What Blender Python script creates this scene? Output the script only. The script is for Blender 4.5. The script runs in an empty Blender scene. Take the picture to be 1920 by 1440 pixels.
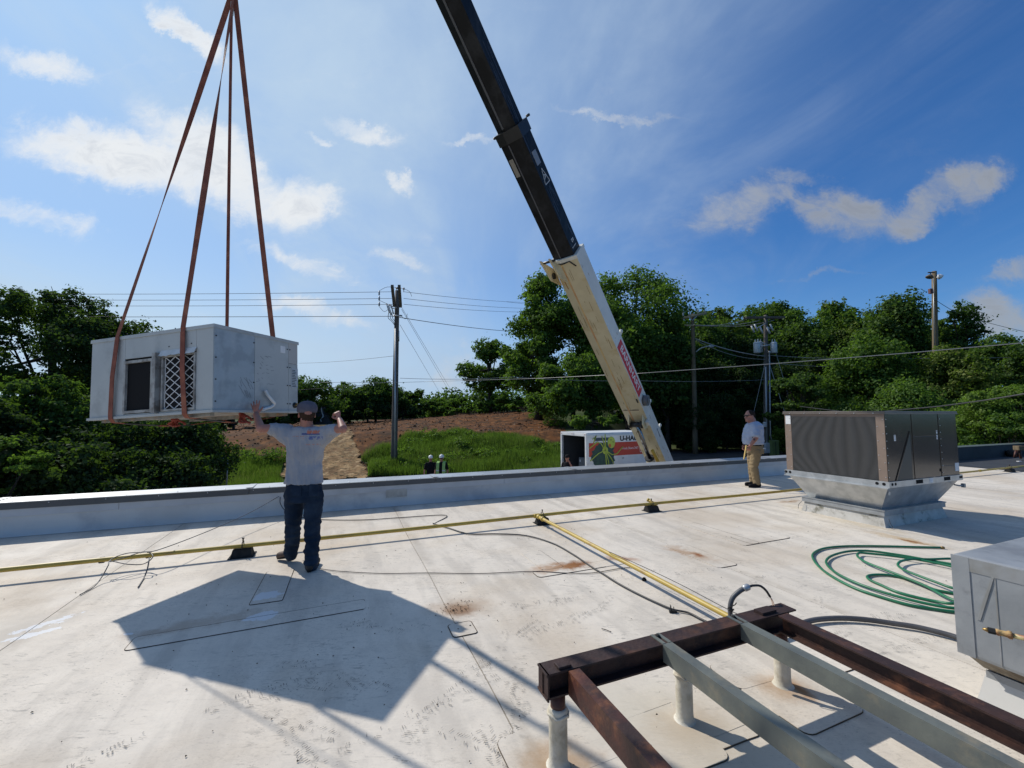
import bpy, bmesh, math, random
import numpy as np
from math import radians as R, sin, cos, pi, sqrt, atan2
from mathutils import Vector, Matrix, Euler
from mathutils import noise as mnoise
random.seed(7); RNG = np.random.default_rng(7)
SC = bpy.context.scene
COL = SC.collection
# ---------------------------------------------------------------- camera
FPX = 780.0; CAMH = 1.68; PITCH = math.atan(56/FPX)
cam_d = bpy.data.cameras.new('camera'); cam = bpy.data.objects.new('camera', cam_d); COL.objects.link(cam)
cam.location = (0, 0, CAMH); cam.rotation_euler = (R(90)+PITCH, 0, 0)
cam_d.sensor_width = 36; cam_d.lens = FPX/1920*36; cam_d.clip_start = .05; cam_d.clip_end = 3000
SC.camera = cam
# ---------------------------------------------------------------- light
SUN = Vector((-.892, .676, 1.0)).normalized()          # direction towards the sun
sun_el = math.asin(SUN.z); sun_rot = atan2(SUN.x, SUN.y)
ld = bpy.data.lights.new('sun', 'SUN'); ld.energy = 4.3; ld.angle = R(.55); ld.color = (1, .955, .88)
lo = bpy.data.objects.new('sun', ld); COL.objects.link(lo)
lo.rotation_euler = SUN.to_track_quat('Z', 'Y').to_euler(); lo.location = (-20, 16, 22)
SC.view_settings.view_transform = 'Standard'; SC.view_settings.look = 'None'
SC.view_settings.exposure = -.03; SC.view_settings.gamma = 1.0; SC.view_settings.use_curve_mapping = False
SC.render.engine = 'CYCLES'
SC.cycles.use_denoising = True
SC.cycles.max_bounces = 6; SC.cycles.diffuse_bounces = 3; SC.cycles.transmission_bounces = 3; SC.cycles.transparent_max_bounces = 6

def ray(px, py):
    u = (px-960)/FPX; v = -(py-720)/FPX
    return Vector((u, cos(PITCH)-v*sin(PITCH), sin(PITCH)+v*cos(PITCH)))
def at(px, py, Y):                                    # the place at distance Y behind a point of the photograph
    r = ray(px, py); return Vector((0, 0, CAMH))+r*(Y/r.y)
def gp(px, py, z=0.0):                                # the place at height z
    r = ray(px, py); return Vector((0, 0, CAMH))+r*((z-CAMH)/r.z)

# ---------------------------------------------------------------- world: Nishita sky with clouds
class NT:
    def __init__(s, tree): s.t = tree; s.n = tree.nodes; s.l = tree.links
    def node(s, typ, **k):
        nd = s.n.new(typ)
        for a, b in k.items(): setattr(nd, a, b)
        return nd
    def put(s, sock, v):
        if isinstance(v, bpy.types.NodeSocket): s.l.new(v, sock)
        elif v is not None:
            if sock.type == 'RGBA' and len(v) == 3: v = (*v, 1)
            sock.default_value = v
    def math(s, op, a, b=None, c=None, clamp=False):
        nd = s.node('ShaderNodeMath', operation=op, use_clamp=clamp)
        s.put(nd.inputs[0], a); s.put(nd.inputs[1], b); s.put(nd.inputs[2], c)
        return nd.outputs[0]
    def vec(s, op, a, b=None):
        nd = s.node('ShaderNodeVectorMath', operation=op)
        s.put(nd.inputs[0], a); s.put(nd.inputs[1], b)
        return nd.outputs['Value'] if op in ('LENGTH', 'DOT_PRODUCT', 'DISTANCE') else nd.outputs[0]
    def noise(s, vec, scale, detail=4, rough=.55, dist=0, out=0):
        nd = s.node('ShaderNodeTexNoise'); s.put(nd.inputs['Vector'], vec)
        nd.inputs['Scale'].default_value = scale; nd.inputs['Detail'].default_value = detail
        nd.inputs['Roughness'].default_value = rough; nd.inputs['Distortion'].default_value = dist
        return nd.outputs[out]
    def ramp(s, v, a, b, c=0., d=1., smooth=True):
        nd = s.node('ShaderNodeMapRange'); nd.interpolation_type = 'SMOOTHSTEP' if smooth else 'LINEAR'
        s.put(nd.inputs[0], v)
        for i, x in enumerate((a, b, c, d)): s.put(nd.inputs[i+1], x)
        return nd.outputs[0]
    def mix(s, f, a, b, blend='MIX'):
        nd = s.node('ShaderNodeMix', data_type='RGBA', blend_type=blend); nd.clamp_factor = True
        s.put(nd.inputs[0], f); s.put(nd.inputs[6], a); s.put(nd.inputs[7], b)
        return nd.outputs[2]
    def mapping(s, vec, loc=(0, 0, 0), rot=(0, 0, 0), scale=(1, 1, 1), typ='POINT'):
        nd = s.node('ShaderNodeMapping', vector_type=typ); s.put(nd.inputs[0], vec)
        nd.inputs[1].default_value = loc; nd.inputs[2].default_value = rot; nd.inputs[3].default_value = scale
        return nd.outputs[0]
    def comb(s, x, y, z=0.):
        nd = s.node('ShaderNodeCombineXYZ')
        for i, v in enumerate((x, y, z)): s.put(nd.inputs[i], v)
        return nd.outputs[0]

world = bpy.data.worlds.new('World'); SC.world = world; world.use_nodes = True
w = NT(world.node_tree); w.n.clear()
sky = w.node('ShaderNodeTexSky', sky_type='NISHITA'); sky.sun_disc = False
sky.sun_elevation = sun_el; sky.sun_rotation = sun_rot
sky.air_density = 1.15; sky.dust_density = .45; sky.ozone_density = 2.2; sky.altitude = 200
tc = w.node('ShaderNodeTexCoord'); dirv = w.vec('NORMALIZE', tc.outputs['Generated'])
sep = w.node('ShaderNodeSeparateXYZ'); w.put(sep.inputs[0], dirv)
# the clouds lie on a layer high above: its coordinates are direction / height
zc = w.math('MAXIMUM', sep.outputs[2], .03)
layer = w.comb(w.math('DIVIDE', sep.outputs[0], w.math('ADD', zc, .25)), w.math('DIVIDE', sep.outputs[1], w.math('ADD', zc, .25)))
yc = w.math('MAXIMUM', sep.outputs[1], .12)
front = w.comb(w.math('DIVIDE', sep.outputs[0], yc), w.math('DIVIDE', sep.outputs[2], yc))
warp = w.noise(front, 4.5, 8, .68, 0, 1)
wf = w.vec('ADD', front, w.vec('MULTIPLY', w.vec('SUBTRACT', warp, (.5, .5, .5)), (.26, .17, 0)))
def fpos(px, py):
    r = ray(px, py); return r.x/r.y, r.z/r.y
# (centre px, py, half length, half height, tilt deg, weight)
CL = [(240, 290, 210, 60, -14, 1.), (130, 255, 120, 45, 4, .85), (400, 300, 150, 55, -38, 1.), (560, 375, 80, 42, 10, .95),
      (345, 60, 85, 20, -38, .9), (95, 120, 95, 26, -12, .62), (690, 240, 62, 18, -20, .66), (590, 246, 40, 8, -12, .55),
      (890, 246, 70, 8, 8, .55), (1160, 218, 130, 9, -3, .55), (580, 500, 110, 22, -22, .55), (600, 590, 120, 20, -10, .6),
      (1400, 385, 95, 42, 12, .85), (1490, 335, 60, 20, -12, .6), (1590, 405, 100, 40, -4, .95), (1720, 385, 110, 32, 24, .9), (1830, 345, 60, 36, 30, .85),
      (1915, 505, 55, 26, 20, .75), (1890, 600, 95, 38, -15, .95), (760, 335, 32, 13, -40, .55), (880, 690, 60, 45, 20, .45), (1500, 522, 90, 7, 5, .42),
      (745, 490, 60, 14, -20, .5), (60, 400, 160, 26, -8, .4)]
acc = None
for (px, py, a, b, tl, wt) in CL:
    cx, cy = fpos(px, py)
    v = w.vec('SUBTRACT', wf, (cx, cy, 0))
    v = w.mapping(v, rot=(0, 0, -R(tl)))
    v = w.vec('MULTIPLY', v, (FPX/a, FPX/b, 0))
    d = w.vec('LENGTH', v)
    m = w.math('MULTIPLY', w.ramp(d, 1.75, 0.25), wt)
    acc = m if acc is None else w.math('MAXIMUM', acc, m)
n1 = w.noise(w.vec('MULTIPLY', front, (1, 1.6, 1)), 8., 12, .68, .7)
dens = w.math('ADD', acc, w.math('MULTIPLY', w.math('SUBTRACT', n1, .5), 2.6))
cum = w.math('MULTIPLY', w.ramp(dens, .15, 1.25), w.ramp(acc, .0, .45))
# thin streaks of veil cloud, everywhere on the layer
lay = w.mapping(layer, rot=(0, 0, R(35)), scale=(1, .42, 1))
n2 = w.noise(lay, 1.25, 7, .58, .9)
veil = w.ramp(n2, .40, .66)
n3 = w.noise(layer, 3.2, 6, .6, .4)
veil = w.math('MULTIPLY', veil, w.ramp(n3, .25, .7, .35, 1.))
sdot = w.vec('DOT_PRODUCT', dirv, tuple(SUN))
glow = w.ramp(sdot, .05, .9, .34, .95)
veil = w.math('MULTIPLY', veil, w.math('MULTIPLY', glow, .85))
# shading of cumulus: thicker parts a little greyer
n4 = w.noise(front, 5, 4, .5)
ccol = w.mix(w.math('MULTIPLY', w.ramp(dens, .85, 1.35), .5), (8.2, 8.5, 8.8), (5.6, 6.1, 6.9))
cbr = w.ramp(sdot, .2, .95, .50, 1.12)
ccol = w.vec('MULTIPLY', ccol, w.comb(cbr, cbr, cbr))
vcol = w.vec('MULTIPLY', (5.3, 6.9, 9.0), w.comb(w.ramp(sdot, .1, 1., .62, 1.1), w.ramp(sdot, .1, 1., .62, 1.08), w.ramp(sdot, .1, 1., .70, 1.02)))
skc = w.vec('MULTIPLY', sky.outputs[0], (.36, .78, 1.28))
hz = w.math('ADD', w.math('MULTIPLY', w.ramp(sdot, .22, .97), .60), w.math('MULTIPLY', w.ramp(sep.outputs[2], .34, .0), w.ramp(sdot, -.3, .9, .08, .85)))
skc = w.mix(hz, skc, w.vec('MULTIPLY', (5.3, 7.3, 9.4), w.comb(w.ramp(sdot, .2, 1., .75, 1.12), w.ramp(sdot, .2, 1., .78, 1.06), w.ramp(sdot, .2, 1., .85, 1.02))))
skyc = w.mix(veil, skc, vcol)
halo = w.math('MULTIPLY', w.ramp(sdot, .3, .9, .5, 1.), w.ramp(w.math('ADD', acc, w.math('MULTIPLY', w.math('SUBTRACT', w.noise(w.vec('MULTIPLY', wf, (1, 2.2, 1)), 3.2, 9, .62, .8), .5), 1.6)), .08, 1.2))
skyc = w.mix(halo, skyc, ccol)
skyc = w.mix(w.math('MULTIPLY', cum, w.ramp(sdot, .3, .9, .72, .9)), skyc, ccol)
bg = w.node('ShaderNodeBackground'); w.put(bg.inputs[0], skyc); bg.inputs[1].default_value = .092
wo = w.node('ShaderNodeOutputWorld'); w.l.new(bg.outputs[0], wo.inputs[0])

# ---------------------------------------------------------------- materials
MATS = {}
def mat(name, base=(.5, .5, .5), rough=.6, metal=0., base2=None, nscale=4., nmin=.35, nmax=.65, base3=None, n3scale=1.,
        bump=0., bscale=40., spec=.5, stretch=(1, 1, 1), detail=5, world=False, translucent=0., rvar=0.):
    if name in MATS: return MATS[name]
    m = bpy.data.materials.new(name); m.use_nodes = True; MATS[name] = m
    t = NT(m.node_tree); b = t.n['Principled BSDF']
    if world: co = t.node('ShaderNodeNewGeometry').outputs['Position']
    else: co = t.node('ShaderNodeTexCoord').outputs['Object']
    cs = t.mapping(co, scale=stretch)
    col = base
    if base2 is not None:
        col = t.mix(t.ramp(t.noise(cs, nscale, detail), nmin, nmax), base, base2)
    if base3 is not None:
        col = t.mix(t.ramp(t.noise(cs, n3scale, 6, .65), .5, .68), col, base3)
    t.put(b.inputs['Base Color'], col)
    b.inputs['Roughness'].default_value = rough; b.inputs['Metallic'].default_value = metal
    b.inputs['Specular IOR Level'].default_value = spec if rough < .78 else min(spec, .12)
    if rvar: t.put(b.inputs['Roughness'], t.ramp(t.noise(cs, nscale*1.7, 4), .3, .7, rough-rvar, rough+rvar))
    if bump:
        bp = t.node('ShaderNodeBump'); bp.inputs['Strength'].default_value = bump; bp.inputs['Distance'].default_value = .01
        t.put(bp.inputs['Height'], t.noise(cs, bscale, 5)); t.l.new(bp.outputs[0], b.inputs['Normal'])
    return m

def leaf_mat(name, c1, c2, c3, trans=.4):
    m = bpy.data.materials.new(name); m.use_nodes = True
    t = NT(m.node_tree); t.n.clear()
    at_ = t.node('ShaderNodeAttribute', attribute_name='tint')
    s = t.node('ShaderNodeSeparateXYZ'); t.put(s.inputs[0], at_.outputs['Vector'])
    col = t.mix(s.outputs[0], c1, c2); col = t.mix(t.ramp(s.outputs[1], .75, 1.), col, c3)
    d = t.node('ShaderNodeBsdfDiffuse'); t.put(d.inputs[0], col)
    tr = t.node('ShaderNodeBsdfTranslucent'); t.put(tr.inputs[0], t.mix(.6, col, (.16, .30, .02)))
    g = t.node('ShaderNodeBsdfGlossy'); g.inputs['Roughness'].default_value = .6; t.put(g.inputs[0], (.5, .55, .5))
    a = t.node('ShaderNodeMixShader'); a.inputs[0].default_value = trans; t.l.new(d.outputs[0], a.inputs[1]); t.l.new(tr.outputs[0], a.inputs[2])
    b = t.node('ShaderNodeMixShader'); b.inputs[0].default_value = .025; t.l.new(a.outputs[0], b.inputs[1]); t.l.new(g.outputs[0], b.inputs[2])
    o = t.node('ShaderNodeOutputMaterial'); t.l.new(b.outputs[0], o.inputs[0])
    return m

# ---------------------------------------------------------------- mesh helpers
def tag(o, label=None, cat=None, group=None, kind=None):
    if label: o['label'] = label
    if cat: o['category'] = cat
    if group: o['group'] = group
    if kind: o['kind'] = kind
    return o
def thing(name, label, cat, loc=(0, 0, 0), rz=0., group=None, rot=None):
    o = bpy.data.objects.new(name, None); COL.objects.link(o); o.empty_display_size = .2
    o.location = loc; o.rotation_euler = rot if rot else (0, 0, rz)
    return tag(o, label, cat, group)
def copy_tree(o, parent=None):
    c = o.copy(); COL.objects.link(c)
    if parent: c.parent = parent
    for ch in o.children: copy_tree(ch, c)
    return c
class MB:
    """collects shapes, then links them as one mesh object"""
    def __init__(s): s.v = []; s.f = []; s.mi = []; s.sm = []
    def add(s, vs, fs, mi=0, smooth=False):
        k = len(s.v); s.v += [tuple(v) for v in vs]
        for f in fs: s.f.append(tuple(i+k for i in f)); s.mi.append(mi); s.sm.append(smooth)
        return s
    def hexa(s, p, mi=0):   # 8 corners: bottom 0-3 ccw, top 4-7
        return s.add(p, [(3, 2, 1, 0), (4, 5, 6, 7), (0, 1, 5, 4), (1, 2, 6, 5), (2, 3, 7, 6), (3, 0, 4, 7)], mi)
    def box(s, x0, x1, y0, y1, z0, z1, mi=0):
        return s.hexa([(x0, y0, z0), (x1, y0, z0), (x1, y1, z0), (x0, y1, z0), (x0, y0, z1), (x1, y0, z1), (x1, y1, z1), (x0, y1, z1)], mi)
    def bbox(s, x0, x1, y0, y1, z0, z1, b=.01, mi=0):   # bevelled box
        bm = bmesh.new(); bmesh.ops.create_cube(bm, size=1)
        for v in bm.verts: v.co = Vector(((x0+x1)/2+v.co.x*(x1-x0), (y0+y1)/2+v.co.y*(y1-y0), (z0+z1)/2+v.co.z*(z1-z0)))
        bmesh.ops.bevel(bm, geom=bm.edges[:], offset=b, segments=2, affect='EDGES', profile=.6)
        bm.verts.index_update(); s.add([v.co[:] for v in bm.verts], [[v.index for v in f.verts] for f in bm.faces], mi); bm.free(); return s
    def tube(s, pts, r, n=8, mi=0, caps=True, smooth=True):
        pts = [Vector(p) for p in pts]; rs = r if isinstance(r, (list, tuple)) else [r]*len(pts)
        k = len(s.v); up = None
        for i, p in enumerate(pts):
            a = pts[max(i-1, 0)]; b = pts[min(i+1, len(pts)-1)]; d = (b-a)
            if d.length < 1e-9: d = Vector((0, 0, 1))
            d.normalize()
            if up is None:
                up = Vector((0, 0, 1)) if abs(d.z) < .9 else Vector((1, 0, 0))
            x = up.cross(d)
            if x.length < 1e-6: x = Vector((1, 0, 0)).cross(d)
            x.normalize(); y = d.cross(x); up = y
            for j in range(n):
                a_ = 2*pi*j/n; s.v.append(tuple(p+(x*cos(a_)+y*sin(a_))*rs[i]))
        for i in range(len(pts)-1):
            for j in range(n):
                s.f.append((k+i*n+j, k+i*n+(j+1) % n, k+(i+1)*n+(j+1) % n, k+(i+1)*n+j)); s.mi.append(mi); s.sm.append(smooth)
        if caps:
            s.f.append(tuple(k+j for j in range(n))[::-1]); s.mi.append(mi); s.sm.append(False)
            e = k+(len(pts)-1)*n; s.f.append(tuple(e+j for j in range(n))); s.mi.append(mi); s.sm.append(False)
        return s
    def ribbon(s, pts, wdir, w, t=.004, mi=0):   # flat strap; wdir one vector or a list
        k = len(s.v); n = len(pts)
        for i, p in enumerate(pts):
            p = Vector(p); wd = Vector(wdir[i] if isinstance(wdir, list) else wdir).normalized()
            d = (Vector(pts[min(i+1, n-1)])-Vector(pts[max(i-1, 0)])).normalized()
            nn = d.cross(wd).normalized(); wd = nn.cross(d).normalized()
            ww = w[i] if isinstance(w, list) else w
            for a, b in ((-1, -1), (1, -1), (1, 1), (-1, 1)): s.v.append(tuple(p+wd*a*ww/2+nn*b*t/2))
        for i in range(n-1):
            for j in range(4):
                s.f.append((k+i*4+j, k+i*4+(j+1) % 4, k+i*4+4+(j+1) % 4, k+i*4+4+j)); s.mi.append(mi); s.sm.append(False)
        s.f.append((k, k+3, k+2, k+1)); s.f.append((k+4*n-4, k+4*n-3, k+4*n-2, k+4*n-1)); s.mi += [mi, mi]; s.sm += [False, False]
        return s
    def lathe(s, prof, c=(0, 0, 0), n=16, axis='Z', mi=0, smooth=True):   # prof [(r, h)]
        k = len(s.v)
        for r, h in prof:
            for j in range(n):
                a = 2*pi*j/n; x, y = r*cos(a), r*sin(a)
                p = (x, y, h) if axis == 'Z' else ((h, x, y) if axis == 'X' else (y, h, x))
                s.v.append((p[0]+c[0], p[1]+c[1], p[2]+c[2]))
        for i in range(len(prof)-1):
            for j in range(n): s.f.append((k+i*n+j, k+i*n+(j+1) % n, k+(i+1)*n+(j+1) % n, k+(i+1)*n+j)); s.mi.append(mi); s.sm.append(smooth)
        s.f.append(tuple(k+j for j in range(n))[::-1]); e = k+(len(prof)-1)*n; s.f.append(tuple(e+j for j in range(n))); s.mi += [mi, mi]; s.sm += [False]*2
        return s
    def sphere(s, c, r, n=12, mi=0):
        r = r if isinstance(r, (tuple, list)) else (r, r, r); k = len(s.v); m = n//2
        for i in range(m+1):
            t_ = pi*i/m
            for j in range(n):
                a = 2*pi*j/n; s.v.append((c[0]+r[0]*sin(t_)*cos(a), c[1]+r[1]*sin(t_)*sin(a), c[2]+r[2]*cos(t_)))
        for i in range(m):
            for j in range(n): s.f.append((k+i*n+j, k+(i+1)*n+j, k+(i+1)*n+(j+1) % n, k+i*n+(j+1) % n)); s.mi.append(mi); s.sm.append(True)
        return s
    def poly(s, pts, thick, nrm=(0, 0, 1), mi=0):   # flat outline given thickness along nrm
        n = len(pts); nv = Vector(nrm)*thick; a = [Vector(p) for p in pts]
        vs = a+[p+nv for p in a]
        fs = [tuple(range(n))[::-1], tuple(range(n, 2*n))]+[(i, (i+1) % n, n+(i+1) % n, n+i) for i in range(n)]
        return s.add(vs, fs, mi)
    def build(s, name, mats, parent=None, world=False, kind=None, M=None):
        me = bpy.data.meshes.new(name)
        vs = s.v
        if M is not None: vs = [tuple(M @ Vector(v)) for v in vs]
        if world and parent is not None:
            inv = pmat(parent).inverted(); vs = [tuple(inv @ Vector(v)) for v in vs]
        me.from_pydata(vs, [], s.f)
        ms = mats if isinstance(mats, (list, tuple)) else [mats]
        for m in ms: me.materials.append(m)
        me.polygons.foreach_set('material_index', s.mi); me.polygons.foreach_set('use_smooth', s.sm); me.update()
        o = bpy.data.objects.new(name, me); COL.objects.link(o)
        if parent is not None: o.parent = parent
        if kind: o['kind'] = kind
        return o
def pmat(o):
    m = Matrix.LocRotScale(o.location, o.rotation_euler, o.scale)
    return pmat(o.parent) @ m if o.parent else m
def spline(pts, n=8):
    P = [Vector(p) for p in pts]; out = []
    P = [P[0]*2-P[1]]+P+[P[-1]*2-P[-2]]
    for i in range(1, len(P)-2):
        for j in range(n):
            t = j/n; a, b, c, d = P[i-1], P[i], P[i+1], P[i+2]
            out.append(.5*((2*b)+(c-a)*t+(2*a-5*b+4*c-d)*t*t+(3*b-a-3*c+d)*t**3))
    out.append(P[-2]); return out
def remeshed(mb, name, material, voxel, parent, smooth_it=3, disp=None, kind=None):
    """one continuous skin over overlapping solid shapes"""
    me = bpy.data.meshes.new('tmp'); me.from_pydata(mb.v, [], mb.f); me.update()
    bm = bmesh.new(); bm.from_mesh(me); bmesh.ops.recalc_face_normals(bm, faces=bm.faces); bm.to_mesh(me); bm.free()
    o = bpy.data.objects.new('tmp', me); COL.objects.link(o)
    m = o.modifiers.new('r', 'REMESH'); m.mode = 'VOXEL'; m.voxel_size = voxel; m.use_smooth_shade = True
    s = o.modifiers.new('s', 'SMOOTH'); s.iterations = smooth_it; s.factor = .5
    dg = bpy.context.evaluated_depsgraph_get(); ev = o.evaluated_get(dg)
    nm = bpy.data.meshes.new_from_object(ev); bpy.data.objects.remove(o); bpy.data.meshes.remove(me)
    if disp:
        nv = len(nm.vertices); co = np.empty(nv*3, 'f'); no = np.empty(nv*3, 'f')
        nm.vertices.foreach_get('co', co); nm.vertices.foreach_get('normal', no)
        co = co.reshape(-1, 3); no = no.reshape(-1, 3)
        amp = np.array([disp(Vector(p)) for p in co.tolist()], 'f')
        co = co+no*amp[:, None]; nm.vertices.foreach_set('co', co.ravel())
    if parent is not None:
        nm.transform(pmat(parent).inverted())
    nm.materials.clear(); nm.materials.append(material); nm.name = name
    nm.polygons.foreach_set('use_smooth', [True]*len(nm.polygons)); nm.update()
    r = bpy.data.objects.new(name, nm); COL.objects.link(r); r.parent = parent
    return r
def text_mesh(name, txt, size, material, parent, M, extrude=.002, offset=0., align='CENTER', sx=1., font_shear=0):
    c = bpy.data.curves.new(name, 'FONT'); c.body = txt; c.size = size; c.extrude = extrude; c.offset = offset
    c.align_x = align; c.align_y = 'CENTER'; c.shear = font_shear
    o = bpy.data.objects.new(name, c); COL.objects.link(o)
    dg = bpy.context.evaluated_depsgraph_get(); me = bpy.data.meshes.new_from_object(o.evaluated_get(dg))
    bpy.data.objects.remove(o)
    me.transform(M @ Matrix.Diagonal((sx, 1, 1, 1))); me.materials.clear(); me.materials.append(material)
    r = bpy.data.objects.new(name, me); COL.objects.link(r); r.parent = parent
    return r
def frame(o, x, y, z=None):   # matrix with given axes
    x = Vector(x).normalized(); y = Vector(y).normalized(); z = x.cross(y).normalized()
    return Matrix(((x[0], y[0], z[0], o[0]), (x[1], y[1], z[1], o[1]), (x[2], y[2], z[2], o[2]), (0, 0, 0, 1)))

# ---------------------------------------------------------------- building frame: e runs along the parapet, n towards the camera
P0 = Vector((-6.97, 5.798, 0)); EV = Vector((.9265, .3765, 0)); NV = Vector((.3765, -.9265, 0)); RZ = atan2(.3765, .9265)
def bn(e, n, z=0.): return P0+EV*e+NV*n+Vector((0, 0, z))
GZ = -2.1
def sst(t): t = min(1., max(0., t)); return t*t*(3-2*t)
def terrain(x, y):
    wl = 1-sst((x-2-(y-20)*.27)/6)
    h = GZ+wl*(sst((y-21.5)/13)*2.35+sst((y-36)/24)*(1.75+.075*max(-25, min(5, x))))
    h += (1-wl)*sst((y-46)/30)*5
    h += (mnoise.noise(Vector((x*.13, y*.13, 3)))*.25)*sst((y-24)/10)*wl
    h += sst((y-110)/200)*4
    return h
def tp(px, py):
    r = ray(px, py); o = Vector((0, 0, CAMH)); t = 12.
    while t < 400:
        p = o+r*t
        if p.z <= terrain(p.x, p.y): return p
        t += .15 if t < 80 else 1.
    return o+r*90

# ================================================================ GROUND
M_ground = mat('ground_green', (.035, .06, .016), .95, base2=(.06, .075, .03), nscale=.35, base3=(.10, .075, .045), n3scale=.2, bump=.6, bscale=3, world=True)
def grid_sheet(name, xs, ys, zf, m, kind='structure', keep=None, jit=0):
    vs = []; fs = []; nx, ny = len(xs), len(ys)
    for y in ys:
        for x in xs: vs.append((x, y, zf(x, y)))
    for j in range(ny-1):
        for i in range(nx-1):
            if keep and not keep((xs[i]+xs[i+1])/2, (ys[j]+ys[j+1])/2): continue
            a = j*nx+i; fs.append((a, a+1, a+nx+1, a+nx))
    used = sorted({i for f in fs for i in f}); mp = {u: k for k, u in enumerate(used)}
    mb = MB(); mb.add([vs[u] for u in used], [tuple(mp[i] for i in f) for f in fs], smooth=True)
    return mb.build(name, m, kind=kind)
xs = list(np.arange(-60, 60.1, 1.5)); xs = [-900, -500, -260, -150, -100, -75]+xs+[75, 100, 150, 260, 500, 900]
ys = list(np.arange(-10, 80.1, 1.5)); ys = [-900, -300, -100, -40]+ys+[90, 110, 150, 220, 350, 600, 1200, 2400]
grid_sheet('ground', xs, ys, terrain, M_ground)
def inpoly(poly):
    P = [(p.x, p.y) for p in poly]
    def f(x, y):
        c = False; j = len(P)-1
        for i in range(len(P)):
            if (P[i][1] > y) != (P[j][1] > y) and x < (P[j][0]-P[i][0])*(y-P[i][1])/(P[j][1]-P[i][1])+P[i][0]: c = not c
            j = i
        return c
    return f
def ragged(f, a=.5, s=.8): return lambda x, y: f(x+a*mnoise.noise(Vector((x*s, y*s, 1.3))), y+a*mnoise.noise(Vector((x*s, y*s, 7.7))))
dirt_poly = [tp(*q) for q in [(398, 872), (430, 800), (520, 790), (640, 793), (720, 786), (800, 777), (880, 773), (960, 772), (1045, 788), (1062, 835), (1062, 876), (700, 886), (680, 893), (540, 893), (535, 872)]]
in_dirt = inpoly(dirt_poly)
M_dirt = mat('red_clay', (.115, .044, .013), .95, base2=(.040, .020, .009), nscale=.9, base3=(.18, .078, .026), n3scale=1.6, bump=1., bscale=5, world=True, stretch=(1, .6, 1))
x0 = min(p.x for p in dirt_poly); x1 = max(p.x for p in dirt_poly); y0 = min(p.y for p in dirt_poly); y1 = max(p.y for p in dirt_poly)
grid_sheet('cleared_dirt_field', list(np.arange(x0-1, x1+1, .3)), list(np.arange(y0-1, y1+2, .4)),
           lambda x, y: terrain(x, y)+.05+.10*abs(mnoise.noise(Vector((x*.5, y*1.1, 0))))+.05*mnoise.noise(Vector((x*2, y*2, 5))), M_dirt, keep=ragged(in_dirt, .9, .5))
path_poly = [tp(*q) for q in [(528, 905), (543, 850), (572, 806), (600, 797), (640, 797), (655, 810), (668, 845), (690, 892), (692, 905)]]
in_path = inpoly(path_poly)
M_straw = mat('straw_track', (.32, .205, .10), .95, base2=(.17, .10, .05), nscale=1.6, base3=(.42, .30, .17), n3scale=2.5, bump=1., bscale=9, world=True, stretch=(1, .5, 1))
x0 = min(p.x for p in path_poly); x1 = max(p.x for p in path_poly); y0 = min(p.y for p in path_poly); y1 = max(p.y for p in path_poly)
grid_sheet('straw_covered_track', list(np.arange(x0-1, x1+1, .15)), list(np.arange(y0-1, y1+1, .2)),
           lambda x, y: terrain(x, y)+.19+.05*mnoise.noise(Vector((x*1.5, y*1.5, 2))), M_straw, keep=ragged(in_path, .35, 1.3))
M_asph = mat('asphalt', (.06, .058, .055), .9, base2=(.085, .08, .075), nscale=1.2, bump=.3, bscale=60, world=True)
grid_sheet('road', list(np.arange(-2, 60, 2.)), [26+i*1.6 for i in range(12)], lambda x, y: max(terrain(x, y), GZ)+.02, M_asph, keep=lambda x, y: x > 7+(y-26)*.4)
M_lot = mat('lot_gravel', (.16, .145, .125), .95, base2=(.22, .2, .17), nscale=2, bump=.5, bscale=20, world=True)
grid_sheet('parking_lot', list(np.arange(-14, 34, 2.)), [8+i*1.6 for i in range(9)], lambda x, y: GZ+.015, M_lot)

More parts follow.
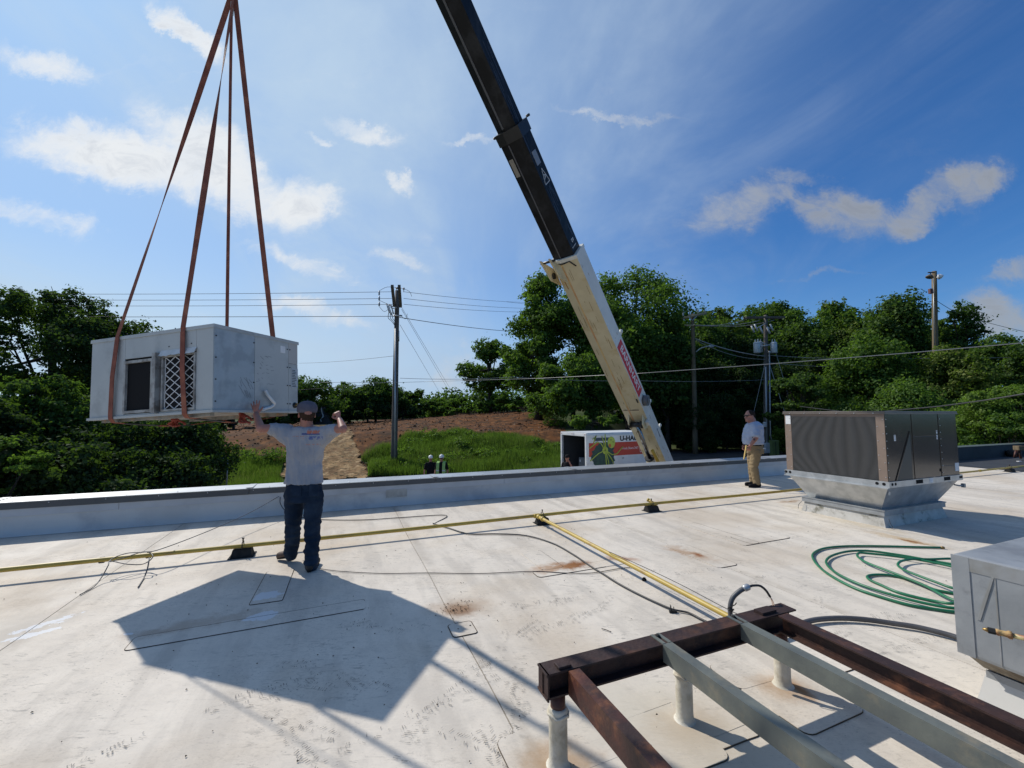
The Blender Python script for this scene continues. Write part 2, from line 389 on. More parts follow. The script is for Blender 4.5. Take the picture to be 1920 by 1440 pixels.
# ================================================================ ROOF
Eb = 22.66
def roof_material():
    m = bpy.data.materials.new('white_membrane'); m.use_nodes = True; t = NT(m.node_tree); b = t.n['Principled BSDF']
    pos = t.node('ShaderNodeNewGeometry').outputs['Position']
    rp = t.mapping(pos, rot=(0, 0, -RZ))
    col = t.mix(t.ramp(t.noise(pos, .55, 6, .6), .3, .7), (.70, .63, .535), (.60, .535, .45))
    col = t.mix(t.math('MULTIPLY', t.ramp(t.noise(pos, 5, 8, .7), .45, .75), .35), col, (.40, .37, .33))
    # dirty washes running along the sheets
    st = t.mapping(rp, scale=(3.2, .5, 1)); col = t.mix(t.math('MULTIPLY', t.ramp(t.noise(st, 1.2, 6, .6), .46, .64), .42), col, (.40, .36, .31))
    # scuffs: short smears, direction mostly across the sheets
    sc = t.mapping(pos, rot=(0, 0, R(-28)), scale=(1, 3.4, 1))
    s1 = t.ramp(t.noise(sc, 9, 9, .78, .6), .54, .63)
    s1 = t.math('MULTIPLY', s1, t.ramp(t.noise(pos, 1.3, 3), .42, .58, .06, 1.))
    col = t.mix(t.math('MULTIPLY', s1, .55), col, (.19, .18, .165))
    fr_ = t.ramp(t.noise(t.mapping(pos, rot=(0, 0, .7), scale=(1, 2.2, 1)), 22, 9, .82, 1.2), .50, .62)
    col = t.mix(t.math('MULTIPLY', t.math('MULTIPLY', fr_, t.ramp(t.noise(pos, .9, 4, .6), .40, .60, .1, 1.)), .38), col, (.27, .245, .21))
    col = t.mix(t.math('MULTIPLY', t.ramp(t.noise(pos, 70, 3, .6), .5, .8), .22), col, (.32, .30, .27))
    col = t.mix(t.math('MULTIPLY', t.ramp(t.noise(pos, .45, 4, .6), .46, .64), .42), col, (.47, .37, .26))
    vo = t.node('ShaderNodeTexVoronoi'); t.put(vo.inputs['Vector'], t.mapping(pos, scale=(1, 1.5, 1))); vo.inputs['Scale'].default_value = 32
    s2 = t.math('MULTIPLY', t.ramp(vo.outputs[0], .22, .10), t.ramp(t.noise(pos, 2.3, 4, .6), .53, .60))
    col = t.mix(t.math('MULTIPLY', s2, .5), col, (.15, .14, .13))
    ec = t.vec('DOT_PRODUCT', t.vec('SUBTRACT', pos, tuple(P0)), tuple(EV))
    for se in (-4.0, -1.0, 2.06, 5.16, 8.22, 11.3, 14.4, 17.5):
        dd_ = t.math('ABSOLUTE', t.math('SUBTRACT', t.math('ADD', ec, t.math('MULTIPLY', t.math('SUBTRACT', t.noise(pos, 1.5, 4), .5), .10)), se+.05))
        col = t.mix(t.math('MULTIPLY', t.math('MULTIPLY', t.ramp(dd_, .085, .0), t.ramp(t.noise(pos, 3.1, 6, .7), .40, .62, .1, 1.)), .45), col, (.33, .28, .22))
    # rust and dirt ponds at their own places
    def stain(p, a, bb, rot, c, k, ns=6.):
        v = t.vec('SUBTRACT', t.vec('ADD', pos, t.vec('MULTIPLY', t.vec('SUBTRACT', t.noise(pos, ns, 5, .7, 0, 1), (.5, .5, .5)), (.36*a/.3, .36*a/.3, 0))), (p[0], p[1], 0))
        v = t.mapping(v, rot=(0, 0, -rot)); v = t.vec('MULTIPLY', v, (1/a, 1/bb, 0))
        return t.math('MULTIPLY', t.ramp(t.vec('LENGTH', v), 1.1, .1), k), c
    spots = [(gp(862, 1143), .17, .15, 0, (.16, .08, .035), .95), (gp(862, 1140), .34, .26, .2, (.42, .36, .29), .5),
             (gp(1075, 1060), .30, .16, RZ, (.24, .11, .04), .95), (gp(1040, 1065), .38, .15, RZ, (.42, .28, .16), .6), (gp(1165, 1048), .25, .12, RZ-.6, (.34, .17, .08), .7),
             (gp(1290, 1037), .45, .14, -1.0, (.42, .33, .24), .6), (gp(1310, 1042), .12, .06, -1, (.30, .15, .07), .8), (gp(1420, 1017), .4, .15, RZ, (.46, .40, .33), .5),
             (gp(1700, 1012), .5, .14, -1.1, (.50, .37, .22), .75), (gp(1710, 1015), .18, .08, -1, (.30, .17, .08), .8), (gp(1480, 940), .35, .1, RZ, (.36, .26, .15), .65), (gp(1560, 965), 1., .16, -1.15, (.52, .43, .30), .7), (gp(1620, 985), .9, .2, -1.15, (.50, .42, .30), .5),
             (gp(1285, 1365), .28, .22, 0, (.40, .30, .18), .6), (gp(1050, 1440), .25, .22, 0, (.40, .30, .18), .6), (gp(1468, 1290), .22, .18, 0, (.42, .32, .2), .55),
             (gp(1500, 1295), .05, .16, .2, (.36, .22, .1), .7), (gp(300, 1185), .35, .12, RZ, (.44, .41, .37), .5), (gp(410, 1160), .5, .12, RZ, (.44, .42, .38), .4), (gp(1200, 1330), .55, .4, 0, (.54, .49, .40), .5),
             (gp(1340, 1400), .5, .3, 0, (.52, .46, .36), .5), (gp(30, 1180), .5, .35, 0, (.52, .47, .40), .5)]
    for (p, a, bb, rot, c, k) in spots:
        f, c = stain(p, a, bb, rot, c, k); col = t.mix(t.math('MINIMUM', t.math('MULTIPLY', f, 1.25), 1.), col, (c[0]*.85, c[1]*.68, c[2]*.55) if c[0] < .45 else c)
    # a light patch of new coating
    for (p, a, bb, rot) in [(gp(500, 1118), .17, .12, RZ), (gp(494, 1155), .18, .12, RZ), (gp(85, 1170), .28, .06, 1.0), (gp(60, 1190), .2, .05, .7), (gp(242, 1188), .05, .03, 0)]:
        f, _ = stain(p, a, bb, rot, None, 1., 9); col = t.mix(t.math('MULTIPLY', t.ramp(f, .28, .36), .8), col, (.68, .69, .70))
    t.put(b.inputs['Base Color'], col)
    b.inputs['Specular IOR Level'].default_value = .16
    t.put(b.inputs['Roughness'], t.ramp(t.noise(pos, 3, 4), .3, .7, .6, .8))
    bp = t.node('ShaderNodeBump'); bp.inputs['Strength'].default_value = .35; bp.inputs['Distance'].default_value = .02
    h = t.math('ADD', t.math('MULTIPLY', t.noise(pos, 1.8, 3), 1.6), t.math('MULTIPLY', t.noise(sc, 14, 5, .6), .22)); t.put(bp.inputs['Height'], h); t.l.new(bp.outputs[0], b.inputs['Normal'])
    return m
M_roof = roof_material()
M_seam = mat('seam_dirt', (.09, .07, .05), .9, world=True)
M_blk = mat('black_membrane', (.025, .027, .03), .75, base2=(.035, .037, .04), nscale=1.5, bump=.3, bscale=8, world=True)
M_wallm = mat('parapet_membrane', (.60, .585, .55), .55, base2=(.52, .505, .475), nscale=1.2, base3=(.42, .41, .40), n3scale=.8, bump=.25, bscale=3, world=True)
roof = MB()
roof.hexa([bn(-14, 24, -.5), bn(48, 24, -.5), bn(48, -.42, -.5), bn(-14, -.42, -.5), bn(-14, 24, -.012), bn(48, 24, -.012), bn(48, -.42, -.012), bn(-14, -.42, -.012)])
ro = roof.build('roof', M_seam, kind='structure')
# building walls under the roof
M_brick = mat('painted_block', (.42, .40, .37), .85, base2=(.36, .34, .31), nscale=2, bump=.4, bscale=12, world=True)
bw = thing('building', 'pale block walls of the low building that carries the white flat roof', 'building')
MB().hexa([bn(-13.9, 23.9, GZ-.4), bn(47.9, 23.9, GZ-.4), bn(47.9, -.36, GZ-.4), bn(-13.9, -.36, GZ-.4), bn(-13.9, 23.9, -.51), bn(47.9, 23.9, -.51), bn(47.9, -.36, -.51), bn(-13.9, -.36, -.51)]).build('wall', M_brick, bw, True)
seams = [-14, -7.05, -4.0, -1.0, 2.06, 5.16, 8.22, 11.3, 14.4, 17.5, 20.55, Eb]
for a, b in zip(seams[:-1], seams[1:]):
    mb = MB(); N = 40; ns = [i*24/N for i in range(N+1)]
    L = []
    for k, n_ in enumerate(ns):
        wob = .018*mnoise.noise(Vector((a, n_*.7, 0)))+.003*mnoise.noise(Vector((a, n_*6, 0)))
        wob2 = .018*mnoise.noise(Vector((b, n_*.7, 0)))+.003*mnoise.noise(Vector((b, n_*6, 0)))
        L += [bn(a+.003+wob, n_, 0), bn(b-.0035+wob2, n_, 0), bn(a+.003+wob, n_, -.01), bn(b-.0035+wob2, n_, -.01)]
    fs = []
    for k in range(N):
        o = 4*k; fs += [(o, o+4, o+5, o+1), (o, o+2, o+6, o+4), (o+1, o+5, o+7, o+3)]
    mb.add(L, fs).build('membrane_sheet', M_roof, ro, kind=None)
MB().hexa([bn(Eb+.004, 24, -.01), bn(47.9, 24, -.01), bn(47.9, 0, -.01), bn(Eb+.004, 0, -.01), bn(Eb+.004, 24, .012), bn(47.9, 24, .012), bn(47.9, 0, .012), bn(Eb+.004, 0, .012)]).build('black_membrane_sheet', M_blk, ro)
# welded patches: thin sheet plus a dirty bead along the edge
def rrect(c, L, W, ang, r=.05, k=4, skip=None):
    pts = []
    for (sx, sy, a0) in ((1, 1, 0), (-1, 1, 90), (-1, -1, 180), (1, -1, 270)):
        for i in range(k+1):
            a = R(a0+90*i/k); pts.append(((L/2-r)*sx+r*cos(a), (W/2-r)*sy+r*sin(a)))
    return [Vector((c.x+x*cos(ang)-y*sin(ang), c.y+x*sin(ang)+y*cos(ang), 0)) for x, y in pts]
lift = [.0]
def patch(c, L, W, ang, r=.05, part=1., bead=.0042, beadfrom=0.):
    lift[0] += .0004
    zt = .0035+lift[0]*.5
    pts = rrect(c, L, W, ang, r)
    o = MB().poly([p+Vector((0, 0, .0004)) for p in pts], zt).build('membrane_patch', M_roof, ro)
    n = len(pts); pp = [p+Vector((0, 0, .0025)) for p in pts+[pts[0]]]; bead *= max(1., c.length/4.2)
    dense = []
    for a, b in zip(pp[:-1], pp[1:]):
        for i in range(4): dense.append(a.lerp(b, i/4)+Vector((mnoise.noise(a*9+Vector((i, 0, 0)))*.002, mnoise.noise(a*7)*.002, 0)))
    s0 = int(beadfrom*len(dense)); cnt = int(part*len(dense))
    seg = [dense[(s0+i) % len(dense)] for i in range(cnt)]
    MB().tube(seg, bead, 5).build('patch_edge_bead', M_seam, o)
AR = RZ
def mid(a, b): return (gp(*a)+gp(*b))/2
patch(mid((248, 1208), (680, 1133)), (gp(240, 1205)-gp(680, 1133)).length, .20, AR+.02, .03, .82, .0032)
patch(mid((528, 1063), (495, 1142)), .82, .26, AR+pi/2-.02, .02, .85, .003)
patch(gp(867, 1180), .20, .19, AR+pi/2, .025)
patch(gp(1015, 1050), .62, .26, AR+pi/2, .05, .6, .003, .3)
patch(mid((952, 1080), (1215, 1050)), 1.12, .17, AR, .04, .75, .003)
patch(gp(1345, 1000), 1.1, .3, AR+pi/2, .06, .55, .003, .4)
patch(gp(1425, 1008), .75, .35, AR, .06, .6, .003, .3)
patch(gp(1310, 1040), .85, .3, AR+pi/2, .06, .5, .003, .4)
for (px, py, L, W) in [(1283, 1350, .50, .46), (1300, 1362, .62, .34), (1270, 1345, .75, .30), (1462, 1285, .42, .34), (1475, 1300, .5, .26), (1530, 1240, .42, .3), (1080, 1420, .66, .5), (1160, 1392, .5, .36), (1240, 1400, .55, .36), (1210, 1300, .6, .26), (1345, 1330, .45, .3), (1400, 1260, .4, .26), (1110, 1380, .42, .34), (1530, 1330, .5, .24)]:
    patch(gp(px, py), L, W, AR+random.uniform(-.05, .05), .05, random.uniform(.7, 1.0), .0036, random.random())
def disc(px, py, r, part=1.):
    c = gp(px, py); pts = [c+Vector((r*cos(a*2*pi/28), r*sin(a*2*pi/28), .0004)) for a in range(28)]
    o = MB().poly(pts, .005).build('round_membrane_patch', M_roof, ro)
    q = [p+Vector((0, 0, .0006)) for p in pts+pts[:1]]; MB().tube(q[:int(29*part)], .0028, 5).build('patch_edge_bead', M_seam, o)
disc(988, 1374, .075); disc(1275, 1340, .10, .8); disc(1462, 1275, .11, .7); disc(1055, 1425, .12, .9)
# boot prints: little bars of tread dirt, thin as dust
M_scuff = bpy.data.materials.new('tread_dirt'); M_scuff.use_nodes = True
_t = NT(M_scuff.node_tree); _b = _t.n['Principled BSDF']; _t.put(_b.inputs['Base Color'], (.10, .095, .09)); _b.inputs['Roughness'].default_value = .9
_n = _t.noise(_t.node('ShaderNodeNewGeometry').outputs['Position'], 60, 4); _t.put(_b.inputs['Alpha'], _t.ramp(_n, .3, .70, .05, .7))
mb = MB(); rr = random.Random(5)
def bootprint(c, ang, kind):
    z = .0062
    for sgn, (cx_, len_) in enumerate([(0.05, .17), (-.10, .07)]):
        m_ = 11 if sgn == 0 else 5
        for i in range(m_):
            y = cx_+(i/m_-.5)*len_; hw = .045*(1-((i/m_-.5)*1.6)**2*.6)
            for s_ in (-1, 1):
                if rr.random() < .42: continue
                a = rr.uniform(-.25, .25)+(.5 if kind else 0)*s_; l_ = hw*rr.uniform(.35, .8); x = s_*hw*.55; th = rr.uniform(.0018, .0042)
                q = []
                for (u, v) in ((-l_/2, -th), (l_/2, -th*.6), (l_/2, th), (-l_/2, th*.7)):
                    xx = x+u*cos(a)-v*sin(a); yy = y+u*sin(a)+v*cos(a)
                    q.append((c.x+xx*cos(ang)-yy*sin(ang), c.y+xx*sin(ang)+yy*cos(ang), z))
                mb.add(q, [(0, 1, 2, 3)])
tracks = [((930, 1440), (1000, 1250), 7), ((700, 1410), (880, 1300), 5), ((880, 1290), (1020, 1150), 6), ((980, 1190), (1180, 1120), 6), ((960, 1130), (1110, 1130), 4), ((540, 1250), (700, 1300), 5),
          ((640, 1180), (800, 1170), 4), ((1150, 1090), (1330, 1060), 5), ((1320, 1110), (1500, 1080), 5), ((1400, 1200), (1550, 1110), 4), ((160, 1425), (250, 1385), 2), ((430, 1320), (560, 1280), 4), ((1380, 1030), (1560, 1000), 5),
          ((1560, 1180), (1760, 1160), 4), ((980, 1010), (1200, 1000), 4), ((1650, 1220), (1780, 1200), 3), ((1850, 900), (1910, 960), 3), ((560, 1330), (640, 1440), 4), ((900, 1390), (1010, 1440), 4), ((1600, 960), (1480, 1040), 4)]
for a, b, n_ in tracks:
    A, B = gp(*a), gp(*b)
    for i in range(n_):
        c = A.lerp(B, (i+.3*rr.random())/n_)+Vector((rr.uniform(-.1, .1), rr.uniform(-.1, .1), 0)); bootprint(c, atan2((B-A).y, (B-A).x)-pi/2+rr.uniform(-.5, .5), rr.random() < .5)
so = mb.build('boot_print_dirt', M_scuff, ro, kind='stuff')
# crumbs of leaf and grit
mb = MB(); M_grit = mat('dark_grit', (.06, .045, .03), .9)
for i in range(300):
    if i < 90: c = gp(rr.uniform(300, 1250), rr.uniform(960, 1438))
    elif i < 150: c = gp(862, 1140)+Vector((rr.gauss(0, .09), rr.gauss(0, .07), 0))
    else: c = bn(rr.uniform(-1, 13), rr.uniform(.2, 6.5))
    s_ = rr.uniform(.0025, .0075); a = rr.uniform(0, 6)
    q = [c+Vector((cos(a+k*2.1)*s_*(1.8 if k == 0 else 1), sin(a+k*2.1)*s_, .006)) for k in range(3)]+[c+Vector((0, 0, .009+s_*.4))]
    mb.add(q, [(0, 1, 2), (0, 1, 3), (1, 2, 3), (2, 0, 3)])
mb.build('roof_grit', M_grit, ro, kind='stuff')

# ================================================================ PARAPET
M_cop = mat('coping_metal', (.50, .51, .52), .38, .55, base2=(.42, .43, .44), nscale=2, world=True)
M_fas = mat('fascia_metal_shaded', (.085, .09, .095), .5, .2, base2=(.065, .07, .075), nscale=1.5, world=True)  # dark tone includes the shade of the side facing away from the sun
M_scr = mat('screw_metal', (.55, .55, .55), .4, .8)
pr = thing('parapet_wall', 'long low white membrane parapet with a grey metal coping along the roof edge', 'parapet', bn(0, 0), RZ)
mb = MB()   # local: x = e, y = -n
N = 60
prof = [(-.055, .004), (-.018, .05), (.0, .10), (.0, .37)]
vs = []; fs = []
for i in range(N+1):
    x = -14+(Eb+14)*i/N
    for (y, z) in prof:
        wv = .006*mnoise.noise(Vector((x*.8, z*3, 0)))
        vs.append((x, y+wv, z))
for i in range(N):
    for j in range(3): a = i*4+j; fs.append((a, a+4, a+5, a+1))
mb.add(vs, fs, smooth=True); mb.build('wall_membrane', M_wallm, pr)
MB().box(-14, Eb, .008, .34, -.4, .40).build('wall_core', M_brick, pr)
mb = MB(); x = -14
while x < Eb-.1:
    x2 = min(x+3.05, Eb); mb = MB(); mb.box(x+.004, x2-.004, -.008, .004, .27, .376); mb.build('flashing_strip', mat('flashing', (.50, .51, .52), .5, base2=(.44, .45, .46), nscale=3, world=True), pr); x = x2
x = -12.35
while x < Eb-.1:
    x2 = min(x+3.05, Eb-.002)
    MB().hexa([(x+.003, -.022, .372), (x2-.003, -.022, .372), (x2-.003, -.010, .372), (x+.003, -.010, .372), (x+.003, -.020, .462), (x2-.003, -.020, .462), (x2-.003, -.008, .462), (x+.003, -.008, .462)]).build('coping_fascia', M_fas, pr)
    MB().hexa([(x+.003, -.030, .4625), (x2-.003, -.030, .4625), (x2-.003, .365, .470), (x+.003, .365, .470), (x+.003, -.030, .472), (x2-.003, -.030, .472), (x2-.003, .365, .482), (x+.003, .365, .482)]).build('coping_cap', M_cop, pr)
    MB().box(x+.003, x2-.003, .345, .365, .38, .4695).build('coping_drip_edge', M_cop, pr)
    MB().box(x-.05, x+.05, -.0305, .367, .4835, .4865).build('coping_joint_cover', M_cop, pr)
    x = x2
mb = MB()
x = -11.7
while x < Eb:
    mb.lathe([(.009, 0), (.009, .004), (.004, .007)], (x, .02, .475), 8); mb.lathe([(.008, 0), (.008, -.004), (.003, -.006)], (x+.4, -.0225, .44), 8, 'Y'); x += .62
mb.build('coping_screws', M_scr, pr, kind='stuff')
MB().box(5.05, 5.42, -.014, -.007, .16, .30).build('parapet_patch', mat('tan_patch', (.44, .42, .38), .6, base2=(.36, .34, .3), nscale=9), pr)
pb = thing('black_parapet_wall', 'low black membrane parapet round the black roof beyond the white one', 'parapet', bn(0, 0), RZ)
MB().box(Eb+.005, 48, 0, .34, -.4, .46).build('wall_membrane', M_blk, pb)
x = Eb+.006
while x < 47:
    MB().box(x, x+3.04, -.02, .36, .4615, .475).build('coping_cap', mat('dark_cap', (.10, .12, .11), .5, .2), pb); x += 3.05

# ================================================================ YELLOW GAS PIPE
M_yel = mat('yellow_pipe_paint', (.50, .35, .06), .5, base2=(.43, .29, .045), nscale=5, base3=(.36, .24, .07), n3scale=2.5, world=True)
M_yel2 = mat('bright_yellow_pipe_paint', (.50, .355, .075), .5, base2=(.43, .30, .06), nscale=4, base3=(.36, .24, .08), n3scale=7, world=True)
M_worn = mat('worn_pipe_paint', (.58, .56, .48), .55, base2=(.30, .09, .03), nscale=6, nmin=.48, nmax=.56, base3=(.50, .42, .2), n3scale=3, world=True, stretch=(1, 1, 1), bump=.4, bscale=40)
M_rub = mat('black_rubber', (.022, .022, .022), .8, base2=(.035, .034, .033), nscale=12, bump=.3, bscale=60)
gpipe = thing('gas_pipe', 'yellow painted gas pipe running the length of the roof along the parapet', 'pipe', bn(7.08, 2.1, 0), RZ)
pts = [bn(e, 2.1+.012*sin(e*.6), .118+.006*sin(e*.9)) for e in np.arange(-10, 32, .5)]
MB().tube(pts, .0245, 12).build('pipe_run', M_yel, gpipe, True)
for e in (7.08, 9.35, 14.5, 20.6): MB().tube([bn(e-.05, 2.1, .118), bn(e-.035, 2.1, .118), bn(e+.035, 2.1, .118), bn(e+.05, 2.1, .118)], [.029, .034, .034, .029], 12).build('coupling', M_yel, gpipe, True)
MB().tube([bn(9.35, 2.1, .118), bn(9.33, 1.98, .155)], .026, 10).tube([bn(9.33, 1.98, .155), bn(9.325, 1.955, .162)], .034, 8).build('drip_cap', M_yel2, gpipe, True)
br = thing('gas_branch_pipe', 'bright yellow branch pipe teed off the main gas pipe towards the rusty frame', 'pipe', bn(7.08, 2.1, 0), RZ)
bp_ = [bn(7.08, n_, .118) for n_ in np.arange(2.13, 5.75, .2)]
MB().tube(bp_, .0222, 12).build('painted_pipe', M_yel2, br, True)
MB().tube([bn(7.08-.10*sst((n_-5.73)/1.2), n_, .118+.045*sst((n_-5.73)/1.2)) for n_ in np.arange(5.73, 9.3, .1)], .0235, 12).build('worn_pipe', M_worn, br, True)['label'] = 'worn white pipe length with peeling paint and rust'
for n_ in (2.17, 2.30, 5.73): MB().tube([bn(7.08, n_-.03, .118), bn(7.08, n_-.02, .118), bn(7.08, n_+.02, .118), bn(7.08, n_+.03, .118)], [.028, .034, .034, .028], 12).build('coupling', M_yel2, br, True)
def block(e, n_, label, L=.22):
    o = thing('pipe_support_block', label, 'pipe block', bn(e, n_, .005), RZ, 'black rubber blocks under the gas pipe')
    MB().hexa([(-L/2, -.085, 0), (L/2, -.085, 0), (L/2, .085, 0), (-L/2, .085, 0), (-L/2+.018, -.06, .086), (L/2-.018, -.06, .086), (L/2-.018, .06, .086), (-L/2+.018, .06, .086)]).build('rubber_body', M_rub, o)
    MB().box(-L/2-.02, L/2+.02, -.11, .11, -.001, .004).build('slip_sheet', M_rub, o)
    MB().tube([(0, -.045, .08), (0, -.045, .15), (0, -.02, .165), (0, .02, .165), (0, .045, .15), (0, .045, .08)], .006, 6).build('strap_clamp', mat('clamp_iron', (.05, .04, .03), .7), o)
    MB().lathe([(.008, 0), (.008, .03), (.014, .03), (.014, .042)], (0, 0, .165), 6).build('clamp_nut', mat('clamp_iron'), o)
    return o
block(3.22, 2.1, 'black rubber pipe block left of the man signalling')
block(7.16, 2.13, 'black rubber pipe block under the tee of the yellow pipes', .19)
block(9.28, 2.1, 'small black rubber pipe block midway between tee and rooftop unit')
block(15.4, 2.1, 'black rubber pipe block behind the brown rooftop unit')
block(22.3, 2.1, 'black rubber pipe block at the edge of the black roof')

# ================================================================ CABLES AND HOSES ON THE ROOF
M_cab = mat('cable_black', (.02, .02, .022), .5)
M_cabg = mat('cable_grey', (.055, .055, .06), .5, base2=(.08, .08, .085), nscale=6)
def cable(name, label, cat, pts, r, m, z=None, n=8, seg=6):
    P = [Vector(p) if len(p) == 3 else gp(*p, 0)+Vector((0, 0, r+.006)) for p in pts]
    sp = spline(P, seg); o = MB().tube(sp, r, n).build(name, m); return tag(o, label, cat)
cable('power_cable', 'black cable curving from the tee of the yellow pipes to the rusty frame', 'cable',
      [(812, 983), (845, 993), (880, 1003), (930, 1003), (985, 1006), (1035, 1020), (1075, 1042), (1107, 1064), (1130, 1078), (1158, 1096), (1195, 1116), (1235, 1135), (1262, 1146), (1290, 1152), (1312, 1163), (1330, 1172)], .0085, M_cab)
cable('thin_wire', 'thin black wire lying straight from the signalling man to the black cable', 'wire',
      [(600, 1068), (640, 1073), (720, 1077), (800, 1076), (900, 1077), (1000, 1073), (1060, 1076), (1110, 1076), (1160, 1068), (1195, 1064)], .0038, M_cab, seg=5)
cable('strapped_wire', 'thin black wire bowed over the bright yellow branch pipe', 'wire',
      [tuple(gp(1195, 1064)+Vector((0, 0, .01))), tuple(bn(7.06, 4.0, .15)), tuple(bn(7.10, 4.5, .155)), tuple(bn(7.13, 5.0, .15)), tuple(bn(7.12, 5.6, .15)), tuple(bn(7.12, 6.0, .2))], .0032, M_cab)
cable('lamp_wire', 'thin black wire hanging in a curve from the parapet behind the man', 'wire',
      [tuple(bn(3.35, .02, .30)), tuple(bn(3.36, .05, .2)), tuple(bn(3.44, .08, .08)), tuple(bn(3.6, .22, .012)), tuple(bn(4.0, .62, .012)), tuple(bn(4.6, .9, .012)), tuple(bn(5.2, .98, .012)), tuple(bn(5.9, 1.1, .012)), tuple(gp(812, 983))], .006, M_cab)
w0 = bn(3.33, .02, .31)
cable('sagging_wire', 'thin black wire stretched from the parapet down to a loop tied on the yellow pipe', 'wire',
      [tuple(w0), tuple(w0.lerp(gp(305, 1028, .2), .35)+Vector((0, 0, -.05))), tuple(w0.lerp(gp(305, 1028, .2), .7)+Vector((0, 0, -.04))), tuple(gp(303, 1029, .2)), tuple(gp(270, 1035, .18)), tuple(gp(240, 1037, .18)), tuple(gp(215, 1045, .17)), tuple(gp(206, 1053, .16)), tuple(gp(225, 1048, .16)),
       tuple(gp(250, 1040, .17)), tuple(gp(272, 1034, .18)), tuple(gp(287, 1043, .16)), tuple(gp(270, 1057, .10)), tuple(gp(240, 1058, .12)), tuple(gp(207, 1052, .15)), tuple(gp(203, 1060, .13)), tuple(gp(192, 1080, .06)), tuple(gp(176, 1100, .012)), tuple(gp(150, 1115, .010))], .005, M_cabg)
cable('cable_end', 'short grey cable end hanging off the yellow pipe beside the wire loop', 'wire',
      [tuple(gp(280, 1046, .15)), tuple(gp(279, 1053, .13)), tuple(gp(276, 1068, .07)), tuple(gp(270, 1083, .012)), tuple(gp(259, 1101, .010))], .006, M_cabg)
for k, e in enumerate((1.93, 2.33)):
    tag(MB().tube([bn(e-.02, 2.1, .118), bn(e+.02, 2.1, .118)], .031, 10).build('cable_tie', M_rub), ['black tape tie on the yellow pipe, farther left of two', 'black tape tie on the yellow pipe, nearer the man'][k], 'tie')
c_ = thing('cable_clip', 'small black clip on the black cable near the rusty frame', 'clip', gp(1262, 1149))
MB().box(-.03, .03, -.012, .012, 0, .018).build('clip_base', M_rub, c_); MB().tube([(-.015, 0, .012), (-.02, 0, .06)], .005, 6).tube([(.01, 0, .012), (.006, 0, .05)], .003, 6).build('clip_arms', M_rub, c_)
c_ = thing('cable_stub', 'small black plug lying beside the bright yellow pipe', 'plug', gp(1208, 1089))
MB().box(-.02, .02, -.012, .012, 0, .02).box(-.012, .012, -.008, .008, .02, .032).build('plug_body', M_rub, c_)
cable('fallen_nail', 'short bent dark nail lying on the white roof left of the rusty frame', 'nail', [(1128, 1181), (1136, 1183), (1146, 1187)], .003, mat('clamp_iron'))
# green hose
M_hose = mat('green_hose_rubber', (.010, .12, .055), .42, base2=(.012, .15, .07), nscale=3, world=True)
def z7(x, y, z=.012): return gp(1400+x*.3194, 980+y*.3194, z)
ch = [(1140, 146), (1000, 143), (850, 139), (700, 137), (560, 139), (450, 152), (393, 180), (392, 215), (440, 272), (530, 332), (650, 390), (800, 440), (950, 482), (1100, 507), (1240, 524), (1420, 520), (1560, 470), (1560, 380), (1420, 300), (1260, 255),
      (1080, 222), (900, 190), (720, 166), (600, 168), (510, 190), (470, 218), (475, 250), (530, 298), (640, 352), (780, 402), (930, 445), (1080, 480), (1240, 503), (1400, 490), (1480, 430), (1420, 340), (1250, 270), (1050, 225), (860, 196), (710, 180), (660, 178), (652, 198), (700, 232), (800, 272), (930, 322), (1060, 376), (1140, 420), (1240, 462),
      (1360, 470), (1440, 440), (1380, 420), (1210, 384), (1100, 345), (1000, 308), (920, 275), (888, 248), (910, 225), (980, 214), (1080, 215), (1210, 212), (1380, 230), (1400, 300), (1300, 400), (1230, 470), (1100, 460), (900, 412), (780, 362), (718, 332), (714, 312), (780, 305), (880, 315), (1000, 350), (1100, 392), (1230, 418)]
hp = [z7(x, y, .016+.009*((i//16) % 4)) for i, (x, y) in enumerate(ch)]
hose = thing('garden_hose', 'green garden hose lying in loose coils beside the grey duct', 'hose', z7(900, 330, 0))
MB().tube(spline(hp, 6), .0125, 10).build('hose_tube', M_hose, hose, True)
MB().tube([z7(1138, 146, .016), z7(1152, 147, .016), z7(1158, 147, .016)], [.014, .017, .015], 8).build('hose_coupling', mat('brass', (.35, .22, .08), .4, .8), hose, True)
cable('flexible_conduit', 'thick dark grey conduit arched over the roof from the rusty frame to the duct', 'conduit',
      [tuple(gp(1440, 1190, .05)), tuple(gp(1480, 1177, .05)), tuple(gp(1500, 1170, .03)), tuple(gp(1530, 1162, .03)), tuple(gp(1575, 1159, .03)), tuple(gp(1625, 1162, .03)), tuple(gp(1675, 1169, .03)), tuple(gp(1720, 1176, .03)), tuple(gp(1770, 1188, .03)), tuple(gp(1800, 1197, .03)), tuple(gp(1830, 1206, .03))], .0195, M_cabg, n=12)
M_stk = mat('faint_dirt_line', (.50, .42, .32), .9)
